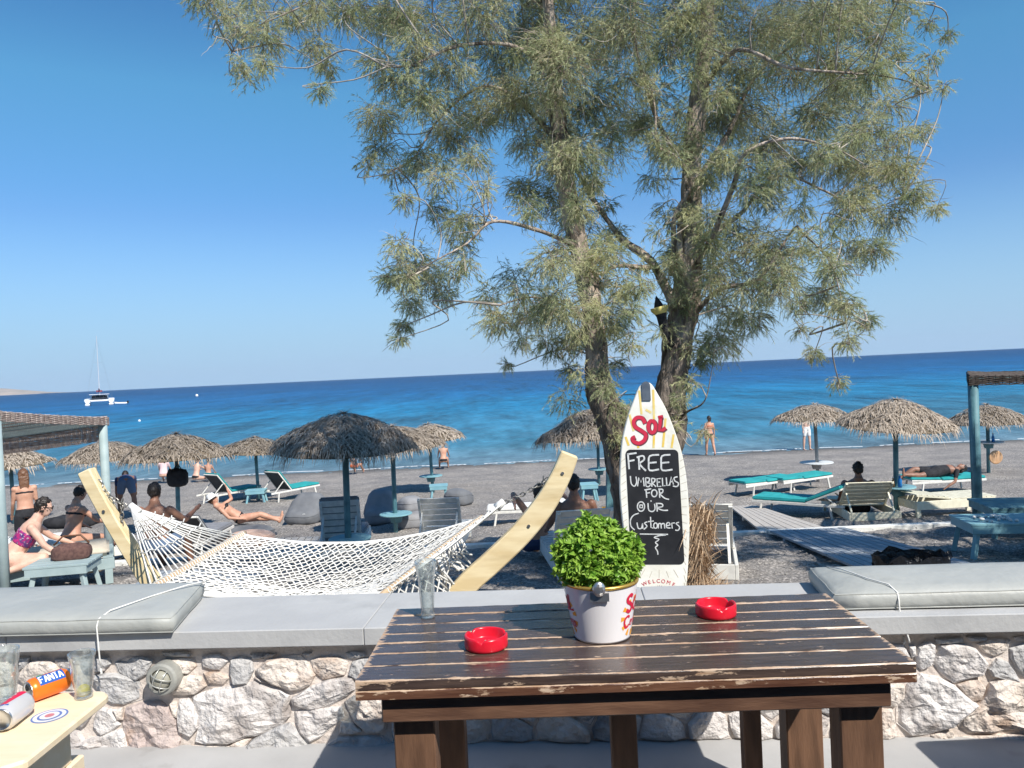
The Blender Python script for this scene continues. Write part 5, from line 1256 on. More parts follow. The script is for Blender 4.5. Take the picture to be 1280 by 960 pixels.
# ================================================================ THATCHED UMBRELLAS
random.seed(5)
def thatch_mesh(N, bw, seed, R_=1.27, H=.52):
    rs = np.random.default_rng(seed)
    def prof(t): return H * (1 - t ** 1.5)         # height over rim by radius fraction
    # inner dome
    mb = MB(); mb.lathe([(R_ * t, prof(t) - .03) for t in (0.001, .15, .3, .45, .6, .75, .88, .97)][::-1], 24)
    mb.lathe([(R_ * t, prof(t) - .07) for t in (0.001, .3, .6, .94)][::-1], 24)
    me = bpy.data.meshes.new('dome'); 
    V = []; Fs = []
    t = rs.random(N) ** .62 * .99; a = rs.random(N) * 6.283
    # underlying lumpiness (tufts)
    for i in range(N):
        ti, ai = t[i], a[i]; r = R_ * ti; L = R_ * rs.uniform(.13, .27) * (1 if ti < .85 else rs.uniform(.45, .95)); lump = .03 * math.sin(ai * 5 + seed) * ti + .09 * ti * noise.noise((math.cos(ai) * 1.6, math.sin(ai) * 1.6, seed + ti * 2)) + .05 * noise.noise((math.cos(ai) * r * 4, math.sin(ai) * r * 4, seed))
        lay = ((ti * 5 + .2 * noise.noise((math.cos(ai) * 3, math.sin(ai) * 3, seed))) % 1)
        z = prof(ti) + lump + .05 * (1 - lay) * .6; rad = Vector((math.cos(ai), math.sin(ai), 0)); slope = -H * 1.5 * max(ti, .12) ** .5 / R_
        tw = rs.normal(0, 1.15) if ti < .9 else rs.normal(0, .6); tang = Vector((-math.sin(ai), math.cos(ai), 0))
        d = (rad + Vector((0, 0, slope)) + tang * tw + Vector((0, 0, rs.normal(0, .07)))).normalized()
        if ti > .9: d = (d + Vector((0, 0, -rs.uniform(.1, 1.0)))).normalized()
        up = Vector((0, 0, 1)); sdv = d.cross(up).normalized() * bw * rs.uniform(.5, 1.2)
        p = rad * r + Vector((0, 0, z)); q = p + d * L * .55 + Vector((0, 0, .012)); e = p + d * L + Vector((0, 0, -.02 - (.05 if ti > .8 else 0) * rs.random()))
        b = len(V); V += [p - sdv, p + sdv, q + sdv * .9, q - sdv * .9, e]; Fs += [(b, b + 1, b + 2, b + 3), (b + 3, b + 2, b + 4)]
    # shaggy top-knot
    for i in range(60):
        ai = rs.random() * 6.28; d = Vector((math.cos(ai), math.sin(ai), rs.uniform(-.3, .5))).normalized(); p = Vector((0, 0, H + .02)); s_ = d.cross(Vector((0, 0, 1))).normalized() * bw; e = p + d * .22
        b = len(V); V += [p - s_, p + s_, e]; Fs.append((b, b + 1, b + 2))
    m1 = MB(); m1.add(V, Fs)
    return m1, mb
def bake(mbx, name, m, smooth=False):
    o = mbx.build(name, m, None, smooth=smooth, fix=False); me = o.data; bpy.data.objects.remove(o); return me
TH = {}
for k, (N, bw) in {'near': (5200, .0085), 'mid': (3200, .011), 'far': (1700, .015)}.items():
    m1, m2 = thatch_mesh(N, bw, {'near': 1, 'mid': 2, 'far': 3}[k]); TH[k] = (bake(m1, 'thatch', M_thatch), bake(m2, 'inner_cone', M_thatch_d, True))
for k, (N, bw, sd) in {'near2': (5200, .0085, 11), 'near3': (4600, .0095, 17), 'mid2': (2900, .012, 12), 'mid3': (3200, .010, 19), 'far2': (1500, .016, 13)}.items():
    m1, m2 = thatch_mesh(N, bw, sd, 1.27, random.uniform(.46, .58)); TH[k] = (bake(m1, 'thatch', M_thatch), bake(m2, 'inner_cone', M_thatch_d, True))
def umbrella(label, px, Y, top_py, kind, width=2.5, table=None, pole=M_teal, tilt=0, rz=None):
    b = onground(px, Y); top = P(px, top_py, Y).z - b.z; b.x = P(px, 464 + 100, Y).x
    t = thing('thatched_umbrella', label, 'beach umbrella', b, rz if rz is not None else random.random() * 6.28, 'thatched umbrellas on the beach')
    s = width / 2.66; hh = .60 * s; hh = .52 * s; sv_ = (random.uniform(.94, 1.06), random.uniform(.94, 1.06), random.uniform(.88, 1.1)); tl_ = (random.uniform(-3.5, 3.5), random.uniform(-3.5, 3.5))
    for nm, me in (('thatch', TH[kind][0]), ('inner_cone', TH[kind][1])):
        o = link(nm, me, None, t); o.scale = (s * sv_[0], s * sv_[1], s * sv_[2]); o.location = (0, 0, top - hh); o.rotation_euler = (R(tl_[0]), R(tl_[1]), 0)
        if nm == 'thatch': stuff(o)
    mb = MB(); mb.tube([(random.uniform(-.06, .06), random.uniform(-.06, .06), -.3), (0, 0, top - .12)], .052, 10); mb.build('pole', pole, t, smooth=True)
    mb = MB()
    for k in range(6):
        a = k * math.pi / 3; mb.beam((0, 0, top - .12 * s), (1.12 * s * math.cos(a), 1.12 * s * math.sin(a), top - hh - .0), .03, .03)
    mb.build('ribs', pole, t)
    if table:
        h, r, mt = table
        mb = MB(); mb.lathe([(.001, h - .03), (r - .01, h - .03), (r, h - .022), (r, h - .006), (r - .008, h), (.001, h)], 28); mb.build('tabletop', mt, t)
        mb = MB(); mb.lathe([(.12, h - .2), (.16, h - .03)], 12, capb=True); mb.build('table_bracket', pole, t)
    return t
M_tw = mat('white_round_tabletop', (.66, .68, .68), .5)
umbrella('large shaded thatched umbrella on a teal pole behind the hammock, nearest of all', 432, 12.0, 521, 'near', 2.45, (.33, .33, M_tealtop))
umbrella('thatched umbrella half hidden behind the large shaded one, teal pole with round table', 491, 17, 533, 'mid3', 2.4, (.42, .36, M_tealtop))
umbrella('small far thatched umbrella right of the shaded one, in front of the sea', 537, 25, 531, 'far', 2.5, (.55, .38, M_tealtop))
umbrella('far thatched umbrella left of the large shaded one', 319, 25, 547, 'far2', 2.3, None)
umbrella('thatched umbrella with a black bag on its pole, left of the hammock centre', 221, 18.5, 547, 'mid2', 2.5, None)
umbrella('thatched umbrella seen behind the right post of the left canopy', 131, 21, 550, 'mid', 2.45, None)
umbrella('far left thatched umbrella behind the woven canopy', 12, 22, 562, 'far', 2.4, None)
umbrella('dark shaded thatched umbrella beside the left tree trunk', 762, 13, 506, 'near2', 2.6, (.42, .3, M_tealtop))
umbrella('far thatched umbrella mostly hidden behind the surfboard sign', 812, 22, 525, 'far', 2.45, None)
umbrella('far thatched umbrella hidden behind the shaded one by the tree', 748, 25, 532, 'far', 2.2, (.52, .36, M_tealtop))
umbrella('thatched umbrella on a grey pole above the turquoise loungers', 1020, 23, 505, 'mid', 2.5, (.62, .48, M_tw), mat('grey_pole_wood', (.28, .27, .26), .8, (.36, .35, .33), 8))
umbrella('thatched umbrella with a blue bottle on its round table, between the cream loungers', 1121, 16, 503, 'near3', 2.5, (.62, .34, M_tealtop))
umbrella('thatched umbrella behind the post of the right canopy', 1236, 23.5, 509, 'mid3', 2.55, (.95, .42, M_tw))
# teal strut post between sign and plant
q = onground(772, 11.0); t = thing('leaning_post', 'dark teal leaning post between the left trunk and the surfboard sign', 'post', q)
mb = MB(); mb.beam((-.12, 0, -.2), (-.02, 0, 1.75), .12, .12); mb.build('post', M_teal, t, bevel=.006)

# ================================================================ LOUNGERS
def wood_lounger(label, base, rz, m, back=50, W=.68, L=1.9, H=.30, cushion_m=None, cushion_len=1.0, group='white slatted wooden loungers', slat_gap=.02):
    """head end towards local -y, feet towards +y"""
    t = thing('wooden_lounger', label, 'lounger', base, rz, group)
    BL = .72
    for s in (-1, 1):
        mb = MB(); mb.box((s * (W / 2 - .02), 0, H - .09), (.04, L, .17)); mb.build('side_board', m, t, bevel=.005)
        for y in (-L / 2 + .05, L / 2 - .05):
            mb = MB(); mb.box((s * (W / 2 - .05), y + (.006 if y < 0 else -.006), (H - .175) / 2), (.055, .085, H - .175)); mb.build('leg', m, t)
    for y in (-L / 2 + .017, L / 2 - .017):
        mb = MB(); mb.box((0, y, H - .09), (W - .084, .034, .166)); mb.build('end_board', m, t, bevel=.004)
    ys = -L / 2 + BL; n = 9
    for i in range(n):
        y = ys + .07 + i * (L - BL - .10) / (n - 1)
        mb = MB(); mb.box((0, y, H + .011), (W - .02, .10, .02)); mb.build('seat_slat', m, t)
    a = R(back); hx = Vector((0, ys + .02, H + .02)); dv = Vector((0, -math.cos(a), math.sin(a))); nv = Vector((0, math.sin(a), math.cos(a)))
    Mx = Matrix.Rotation(-a, 3, 'X')
    for i in range(6):
        c = hx + dv * (.08 + i * (BL - .12) / 5); mb = MB(); mb.box(c + nv * .022, (W - .06, .098 if i else .08, .018), Mx); mb.build('back_slat', m, t)
    for s in (-1, 1):
        c = hx + dv * (BL / 2); mb = MB(); mb.box(c + Vector((s * (W / 2 - .055), 0, 0)), (.045, BL, .028), Mx); mb.build('back_stile', m, t, bevel=.003)
        if back > 12:
            mb = MB(); mb.beam(hx + dv * BL * .62 + Vector((s * (W / 2 - .09), 0, -.01)), (s * (W / 2 - .09), -L / 2 + .12, H - .03), .03, .03); mb.build('back_strut', m, t)
    if cushion_m:
        mb = MB(); mb.box((0, ys + (L - BL) / 2, H + .062), (W - .06, L - BL, .08)); mb.build('seat_cushion', cushion_m, t, bevel=.025)
        mb = MB(); mb.box(hx + dv * (BL / 2 + .05) + nv * .075, (W - .06, BL + .02, .08), Mx); mb.build('back_cushion', cushion_m, t, bevel=.025)
    return t
def sling_lounger(label, base, rz, back=0, cush=M_teal_cush, frame=None, W=.66, L=1.95, H=.32, group='turquoise cushioned sun loungers', dark=True):
    frame = frame or M_white; t = thing('sun_lounger', label, 'sun lounger', base, rz, group); BL = .78; ys = -L / 2 + BL
    for s in (-1, 1):
        mb = MB(); mb.beam((s * (W / 2 - .015), -L / 2, H), (s * (W / 2 - .015), L / 2, H), .03, .055); mb.build('side_rail', frame, t, bevel=.005)
        for y, dy in ((-L / 2 + .3, -.06), (L / 2 - .22, .06)):
            mb = MB(); mb.beam((s * (W / 2 - .02), y, H - .02), (s * (W / 2 - .0), y + dy, 0), .035, .045); mb.build('leg', frame, t, bevel=.004)
    for y in (-L / 2 + .3, L / 2 - .22, L / 2 - .02):
        mb = MB(); mb.beam((-W / 2 + .032, y, H - .005), (W / 2 - .032, y, H - .005), .04, .03); mb.build('cross_bar', frame, t)
    a = R(back); hx = Vector((0, ys, H + .03)); dv = Vector((0, -math.cos(a), math.sin(a))); nv = Vector((0, math.sin(a), math.cos(a))); Mx = Matrix.Rotation(-a, 3, 'X')
    mb = MB(); mb.box(hx + dv * BL / 2 - nv * .0, (W - .05, BL, .022), Mx); mb.build('back_sling', M_dark_mesh if dark else frame, t)
    for s in (-1, 1):
        mb = MB(); mb.box(hx + dv * (BL / 2) + Vector((s * (W / 2 - .02), 0, 0)), (.03, BL, .034), Mx); mb.build('back_rail', frame, t)
    mb = MB(); mb.box(hx + dv * (BL - .01) + nv * .001, (W - .072, .03, .03), Mx); mb.build('head_rail', frame, t)
    if back > 8:
        for s in (-1, 1):
            mb = MB(); mb.beam(hx + dv * BL * .55 + Vector((s * (W / 2 - .05), 0, -.02)), (s * (W / 2 - .05), -L / 2 + .14, H - .01), .022, .022); mb.build('back_strut', frame, t)
    mb = MB(); mb.box((0, ys + (L - BL) / 2, H + .068), (W - .02, L - BL - .01, .07)); mb.build('seat_cushion', cush, t, bevel=.022)
    mb = MB(); mb.box(hx + dv * (BL / 2 + .015) + nv * .048, (W - .02, BL + .01, .065), Mx); mb.build('back_cushion', cush, t, bevel=.022)
    return t
def gp(px, Y, dz=0):
    b = onground(px, Y); b.z += dz; return b
wood_lounger('white slatted wooden lounger with raised back left of the shaded umbrella pole', gp(431, 13.6, -.04), R(4), M_grey_w, 76, W=.74, cushion_m=M_grey_cush)
wood_lounger('white slatted wooden lounger facing the sea, right of the round teal table, dappled with shade', gp(556, 14.2, -.04), R(-4), M_grey_w, 66, W=.82)
wood_lounger('white slatted wooden chair with the man sitting on it, behind the potted basil', gp(722, 9.6, -.03), R(6), M_grey_w, 50, H=.28, W=.74)
wood_lounger('white slatted wooden chair partly hidden right of the surfboard sign', gp(884, 9.4, -.03), R(-14), M_white, 52, H=.28)
wood_lounger('white wooden lounger with grey cushion behind the kneeling woman on the left', gp(98, 14.0, -.03), R(-60), M_white, 28, cushion_m=M_white_c)
wood_lounger('cream slatted lounger with raised back beneath the umbrella with the blue bottle', gp(1074, 16.2, -.04), R(-6), M_cream, 46, W=1.0)
wood_lounger('flat cream wooden lounger right of the blue bottle table', gp(1180, 15.8, -.04), R(-84), M_cream, 7, L=1.7, H=.42, W=.8)
sling_lounger('dark grey reclined lounger back beside the black bag umbrella pole', gp(246, 15.0, -.02), R(0), 40, M_grey_cush, group='other loungers', W=.80)
sling_lounger('turquoise lounger with black back raised, left of the far small table', gp(288, 25, 0), R(-35), 52, W=.75)
sling_lounger('turquoise lounger with black back raised, behind the grey beanbag', gp(362, 25, 0), R(-35), 52, W=.75)
sling_lounger('flat turquoise lounger, left one of the pair by the grey umbrella pole', gp(955, 21.0, 0), R(-62), 2)
sling_lounger('flat turquoise lounger, right one of the pair by the grey umbrella pole', gp(1000, 21.4, 0), R(-62), 2)
sling_lounger('turquoise lounger with dark raised back at the boardwalk edge', gp(1003, 16.6, 0), R(52), 24, W=.74)
sling_lounger('turquoise lounger with the sleeping person behind the flat cream lounger', gp(1176, 19.6, 0), R(-86), 3, W=.75)
sling_lounger('small white lounger in the sun behind the hammock chain', gp(663, 17.5, 0), R(90), 5, cush=M_white_c, group='other loungers', dark=False)
sling_lounger('white lounger with a cushion behind the left canopy post', gp(22, 15.0, 0), R(-70), 30, cush=M_white_c, group='other loungers', dark=False)

# ---------------------------------------------------------------- beanbags
def beanbag(label, base, rz, dims, m, seed, sharp=False, group='grey beanbags on the pebbles', name='beanbag', cat='beanbag'):
    t = thing(name, label, cat, base, rz, group); mb = MB(); nu, nv = 28, 16; V = []
    for j in range(nv + 1):
        th = math.pi * j / nv
        for k in range(nu):
            a = 2 * math.pi * k / nu; x, y, z = math.sin(th) * math.cos(a), math.sin(th) * math.sin(a), -math.cos(th)
            e = .62; x = math.copysign(abs(x) ** e, x); y = math.copysign(abs(y) ** e, y); z = math.copysign(abs(z) ** .7, z)
            hgt = (1 - .3 * max(0, y)) if not sharp else (1 - .5 * (1 / (1 + math.exp(-(y - .1) * 7))))
            zz = (z * .5 + .5) * hgt; w_ = 1 + .06 * noise.noise((x * 2, y * 2, z * 2 + seed)); 
            V.append((x * dims[0] / 2 * w_ * (1 - .12 * zz), y * dims[1] / 2 * w_, zz * dims[2] + .015 * noise.noise((x * 5, y * 5, z * 5 + seed))))
    mb.add(V, [(j * nu + k, j * nu + (k + 1) % nu, (j + 1) * nu + (k + 1) % nu, (j + 1) * nu + k) for j in range(nv) for k in range(nu)])
    mb.build('bag', m, t, smooth=True)
    se = MB(); jm = int(nv * .62); 
    se.tube([Vector(V[jm * nu + k % nu]) * 1.006 for k in range(nu + 1)], .008, 4, caps=False); se.build('piping', m, t)
    return t
M_bag = mat('grey_beanbag_fabric', (.135, .14, .15), .85, (.175, .18, .19), 4, bump=.3, bscale=10, bdist=.02)
M_bag2 = mat('light_grey_beanbag_fabric', (.22, .22, .23), .85, (.27, .27, .28), 4, bump=.3, bscale=10, bdist=.02)
beanbag('dark grey beanbag lounger with a white label left of the slatted lounger', gp(383, 19.3, -.02), R(165), (.92, 1.0, .78), M_bag, 1, True)
mb = MB(); mb.box((0, 0, 0), (.42, .012, .035), (0, .1, 0)); o = mb.build('fabric_label', M_white_c, bpy.data.objects['beanbag']); o.location = (-.02, .42, .30); o.rotation_euler = (R(-35), 0, 0)
beanbag('light grey wedge beanbag behind the teal umbrella pole', gp(476, 18.6, -.02), R(180), (.75, .9, .85), M_bag2, 2, True)
beanbag('round beanbag with dark striped opening in the sun', gp(512, 20.3, -.02), R(40), (.6, .7, .48), M_bag2, 3)
beanbag('light grey beanbag next to the sunlit slatted lounger', gp(515, 17.6, -.02), R(10), (.85, .7, .4), M_bag2, 4)
beanbag('dark beanbag beside the far teal table', gp(574, 21.5, -.02), R(-30), (.8, .7, .5), M_bag, 5)
beanbag('low grey beanbag under the lying woman with the white hat', gp(300, 17.0, -.02), R(75), (.7, 1.6, .34), M_bag, 6)
beanbag('peach towel covered cushion in front of the lying woman', gp(308, 16.0, -.02), R(80), (.6, 1.2, .34), mat('peach_towel', (.68, .42, .30), .9, (.75, .52, .4), 6), 7, group='towels and cushions', name='floor_cushion', cat='cushion')
# ---------------------------------------------------------------- small tables
def side_table(label, base, rz, w_, d_, h, m, group='teal wooden tables', nslat=4):
    t = thing('side_table', label, 'table', base, rz, group); n = nslat
    for i in range(n):
        mb = MB(); mb.box((0, -d_ / 2 + (i + .5) * d_ / n, h - .014), (w_, d_ / n - .008, .028)); mb.build('slat', m, t, bevel=.003)
    for s in (-1, 1):
        mb = MB(); mb.box((0, s * (d_ / 2 - .02), h - .075), (w_ - .04, .03, .09)); mb.build('apron', m, t)
        mb = MB(); mb.box((s * (w_ / 2 - .035), 0, h - .075), (.03, d_ - .075, .088)); mb.build('apron', m, t)
        for u in (-1, 1):
            mb = MB(); mb.beam((s * (w_ / 2 - .09), u * (d_ / 2 - .07), h - .12), (s * (w_ / 2 - .03), u * (d_ / 2 - .04), 0), .055, .055); mb.build('leg', m, t, bevel=.004)
    return t
side_table('small teal table between the two far turquoise loungers', gp(321, 24.4), R(8), .62, .5, .42, M_tealtop)
side_table('small teal table beside the dark beanbag near the water', gp(549, 22.8), R(5), .55, .5, .48, M_tealtop)
side_table('small teal table left of the far poles by the tree', gp(736, 21), R(5), .5, .5, .5, M_tealtop)
side_table('pale blue side table of the left canopy daybed beside the kneeling woman', gp(82, 9.35, -.02), R(10), .72, .52, .44, M_pale)
side_table('teal slatted table at the right edge holding small white shells', gp(1262, 9.2, -.02), R(-8), 1.1, .62, .45, M_tealtop)
side_table('long teal slatted bench behind the right table', gp(1300, 10.4, -.02), R(-10), 1.5, .8, .47, M_teal, nslat=6)

# ================================================================ CANOPIES
def wicker(): 
    m = bpy.data.materials.new('woven_reed'); m.use_nodes = True; N = m.node_tree.nodes; L = m.node_tree.links; b = N['Principled BSDF']; b.inputs['Roughness'].default_value = .9
    tc = N.new('ShaderNodeTexCoord'); wv = N.new('ShaderNodeTexWave'); wv.inputs['Scale'].default_value = 9; wv.inputs['Distortion'].default_value = 1.2; wv.bands_direction = 'DIAGONAL'
    L.new(tc.outputs['Object'], wv.inputs[0]); cr = N.new('ShaderNodeValToRGB'); cr.color_ramp.elements[0].color = (.16, .11, .09, 1); cr.color_ramp.elements[1].color = (.42, .33, .28, 1)
    L.new(wv.outputs[0], cr.inputs[0]); L.new(cr.outputs[0], b.inputs['Base Color']); return m
M_wick = wicker()
M_reed = mat('brown_reed', (.34, .26, .23), .9, (.56, .47, .42), 18)
M_reed_d = mat('dark_reed', (.045, .035, .03), .9, (.11, .09, .08), 18)
def reed_sheet(c0, c1, c2, c3, nu, nv, r, gap, mb, sagf=0):
    """woven mat: reeds along c0->c1 stacked to c3, cross ties"""
    c0, c1, c2, c3 = map(Vector, (c0, c1, c2, c3))
    for i in range(nv):
        v = (i + .5) / nv; a = c0.lerp(c3, v); b = c1.lerp(c2, v); pts = []
        for k in range(nu + 1):
            u = k / nu; p = a.lerp(b, u); p = p + Vector((0, 0, -sagf * 4 * u * (1 - u) + .006 * noise.noise((u * 12, v * 12, 3)) + (.004 if (k + i) % 2 else -.004))); pts.append(p)
        mb.tube(pts, r, 3, caps=False)
    for k in range(nu + 1):
        u = k / nu; pts = [c0.lerp(c3, v / 6).lerp(c1.lerp(c2, v / 6), u) + Vector((0, 0, -sagf * 4 * u * (1 - u) + .004)) for v in range(7)]; mb.tube(pts, r * .8, 3, caps=False)
def canopy(label, A_, B_, C_, D_, tops, m_post, m_reed, fasc=.13, hang=None):
    t = thing('reed_canopy', label, 'canopy', A_); A_, B_, C_, D_ = [Vector(v) for v in (A_, B_, C_, D_)]; o = Vector(A_)
    for p, th_ in zip((A_, B_, C_, D_), tops):
        mb = MB(); mb.tube([Vector((p.x, p.y, p.z - .3)), Vector((p.x, p.y, th_ - .04))], .062, 10); mb.build('post', m_post, t, smooth=True, off=o)
    cor = [Vector((p.x, p.y, th_)) for p, th_ in zip((A_, B_, C_, D_), tops)]
    for i in range(4):
        a, b = cor[i], cor[(i + 1) % 4]; d = (b - a).normalized() * .05; mb = MB(); mb.beam(a + d + Vector((0, 0, -.05)), b - d + Vector((0, 0, -.05)), .08, .09); mb.build('top_beam', m_post, t, off=o, bevel=.004)
    cen = sum(cor, Vector()) / 4
    ex = [c + (c - cen) * .05 + Vector((0, 0, .03)) for c in cor]
    mb = MB(); reed_sheet(ex[0], ex[1], ex[2], ex[3], 24, 60, .011, 0, mb, .05); mb.build('reed_roof', m_reed, t, off=o)
    # rafters under the roof
    for k in range(7):
        u = (k + .5) / 7; mb = MB(); mb.beam(cor[0].lerp(cor[1], u) + Vector((0, 0, -.035)), cor[3].lerp(cor[2], u) + Vector((0, 0, -.035)), .03, .03); mb.build('rafter', m_post, t, off=o)
    for i in range(4):
        a, b = ex[i] + (ex[i] - cen) * .012, ex[(i + 1) % 4] + (ex[(i + 1) % 4] - cen) * .012; mb = MB(); a = a + Vector((0, 0, -.01)); b = b + Vector((0, 0, -.01))
        dz = Vector((0, 0, -fasc)); reed_sheet(a, b, b + dz, a + dz, 26, 9, .009, 0, mb, .012); mb.build('reed_fascia', m_reed, t, off=o)
    if hang:
        i, h = hang; a, b = cor[i], cor[(i + 1) % 4]; mb = MB(); dz = Vector((0, 0, -h)); reed_sheet(a + Vector((0, 0, -.1)), b + Vector((0, 0, -.1)), b + dz, a + dz, 22, 22, .008, 0, mb, .01); mb.build('hanging_mat', m_reed, t, off=o)
    return t
cA = onground(7, 9.2); cB = onground(138, 11.4); v = (cB - cA); v.z = 0; vn = v.normalized(); pr = Vector((-vn.y, vn.x, 0)) * 1.75
cC = cB + pr; cD = cA + pr
for c in (cC, cD): c.z = zt(0, c.y)
zA = P(9, 516, 9.2).z; zB = P(143, 523, 11.4).z; zC = P(28, 541, cC.y).z
canopy('woven reed canopy on pale blue posts over the daybed at the left', cA, cB, cC, cD, (zA, zB, zC, zA + zC - zB), M_pale, M_reed, fasc=.12, hang=(1, .32))
rA = onground(1226, 11.5); rtop = P(1210, 472, 11.5).z
rB = rA + Vector((1.25, 2.2, 0)); rC = rB + Vector((2.0, -.6, 0)); rD = rA + Vector((2.2, -.4, 0))
rA.x = P(1220, 560, 11.5).x
for c in (rB, rC, rD): c.z = zt(0, c.y)
canopy('dark woven reed canopy on teal posts at the right edge', rA, rD, rC, rB, (rtop,) * 4, M_teal, M_reed_d, fasc=.14)
# daybed beneath left canopy
db = gp(30, 9.9, 0); t = thing('daybed', 'pale blue slatted daybed with a beige mattress under the left canopy', 'daybed', db, R(-62)); 
for s in (-1, 1):
    mb = MB(); mb.box((s * .43, 0, .26), (.04, 2.1, .14)); mb.build('side_board', M_pale, t, bevel=.005)
    for y in (-.98, .98): mb = MB(); mb.box((s * .42, y, .095), (.07, .09, .19)); mb.build('leg', M_pale, t)
for i in range(12): mb = MB(); mb.box((0, -.98 + i * .178, .345), (.9, .12, .022)); mb.build('slat', M_pale, t)
mb = MB(); mb.box((0, 0, .41), (.84, 2.0, .10)); mb.build('mattress', M_beige, t, bevel=.035, smooth=True)
# brown bag on the blue table + towels
tb_ = bpy.data.objects['side_table.003']; bl = Vector(tb_.location)
def softbox(name, label, cat, loc, rz, dims, m, seed, group=None):
    t = thing(name, label, cat, loc, rz, group); mb = MB(); nu, nv = 22, 12; V = []
    for j in range(nv + 1):
        th = math.pi * j / nv
        for k in range(nu):
            a = 2 * math.pi * k / nu; x, y, z = math.sin(th) * math.cos(a), math.sin(th) * math.sin(a), -math.cos(th)
            x, y, z = [math.copysign(abs(q) ** .55, q) for q in (x, y, z)]; w_ = 1 + .12 * noise.noise((x * 2.4, y * 2.4, z * 2.4 + seed))
            V.append((x * dims[0] / 2 * w_, y * dims[1] / 2 * w_, max(0, (z * .5 + .5) * dims[2] * (1 + .18 * noise.noise((x * 3, y * 3, seed))))))
    mb.add(V, [(j * nu + k, j * nu + (k + 1) % nu, (j + 1) * nu + (k + 1) % nu, (j + 1) * nu + k) for j in range(nv) for k in range(nu)]); o = mb.build('body', m, t, smooth=True); return t
hbg = softbox('handbag', 'brown woven bag standing on the pale blue side table', 'bag', P(92, 690, 9.45) + Vector((-.02, 0, -.10)), R(12), (.44, .24, .2), mat('brown_woven_bag', (.09, .045, .04), .9, (.15, .08, .065), 30), 3)
mb = MB(); mb.tube([(-.2, 0, .2), (-.1, .02, .3), (.1, .02, .3), (.2, 0, .2)], .012, 6); mb.build('handle', M_hair_b, hbg, smooth=True)
softbox('towel_pile', 'black clothes heaped on the white lounger behind the kneeling woman', 'clothes', P(90, 652, 13.2) + Vector((0, 0, -.1)), R(5), (.85, .4, .2), M_black, 9)
softbox('straw_hat_box', 'beige towel roll at the front edge of the left daybed', 'towel', P(112, 700, 10.2) + Vector((0, 0, -.16)), R(10), (.42, .3, .16), M_beige, 12)

# ================================================================ BOARDWALKS
M_plank = mat('grey_weathered_decking', (.26, .29, .33), .85, (.36, .39, .42), 3, stretch=(8, .7, 1), bump=.3, bscale=30, bdist=.004)
M_plank_l = mat('light_weathered_decking', (.42, .38, .34), .85, (.52, .48, .43), 4, stretch=(4, 4, 1), bump=.3, bscale=30, bdist=.004)
def walkway(label, l0, r0, l1, r1, n, m, nseg, lift=.075, group=None):
    l0, r0, l1, r1 = map(Vector, (l0, r0, l1, r1)); t = thing('boardwalk', label, 'boardwalk', l0, 0, group)
    for s in range(nseg):
        for i in range(n):
            a0, a1 = i / n + .008, (i + 1) / n - .008; s0, s1 = s / nseg + .003, (s + 1) / nseg - .003; c = []
            for sv in (s0, s1):
                L_, R_ = l0.lerp(l1, sv), r0.lerp(r1, sv)
                for av in (a0, a1):
                    p = L_.lerp(R_, av); zz = zt(0, l0.y) + (zt(0, l1.y) - zt(0, l0.y)) * sv; c.append(Vector((p.x, p.y, zz + lift + .003 * noise.noise((i * 3.1, s * 5.7, 0)))))
            vs = [c[0], c[1], c[3], c[2]]; vs = [v - l0 for v in vs]; dn = Vector((0, 0, -.03)); mb = MB(); mb.add([v + dn for v in vs] + vs, [(0, 3, 2, 1), (4, 5, 6, 7), (0, 1, 5, 4), (1, 2, 6, 5), (2, 3, 7, 6), (3, 0, 4, 7)]); mb.build('plank', m, t)
    for s in (0.1, .5, .9):
        L_, R_ = l0.lerp(l1, s), r0.lerp(r1, s); L_.z = R_.z = zt(0, l0.y) + (zt(0, l1.y) - zt(0, l0.y)) * s + lift - .06; mb = MB(); mb.beam(L_ - l0, R_ - l0, .08, .05); mb.build('joist', m, t)
    return t
walkway('grey lengthwise plank boardwalk leading from the bar to the beach right of the tree', (3.66, 5.0, -.5), (5.06, 5.0, -.5), (3.74, 11.45, -1), (4.86, 11.45, -1), 10, M_plank, 3)
walkway('farther boardwalk section beyond the timber kerb leading to the turquoise loungers', (3.78, 11.9, -1), (4.84, 11.9, -1), (4.95, 17.9, -1.8), (5.55, 17.9, -1.8), 7, M_plank_l, 2, .12)
walkway('grey plank deck on the sand behind the left end of the hammock', (-4.0, 5.2, -.5), (-2.6, 5.2, -.5), (-4.95, 10.4, -.9), (-3.4, 10.4, -.9), 9, M_plank, 2)
walkway('light wooden plank strip on the pebbles left of the slatted lounger', (-4.55, 13.2, -1), (-3.45, 13.2, -1), (-5.3, 16.4, -1), (-4.1, 16.4, -1), 8, M_plank_l, 1)
kb = thing('timber_kerb', 'pale timber edging crossing the beach and stepping down to the pebbles', 'edging', (0, 11.62, zt(0, 11.6)))
for i in range(14):
    x = -17.5 + i * 2.5; mb = MB(); mb.box((x + .02 * (i % 2), .02 * math.sin(i), .035), (2.49, .13, .12)); mb.build('timber', M_grey_w, kb, bevel=.01)

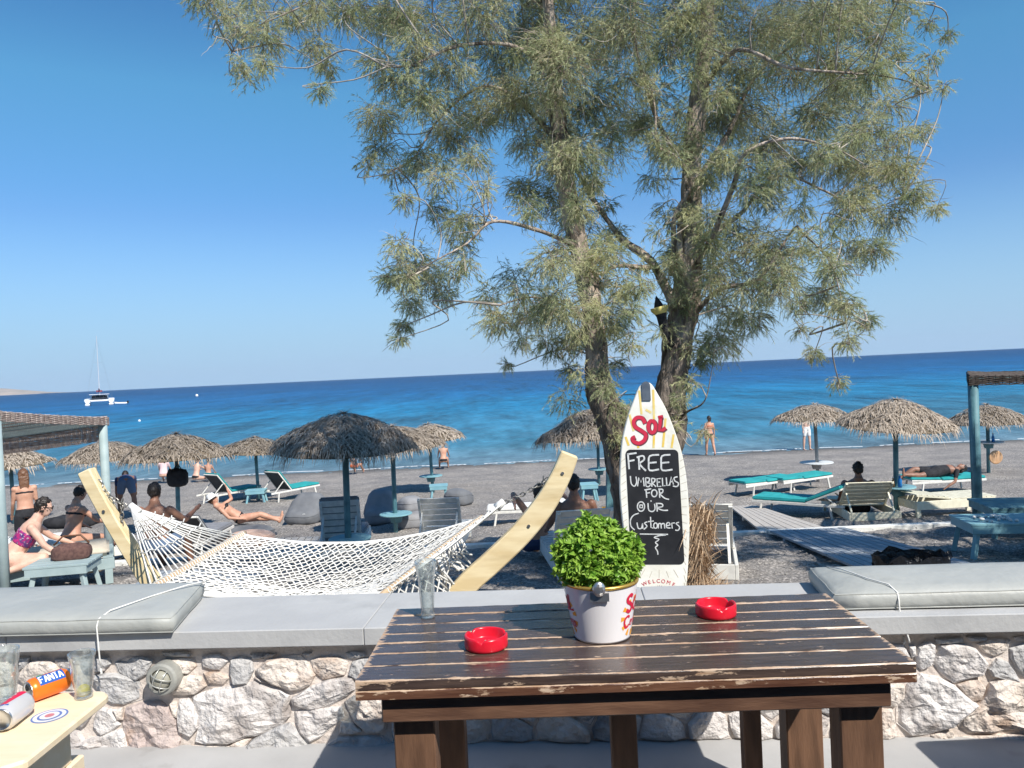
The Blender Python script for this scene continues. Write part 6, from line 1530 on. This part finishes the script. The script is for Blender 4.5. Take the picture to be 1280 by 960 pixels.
# ================================================================ SMALL THINGS
bg_ = thing('rubbish_bag', 'crumpled shiny black plastic bag lining a low bin beside the boardwalk', 'bin bag', gp(1140, 8.0, .07)); mb = MB(); nu, nv = 30, 12; V = []
for j in range(nv + 1):
    for k in range(nu):
        a = 2 * math.pi * k / nu; tt = j / nv; r = (.30 + .12 * tt) * (1 + .16 * noise.noise((math.cos(a) * 3, math.sin(a) * 3, tt * 4))); V.append((r * 1.0 * math.cos(a), r * .55 * math.sin(a), -.15 + .36 * tt + .07 * noise.noise((a * 2.5, tt * 5, 3)) * (1 + tt)))
mb.add(V, [(j * nu + k, j * nu + (k + 1) % nu, (j + 1) * nu + (k + 1) % nu, (j + 1) * nu + k) for j in range(nv) for k in range(nu)]); mb.build('bag', mat('black_plastic', (.008, .008, .01), .22, bump=1, bscale=14, bdist=.05), bg_, smooth=False)
def bottle(label, loc, m, h=.22, r=.032, name='bottle', cat='bottle'):
    t = thing(name, label, cat, loc); mb = MB(); mb.lathe([(.001, 0), (r, .004), (r, h * .6), (r * .45, h * .78), (r * .42, h), (.001, h)], 12); mb.build('body', m, t, smooth=True)
    mb = MB(); mb.lathe([(r * .5, h * .94), (r * .5, h * 1.03), (.001, h * 1.03)], 10, capb=True); mb.build('cap', M_white_c, t); return t
M_bbl = mat('blue_plastic_bottle', (.02, .22, .6), .3, trans=.3)
ub = [o for o in bpy.data.objects if o.name.startswith('thatched_umbrella')]
def on_u(lbl): return [o for o in ub if lbl in o['label']][0]
u = on_u('blue bottle'); bottle('blue water bottle on the round teal table between the cream loungers', u.location + Vector((-.05, -.18, .622)), M_bbl, .26, .04)
bottle('small brown bottle beside the blue one on the round teal table', u.location + Vector((-.15, -.1, .622)), mat('amber_bottle', (.35, .16, .04), .3), .2, .03)
u = on_u('right canopy'); bottle('blue bottle on the far white round table behind the right canopy post', u.location + Vector((.02, -.2, .952)), M_bbl, .27, .04)
tg = thing('wooden_disc', 'round wooden disc hanging under the far white table at the right', 'disc', u.location + Vector((.02, -.3, .50))); mb = MB(); mb.lathe([(.001, -.02), (.19, -.02), (.21, 0), (.19, .02), (.001, .02)], 20, M=RX); mb.build('disc', mat('orange_wood', (.5, .28, .14), .6, (.6, .38, .22), 12), tg)
u = on_u('beside the left tree trunk')
f_ = thing('menu_card', 'orange card standing on the teal round table by the tree', 'card', u.location + Vector((-.1, -.18, .425))); mb = MB(); mb.box((0, 0, .13), (.18, .012, .25), (R(-10), 0, 0)); mb.box((0, .05, .12), (.18, .012, .24), (R(14), 0, 0)); mb.build('card', mat('orange_card', (.8, .38, .02), .6), f_)
hb_ = on_u('black bag'); bgp = P(222, 598, 18.3); bt = softbox('hanging_bag', 'black bag hanging from the umbrella pole above the dark haired man', 'bag', bgp + Vector((0, 0, -.2)), 0, (.46, .3, .42), M_black, 5)
mb = MB(); mb.tube([(-.12, 0, .38), (0, .05, .55), (.12, 0, .38)], .015, 5); mb.build('strap', M_black, bt)
# white shells on right teal table
sx = bpy.data.objects['side_table.004']; shl = sx.location
for i in range(26):
    c = Vector(shl) + Vector((random.uniform(-.42, .0), random.uniform(-.22, .18), .452)); mb = MB(); mb.ell((0, 0, .016), (random.uniform(.018, .032), random.uniform(.015, .026), .018), nu=8, nv=5)
    o = mb.build('seashell', M_white_c, None, smooth=True); o.location = c; o.rotation_euler.z = i; tag(o, 'small white shell in the heap on the teal slatted table at the right', 'shell', 'white shells heaped on the teal table')
fl = thing('flat_sandals', 'dark sandals lying near the far right white table', 'sandals', gp(1212, 22.6, .35 * 0)); mb = MB()
for s in (-.09, .09): mb.ell((s, 0, .02), (.05, .14, .02))
mb.build('soles', M_black, fl)

# ================================================================ ADDED BAR FRONT behind the viewer (unseen; cuts fill light and shades the terrace)
bar = thing('unseen_fill_blocker', 'dark timber front with a slatted awning, added unseen behind the terrace to cut fill light', 'light blocker', (0, -3.6, 0))
M_blocker = mat('dark_blocker_timber', (.07, .055, .045), .8, (.12, .095, .075), 4, stretch=(1, 1, 9))
mb = MB(); mb.box((0, -.1, 1.9), (22, .2, 3.8)); mb.build('wall', M_blocker, bar)
for x in (-6, -2, 2.4, 6.5):
    f_ = MB().box((x, .03, 1.6), (1.7, .06, 1.3)).build('window', M_white, bar); MB().box((x, .065, 1.6), (1.5, .02, 1.1)).build('pane', mat('dark_window_glass', (.02, .025, .03), .1), f_)
dr = MB().box((0.2, .03, 1.05), (1.0, .06, 2.1)).build('door', M_teal, bar); MB().box((.6, .08, 1.05), (.03, .05, .14)).build('handle', M_metal, dr)
for i in range(42): MB().box((0, .25 + i * .082 + .0, 2.82 - i * .005), (22, .07, .03)).build('blocker_slat', M_blocker, bar)
for x in (-9, -6, -3.4, 3.4, 6, 9):
    MB().box((x, 1.75, 2.72), (.08, 3.4, .12)).build('blocker_beam', M_blocker, bar); MB().box((x, 3.3, 1.33), (.09, .09, 2.66)).build('blocker_post', M_blocker, bar)
# ================================================================ BOATS
def catamaran():
    Yb = 4.05 * F / (507 - 489.5) * .98; p = P(125, 505, Yb); p.z = SZ; t = thing('catamaran', 'white sailing catamaran with a tall bare mast anchored offshore at the left', 'boat', p, R(27))
    mw = mat('white_gelcoat', (.8, .8, .8), .35); md = mat('tinted_boat_glass', (.03, .035, .045), .2)
    for s in (-1, 1):
        mb = MB(); secs = []
        for k, (y, w_, zb, ztp) in enumerate([(-6.0, .7, .55, 1.1), (-5.4, .95, .0, 1.35), (-2, 1.05, -.5, 1.75), (2, .95, -.5, 1.8), (5, .5, -.3, 1.85), (6.2, .08, .4, 1.8)]):
            secs.append([(s * 2.9 - w_ * .8, y, ztp), (s * 2.9 - w_ * .75, y, (zb + ztp) / 2), (s * 2.9 - w_ * .2, y, zb), (s * 2.9 + w_ * .2, y, zb), (s * 2.9 + w_ * .75, y, (zb + ztp) / 2), (s * 2.9 + w_ * .8, y, ztp)])
        V = [v for q in secs for v in q]; Fs = [(i * 6 + k, i * 6 + (k + 1) % 6, (i + 1) * 6 + (k + 1) % 6, (i + 1) * 6 + k) for i in range(5) for k in range(6)] + [(0, 1, 2, 3, 4, 5), (35, 34, 33, 32, 31, 30)]
        mb.add(V, Fs); mb.build('hull', mw, t, smooth=False)
        for q in range(2): mb = MB(); mb.box((s * 2.9, -5.9 - q * .25, .35 - q * .15), (1.1, .5, .2)); mb.build('stern_step', mw, t)
    mb = MB(); mb.box((0, .2, 1.25), (4.4, 8.4, .5)); mb.build('bridge_deck', mw, t, bevel=.1)
    mb = MB(); mb.box((0, .6, 2.2), (4.6, 4.6, 1.25), taper=.82); mb.build('cabin', mw, t, bevel=.15)
    for x in (-1.5, -.5, .5, 1.5): mb = MB(); mb.box((x, -1.74, 2.25), (.85, .06, .8)); mb.build('cabin_window', md, t)
    mb = MB(); mb.box((0, -2.6, 3.0), (5.0, 3.0, .14)); mb.build('bimini_roof', mw, t, bevel=.04)
    for x in (-2.2, 2.2): mb = MB(); mb.tube([(x, -3.9, 1.4), (x, -3.9, 3.0)], .06, 6); mb.build('roof_post', M_metal, t)
    mb = MB(); mb.box((0, -3.2, 1.75), (3.6, .8, .7)); mb.build('cockpit_seat', md, t)
    mb = MB(); mb.tube([(0, 1.0, 2.8), (0, 1.0, 19.6)], [.13, .09], 8); mb.build('mast', mat('mast_alloy', (.5, .52, .55), .4), t)
    mb = MB(); mb.tube([(0, 1.0, 4.0), (0, -3.6, 4.5)], .18, 8); mb.build('boom_with_sail_bag', mat('navy_sail_bag', (.10, .06, .09), .8), t)
    mb = MB(); mb.box((0, -1, 3.9), (1.5, 1.2, .5)); mb.build('flybridge_seat', mat('maroon_canvas', (.2, .05, .07), .8), t)
    for x, y in ((-3.2, 0), (3.2, 0), (0, 6)): mb = MB(); mb.tube([(0, 1, 18.8), (x, y, 1.8)], .02, 3); mb.build('stay', M_metal, t)
    for s in (-1, 1): mb = MB(); mb.beam((s * .05, 1, 12), (s * 1.1, .9, 12), .08, .05); mb.build('spreader', M_metal, t)
    p2 = P(152, 503, Yb - 6); p2.z = SZ; d = thing('dinghy', 'small white dinghy floating just right of the catamaran', 'boat', p2, R(80)); mb = MB(); mb.tube([(-.7, 1.4, .35), (-.75, -1.4, .3), (-.4, -1.6, .3), (.4, -1.6, .3), (.75, -1.4, .3), (.7, 1.4, .35), (0, 2.2, .5), (-.7, 1.4, .35)], .24, 8, caps=False); mb.build('inflated_tube', mw, d, smooth=True)
    mb = MB(); mb.box((0, -.1, .2), (1.2, 2.7, .1)); mb.build('floor', M_grey_w, d); mb = MB(); mb.box((0, -1.9, .6), (.35, .4, .7)); mb.build('outboard_motor', M_black, d, bevel=.06)
    p = P(246, 494, 300); p.z = SZ; b = thing('mooring_buoy', 'white round mooring buoy floating on the sea right of the catamaran', 'buoy', p); mb = MB(); mb.ell((0, 0, .35), (.55, .55, .6)); mb.build('float', mw, b, smooth=True); mb = MB(); mb.tube([(0, 0, .9), (0, 0, 1.15)], .07, 6); mb.build('mooring_ring', M_metal, b)
    p = P(174, 521, 95); p.z = SZ; b = thing('marker_buoy', 'tiny pale marker float nearer the shore below the catamaran', 'buoy', p); mb = MB(); mb.ell((0, 0, .08), (.16, .16, .16)); mb.build('float', mw, b, smooth=True); mb = MB(); mb.tube([(0, 0, .2), (0, 0, .32)], .03, 6); mb.build('stub', M_metal, b)
catamaran()

# ================================================================ PEOPLE
def voxel(mb, size, name, m, parent, sm=3, decim=None):
    me = bpy.data.meshes.new(name); me.from_pydata(mb.v, [], mb.f); me.update()
    bm = bmesh.new(); bm.from_mesh(me); bmesh.ops.recalc_face_normals(bm, faces=bm.faces); bm.to_mesh(me); bm.free()
    o = bpy.data.objects.new(name, me); COL.objects.link(o)
    r = o.modifiers.new('r', 'REMESH'); r.mode = 'VOXEL'; r.voxel_size = size
    s = o.modifiers.new('s', 'SMOOTH'); s.iterations = sm; s.factor = .5
    dg = bpy.context.evaluated_depsgraph_get(); me2 = bpy.data.meshes.new_from_object(o.evaluated_get(dg)); bpy.data.objects.remove(o); me2.name = name
    me2.materials.clear(); return link(name, me2, m, parent, True)
def seg(mb, a, b, r0, r1, n=10):
    a, b = Vector(a), Vector(b); d = (b - a); L = d.length; d.normalize()
    pts = [a - d * r0 * .8, a - d * r0 * .5, a, a.lerp(b, .33), a.lerp(b, .66), b, b + d * r1 * .5, b + d * r1 * .8]
    mid = (r0 + r1) / 2
    mb.tube(pts, [r0 * .45, r0 * .82, r0, r0 * .67 + r1 * .33 + .004, r0 * .33 + r1 * .67 + .002, r1, r1 * .82, r1 * .45], n)
def dirv(pitch, side=0, s=1):
    p, q = R(pitch), R(side); return Vector((s * math.sin(q), math.sin(p) * math.cos(q), -math.cos(p) * math.cos(q)))
def person(label, loc, rz, torso=0, head=0, arms=((10, 8, 15), (10, 8, 15)), legs=((0, 4, 0), (0, 4, 0)), skin=None, hair=None, hairlen=.0, male=False, clothes=(), scale=1.0, vox=.018, fingers=False, lift=0, ground=None, turn=0, roll=0, shades=False, group=None, top=None, wide=1.0, curly=False):
    """local frame: faces +y. arms: (upper pitch, spread, forearm pitch); legs: (thigh pitch, spread, shank pitch)"""
    skin = skin or M_skin; hair = hair or M_hair_d
    t = thing('person', label, 'person', loc, rz, group)
    MT = Matrix.Rotation(R(-torso), 3, 'X')
    up = MT @ Vector((0, 0, 1)); fw = MT @ Vector((0, 1, 0)); rt = Vector((1, 0, 0))
    sw = .185 if male else .16; hw_ = .085 if male else .09
    b = MB()
    def oval(c, rx, ry): return (c, rx, ry)
    secs = [(-.10, .10, .085), (-.05, .15, .105), (.02, .165 if not male else .155, .115), (.12, .135 if not male else .145, .098), (.22, .128 if not male else .15, .094), (.33, .15 if not male else .175, .108), (.42, .155 if not male else .185, .10), (.49, .12, .075), (.53, .07, .06), (.60, .052, .054)]
    secs = [(h, rx * (1 + (wide - 1) * .8), ry * wide) for h, rx, ry in secs]; W_ = wide; sw *= 1 + (wide - 1) * .7; hw_ *= 1 + (wide - 1) * .4
    n = 16; V = []
    for h, rx, ry in secs:
        curve = fw * (.02 * math.sin(h * 6))
        for k in range(n):
            a = 2 * math.pi * k / n; V.append(up * h + curve + rt * rx * math.cos(a) + fw * ry * math.sin(a))
    b.add(V, [(i * n + k, i * n + (k + 1) % n, (i + 1) * n + (k + 1) % n, (i + 1) * n + k) for i in range(len(secs) - 1) for k in range(n)] + [tuple(range(n))[::-1], tuple((len(secs) - 1) * n + k for k in range(n))])
    MH = Matrix.Rotation(R(-(torso * .0 + head)), 3, 'X') @ Matrix.Rotation(R(turn), 3, 'Z') if True else None
    hup = MH @ Vector((0, 0, 1)); hfw = MH @ Vector((0, 1, 0)); hrt = MH @ Vector((1, 0, 0)); nk = up * .58; hc = nk + hup * .13 + hfw * .02
    MHm = Matrix((hrt, hfw, hup)).transposed()
    seg(b, up * .5, nk + hup * .06, .058, .05)
    b.ell(hc, (.074, .092, .112), MHm, 14, 10); b.ell(hc + hfw * .025 - hup * .055, (.056, .068, .062), MHm, 12, 8)
    b.ell(hc + hfw * .095 - hup * .012, (.013, .02, .022), MHm, 8, 6)
    for s in (-1, 1): b.ell(hc + hrt * s * .074 - hup * .01, (.01, .02, .03), MHm, 8, 6); b.ell(hc + hfw * .082 + hrt * s * .03 + hup * .022, (.024, .012, .008), MHm, 8, 6)
    b.ell(hc + hfw * .085 - hup * .05, (.024, .012, .009), MHm, 8, 6)
    sh = {}
    for s, (ap, asd, fp) in zip((-1, 1), arms):
        S = up * .455 + rt * s * sw; sh[s] = S; b.ell(S, (.055, .055, .055), None, 10, 8)
        E = S + dirv(ap, asd, s) * .28; H = E + dirv(fp, asd * .4, s) * .25; dh = (H - E).normalized()
        seg(b, S, E, W_ * (.05 if male else .042), W_ * (.036 if male else .033)); seg(b, E, H, W_ * (.037 if male else .032), .025)
        pc_ = H + dh * .045; side = dh.cross(Vector((0, 1, .3))).normalized(); nv_ = dh.cross(side)
        Mp = Matrix((side, dh, nv_)).transposed(); b.ell(pc_, (.038, .052, .017), Mp, 10, 8)
        if fingers:
            for q, (o_, l_) in enumerate(((-.027, .062), (-.009, .075), (.009, .07), (.027, .055))):
                a0 = pc_ + dh * .035 + side * o_; m_ = a0 + dh * l_ * .55 - nv_ * .01; seg(b, a0, m_, .0095, .009, 6); seg(b, m_, m_ + dh * l_ * .4 - nv_ * .018, .009, .008, 6)
            a0 = pc_ - dh * .01 - side * .03 * s; seg(b, a0, a0 + dh * .04 - side * .035 * s - nv_ * .01, .011, .009, 6)
        else: b.ell(pc_ + dh * .06, (.034, .04, .014), Mp, 8, 6)
        sh[(s, 'E')] = E; sh[(s, 'H')] = H
    lg = {}
    for s, (tp, tsd, sp) in zip((-1, 1), legs):
        Hh = rt * s * hw_ - up * .04; K = Hh + dirv(tp, tsd, s) * .43; A_ = K + dirv(sp, tsd * .3, s) * .42
        seg(b, Hh, K, .09 * W_, .056 * W_, 12); kd = (A_ - K).normalized(); seg(b, K, K + kd * .16, .054 * W_, .058 * W_, 12); seg(b, K + kd * .14, A_, .056 * W_, .034, 12)
        # foot perpendicular to shank, forward
        fd = Vector((0, math.cos(R(sp)) , math.sin(R(sp)))).normalized() if abs(sp) < 100 else Vector((0, 0, 1)); 
        seg(b, A_ + kd * .03 - fd * .03, A_ + kd * .045 + fd * .15, .035, .024); lg[s] = (Hh, K, A_)
    zmin = min(v[2] for v in b.v); ymid = 0; shift = Vector((0, 0, -zmin))
    def fin(mbx): mbx.v = [tuple((Vector(v) + shift) * scale) for v in mbx.v]; return mbx
    voxel(fin(b), vox * scale, 'body', skin, t)
    hm = MB(); hm.ell(hc + hup * .022 - hfw * .016, (.084, .096, .108), MHm, 14, 10)
    if hairlen: 
        for k in range(5):
            o_ = (k - 2) * .028; st_ = hc - hfw * .065 + hrt * o_; dn_ = (-up * .8 - fw * .05 + Vector((0, 0, -.3))).normalized(); seg(hm, st_, st_ + dn_ * hairlen * (1 - .06 * abs(k - 2)) - fw * .02, .035, .018)
    else: hm.ell(hc - hfw * .04 + hup * .0, (.078, .07, .08), MHm, 12, 8)
    # cut away the face: keep hair behind the hairline
    fin(hm); ho = voxel(hm, .013 * scale, 'hair', hair, t, 2)
    bm = bmesh.new(); bm.from_mesh(ho.data); cc = (hc + shift) * scale
    dl = [v for v in bm.verts if (v.co - cc).dot(hfw) > .05 * scale and (v.co - cc).dot(hup) < .065 * scale]
    for v in bm.verts:
        q = (v.co - cc) / scale; k = .010 * noise.noise(q * 38) + .009 * noise.noise(Vector((q.x * 90, q.y * 90, q.z * 18))); v.co += (v.co - cc).normalized() * k * scale * (2.4 if curly else 1.3)
    bmesh.ops.delete(bm, geom=dl, context='VERTS'); bm.to_mesh(ho.data); bm.free()
    if shades:
        g_ = MB()
        for s in (-1, 1): g_.ell(hc + hfw * .098 + hrt * s * .034 + hup * .018, (.028, .008, .02), MHm, 10, 6); g_.beam(hc + hfw * .09 + hrt * s * .062 + hup * .02, hc + hrt * s * .083 + hup * .012, .006, .006)
        fin(g_); g_.build('sunglasses', M_black, t, smooth=True)
    else:
        g_ = MB()
        for s in (-1, 1): g_.ell(hc + hfw * .086 + hrt * s * .031 + hup * .008, (.012, .006, .007), MHm, 8, 6)
        fin(g_); g_.build('eyes', M_black, t, smooth=True)
    def ringc(h0, h1, grow, mbx):
        V = []; hs = [h0, (h0 + h1) / 2, h1]
        for h in hs:
            rx = np.interp(h, [q[0] for q in secs], [q[1] for q in secs]) + grow; ry = np.interp(h, [q[0] for q in secs], [q[2] for q in secs]) + grow; cv = fw * (.02 * math.sin(h * 6))
            for k in range(n): a = 2 * math.pi * k / n; V.append(up * h + cv + rt * rx * math.cos(a) + fw * ry * math.sin(a))
        mbx.add(V, [(i * n + k, i * n + (k + 1) % n, (i + 1) * n + (k + 1) % n, (i + 1) * n + k) for i in range(2) for k in range(n)] + [tuple(range(n))[::-1], tuple(2 * n + k for k in range(n))])
    for kind, m in clothes:
        c = MB()
        if kind == 'bikini_top': ringc(.355, .395, .008, c); [c.ell(up * .37 + fw * .10 + rt * s * .07, (.062, .05, .055), None, 10, 8) for s in (-1, 1)]; nm = 'bikini_top'
        elif kind == 'bandeau': ringc(.20, .37, .010, c); nm = 'swimsuit_top'
        elif kind == 'bikini_bottom': ringc(-.08, .03, .008, c); [c.ell(lg[s][0] + up * .01, (.09, .09, .06), None, 10, 8) for s in (-1, 1)]; nm = 'bikini_bottom'
        elif kind in ('shorts', 'trousers'):
            ringc(-.09, .07, .016, c)
            for s in (-1, 1):
                f = .62 if kind == 'shorts' else 1; seg(c, lg[s][0], lg[s][0].lerp(lg[s][1], f), .103 * W_, W_ * (.086 if kind == 'shorts' else .07), 12)
                if kind == 'trousers': seg(c, lg[s][1], lg[s][2], .07, .052, 12)
            nm = kind
        elif kind == 'shirt':
            ringc(.0, .46, .016, c)
            for s in (-1, 1): seg(c, sh[s], sh[s].lerp(sh[(s, 'E')], .6), .062, .055, 10)
            nm = 'shirt'
        elif kind == 'hat':
            c2 = MB(); c2.lathe([(.17, -.0), (.165, .008), (.09, .012), (.088, .07), (.07, .10), (.001, .108)], 20, c=hc + hup * .045, M=MHm); fin(c2); c2.build('sun_hat', m, t, smooth=True); continue
        elif kind == 'towel': ringc(-.14, .2, .05, c); nm = 'towel_wrap'
        fin(c); voxel(c, .014 * scale, nm, m, t, 2)
    t.location.z += lift
    if top:   # slide the seated/lying figure onto its seat: highest point at a measured place
        zs = max(v[2] for v in b.v + hm.v); pt = P(*top); t.location = (pt.x - 0, pt.y, pt.z - zs)
        ct_ = (hc + shift) * scale; rot = Matrix.Rotation(rz, 3, 'Z') @ ct_; t.location.x = pt.x - rot.x; t.location.y = pt.y - rot.y
    if roll: t.rotation_euler.x = R(roll)
    return t
def g0(px, Y): return onground(px, Y)
def at_(px, py, Y): return P(px, py, Y)
M_bik_b = mat('black_bikini', (.012, .012, .014), .7); M_bik_r = mat('orange_bikini', (.6, .14, .05), .7); M_purple = mat('purple_patterned_swimwear', (.45, .02, .16), .75, (.08, .03, .16), 22, contrast=(.4, .6), col3=(.5, .45, .5), nscale3=30, amt3=(.58, .66))
M_wshort = mat('white_shorts', (.75, .74, .72), .8); M_blue_s = mat('slate_blue_shorts', (.10, .15, .24), .85)
# by the water
person('woman in a dark bikini walking along the waterline with a bag in her hand', g0(888, 33.2), R(8), 0, 0, ((-8, 10, 0), (6, 12, 8)), ((14, 3, 4), (-12, 3, -22)), M_skin, M_hair_d, .12, clothes=(('bikini_top', M_bik_r), ('bikini_bottom', M_bik_b)), vox=.02, scale=.96, wide=1.12)
person('person in white shorts standing at the water edge behind the grey umbrella pole', g0(1009, 33.6), R(200), 0, 0, ((40, 20, 150), (5, 8, 10)), ((4, 5, 0), (-4, 5, -4)), M_skin_l, M_hair_b, 0, male=True, clothes=(('shorts', M_wshort),), vox=.022)
person('person with brown hair sitting at the waterline right of the far umbrella', g0(555, 32.6), R(5), 15, 0, ((40, 12, 60), (40, 12, 60)), ((100, 10, 30), (100, 10, 30)), M_skin, M_hair_b, .15, clothes=(('bikini_bottom', M_bik_b),), vox=.022)
person('reddish person sitting by the sea beneath the edge of the shaded umbrella', g0(443, 32.0), R(-5), 10, 0, ((30, 12, 50), (30, 12, 50)), ((95, 10, 40), (95, 10, 40)), M_skin, M_hair_b, 0, clothes=(('bikini_bottom', M_bik_r),), vox=.022)
person('person in a pale pink shirt sitting at the shore left of the black bag', g0(205, 32), R(10), 10, 0, ((30, 12, 50), (30, 12, 50)), ((95, 10, 40), (95, 10, 40)), M_skin_l, M_hair_b, 0, clothes=(('shirt', mat('pale_pink_cloth', (.68, .5, .5), .9)),), vox=.022)
person('pale person sitting at the shore just right of the black bag', g0(245, 31.8), R(-20), 15, 5, ((50, 12, 80), (50, 12, 80)), ((80, 10, 80), (80, 10, 80)), M_skin_l, M_hair_b, .1, clothes=(('bikini_bottom', M_bik_b),), vox=.022)
person('tanned child sitting at the shore farther right of the black bag', g0(261, 31.8), R(0), 5, 0, ((30, 12, 50), (30, 12, 50)), ((95, 10, 40), (95, 10, 40)), M_skin, M_hair_d, 0, clothes=(('shorts', M_navy),), scale=.8, vox=.022)
# left group
person('woman in a purple patterned swimsuit with sunglasses leaning over beside the brown bag', g0(54, 9.8), R(-62), 36, 18, ((42, 14, 62), (30, 14, 50)), ((70, 24, -100), (92, 18, -75)), M_skin_l, M_hair_d, 0, clothes=(('bandeau', M_purple), ('bikini_bottom', M_purple)), vox=.0105, fingers=True, shades=True, curly=True, top=(54, 621, 9.8), wide=1.18)
person('long haired woman standing in dark shorts beside the left canopy post', g0(36, 14.4), R(38), 8, 12, ((10, 6, 30), (5, 6, 20)), ((6, 5, 0), (-4, 5, 0)), M_skin, M_hair_b, .34, clothes=(('shorts', M_black), ('bikini_top', M_bik_b)), vox=.014)
person('woman with black hair and reddish shoulders sitting on the white lounger', g0(100, 12.4), R(-25), 14, 24, ((30, 14, 60), (40, 14, 70)), ((85, 14, 60), (85, 14, 60)), M_skin, M_hair_d, .0, clothes=(('bikini_top', M_bik_b), ('bikini_bottom', M_bik_b)), vox=.012, top=(100, 606, 12.4), wide=1.1)
person('man in slate blue shorts bending forward behind the hammock stand', g0(160, 22.5), R(28), 84, 60, ((10, 6, 20), (30, 6, 40)), ((12, 10, 0), (-10, 10, -14)), M_skin_d, M_hair_d, 0, male=True, clothes=(('shorts', M_blue_s), ('shirt', M_navy)), vox=.016, scale=1.1, wide=1.15)
person('broad backed dark tanned man sitting facing the sea beside the black bag umbrella', g0(193, 10.9) , R(-6), 2, 0, ((25, 20, 60), (45, 22, 115)), ((86, 12, 10), (98, 14, 10)), M_skin_d, M_hair_d, 0, male=True, clothes=(('shorts', M_blue_s),), scale=1.04, vox=.012, top=(193, 602, 10.9), wide=1.2)
person('woman in a black bikini and white sun hat lying back on the grey beanbag', g0(300, 17.1), R(-72), -55, -30, ((120, 20, 200), (40, 10, 80)), ((82, 6, 84), (100, 6, 66)), M_skin, M_hair_b, 0, clothes=(('bikini_top', M_bik_b), ('bikini_bottom', M_bik_b), ('hat', M_white_c)), vox=.014, lift=.28, wide=1.15)
# centre
person('bare backed man with a dark cap sitting on the slatted chair behind the potted basil', g0(712, 9.8), R(2), -4, 4, ((25, 18, 60), (25, 18, 60)), ((86, 8, 40), (86, 8, 40)), M_skin_d, M_hair_d, 0, male=True, clothes=(('shorts', M_navy),), scale=1.0, vox=.012, top=(716, 592, 9.7), wide=1.22)
person('woman with dark hair holding her hands on her head beside the bare backed man', g0(676, 10.4), R(16), -18, -14, ((158, 30, 292), (158, 30, 292)), ((86, 8, 40), (86, 8, 40)), M_skin, M_hair_d, .12, clothes=(('bikini_top', M_navy), ('shorts', M_navy)), vox=.012, top=(673, 603, 10.2), wide=1.15)
# right
person('dark haired tanned person reclining on the cream lounger with the raised back', g0(1071, 16.9), R(-15), -24, 5, ((10, 14, 60), (20, 14, 80)), ((82, 8, 84), (84, 8, 86)), M_skin_d, M_hair_d, 0, male=True, clothes=(('shorts', M_black),), vox=.014, scale=1.22, top=(1072, 577, 16.2), wide=1.25, curly=True)
person('person in dark clothes sleeping on the turquoise lounger behind the cream one', g0(1172, 19.6), R(93), -86, -84, ((20, 10, 60), (30, 10, 90)), ((84, 6, 96), (100, 6, 60)), M_skin_d, M_hair_d, .1, clothes=(('shirt', M_black), ('shorts', M_black)), vox=.014, top=(1202, 579, 19.5), wide=1.25)
for o in list(bpy.data.objects):
    if o.type == 'EMPTY' and 'label' not in o: bpy.data.objects.remove(o)
ntri = sum(len(o.data.polygons) for o in bpy.data.objects if o.type == 'MESH'); print('faces', ntri, 'objects', len(bpy.data.objects))
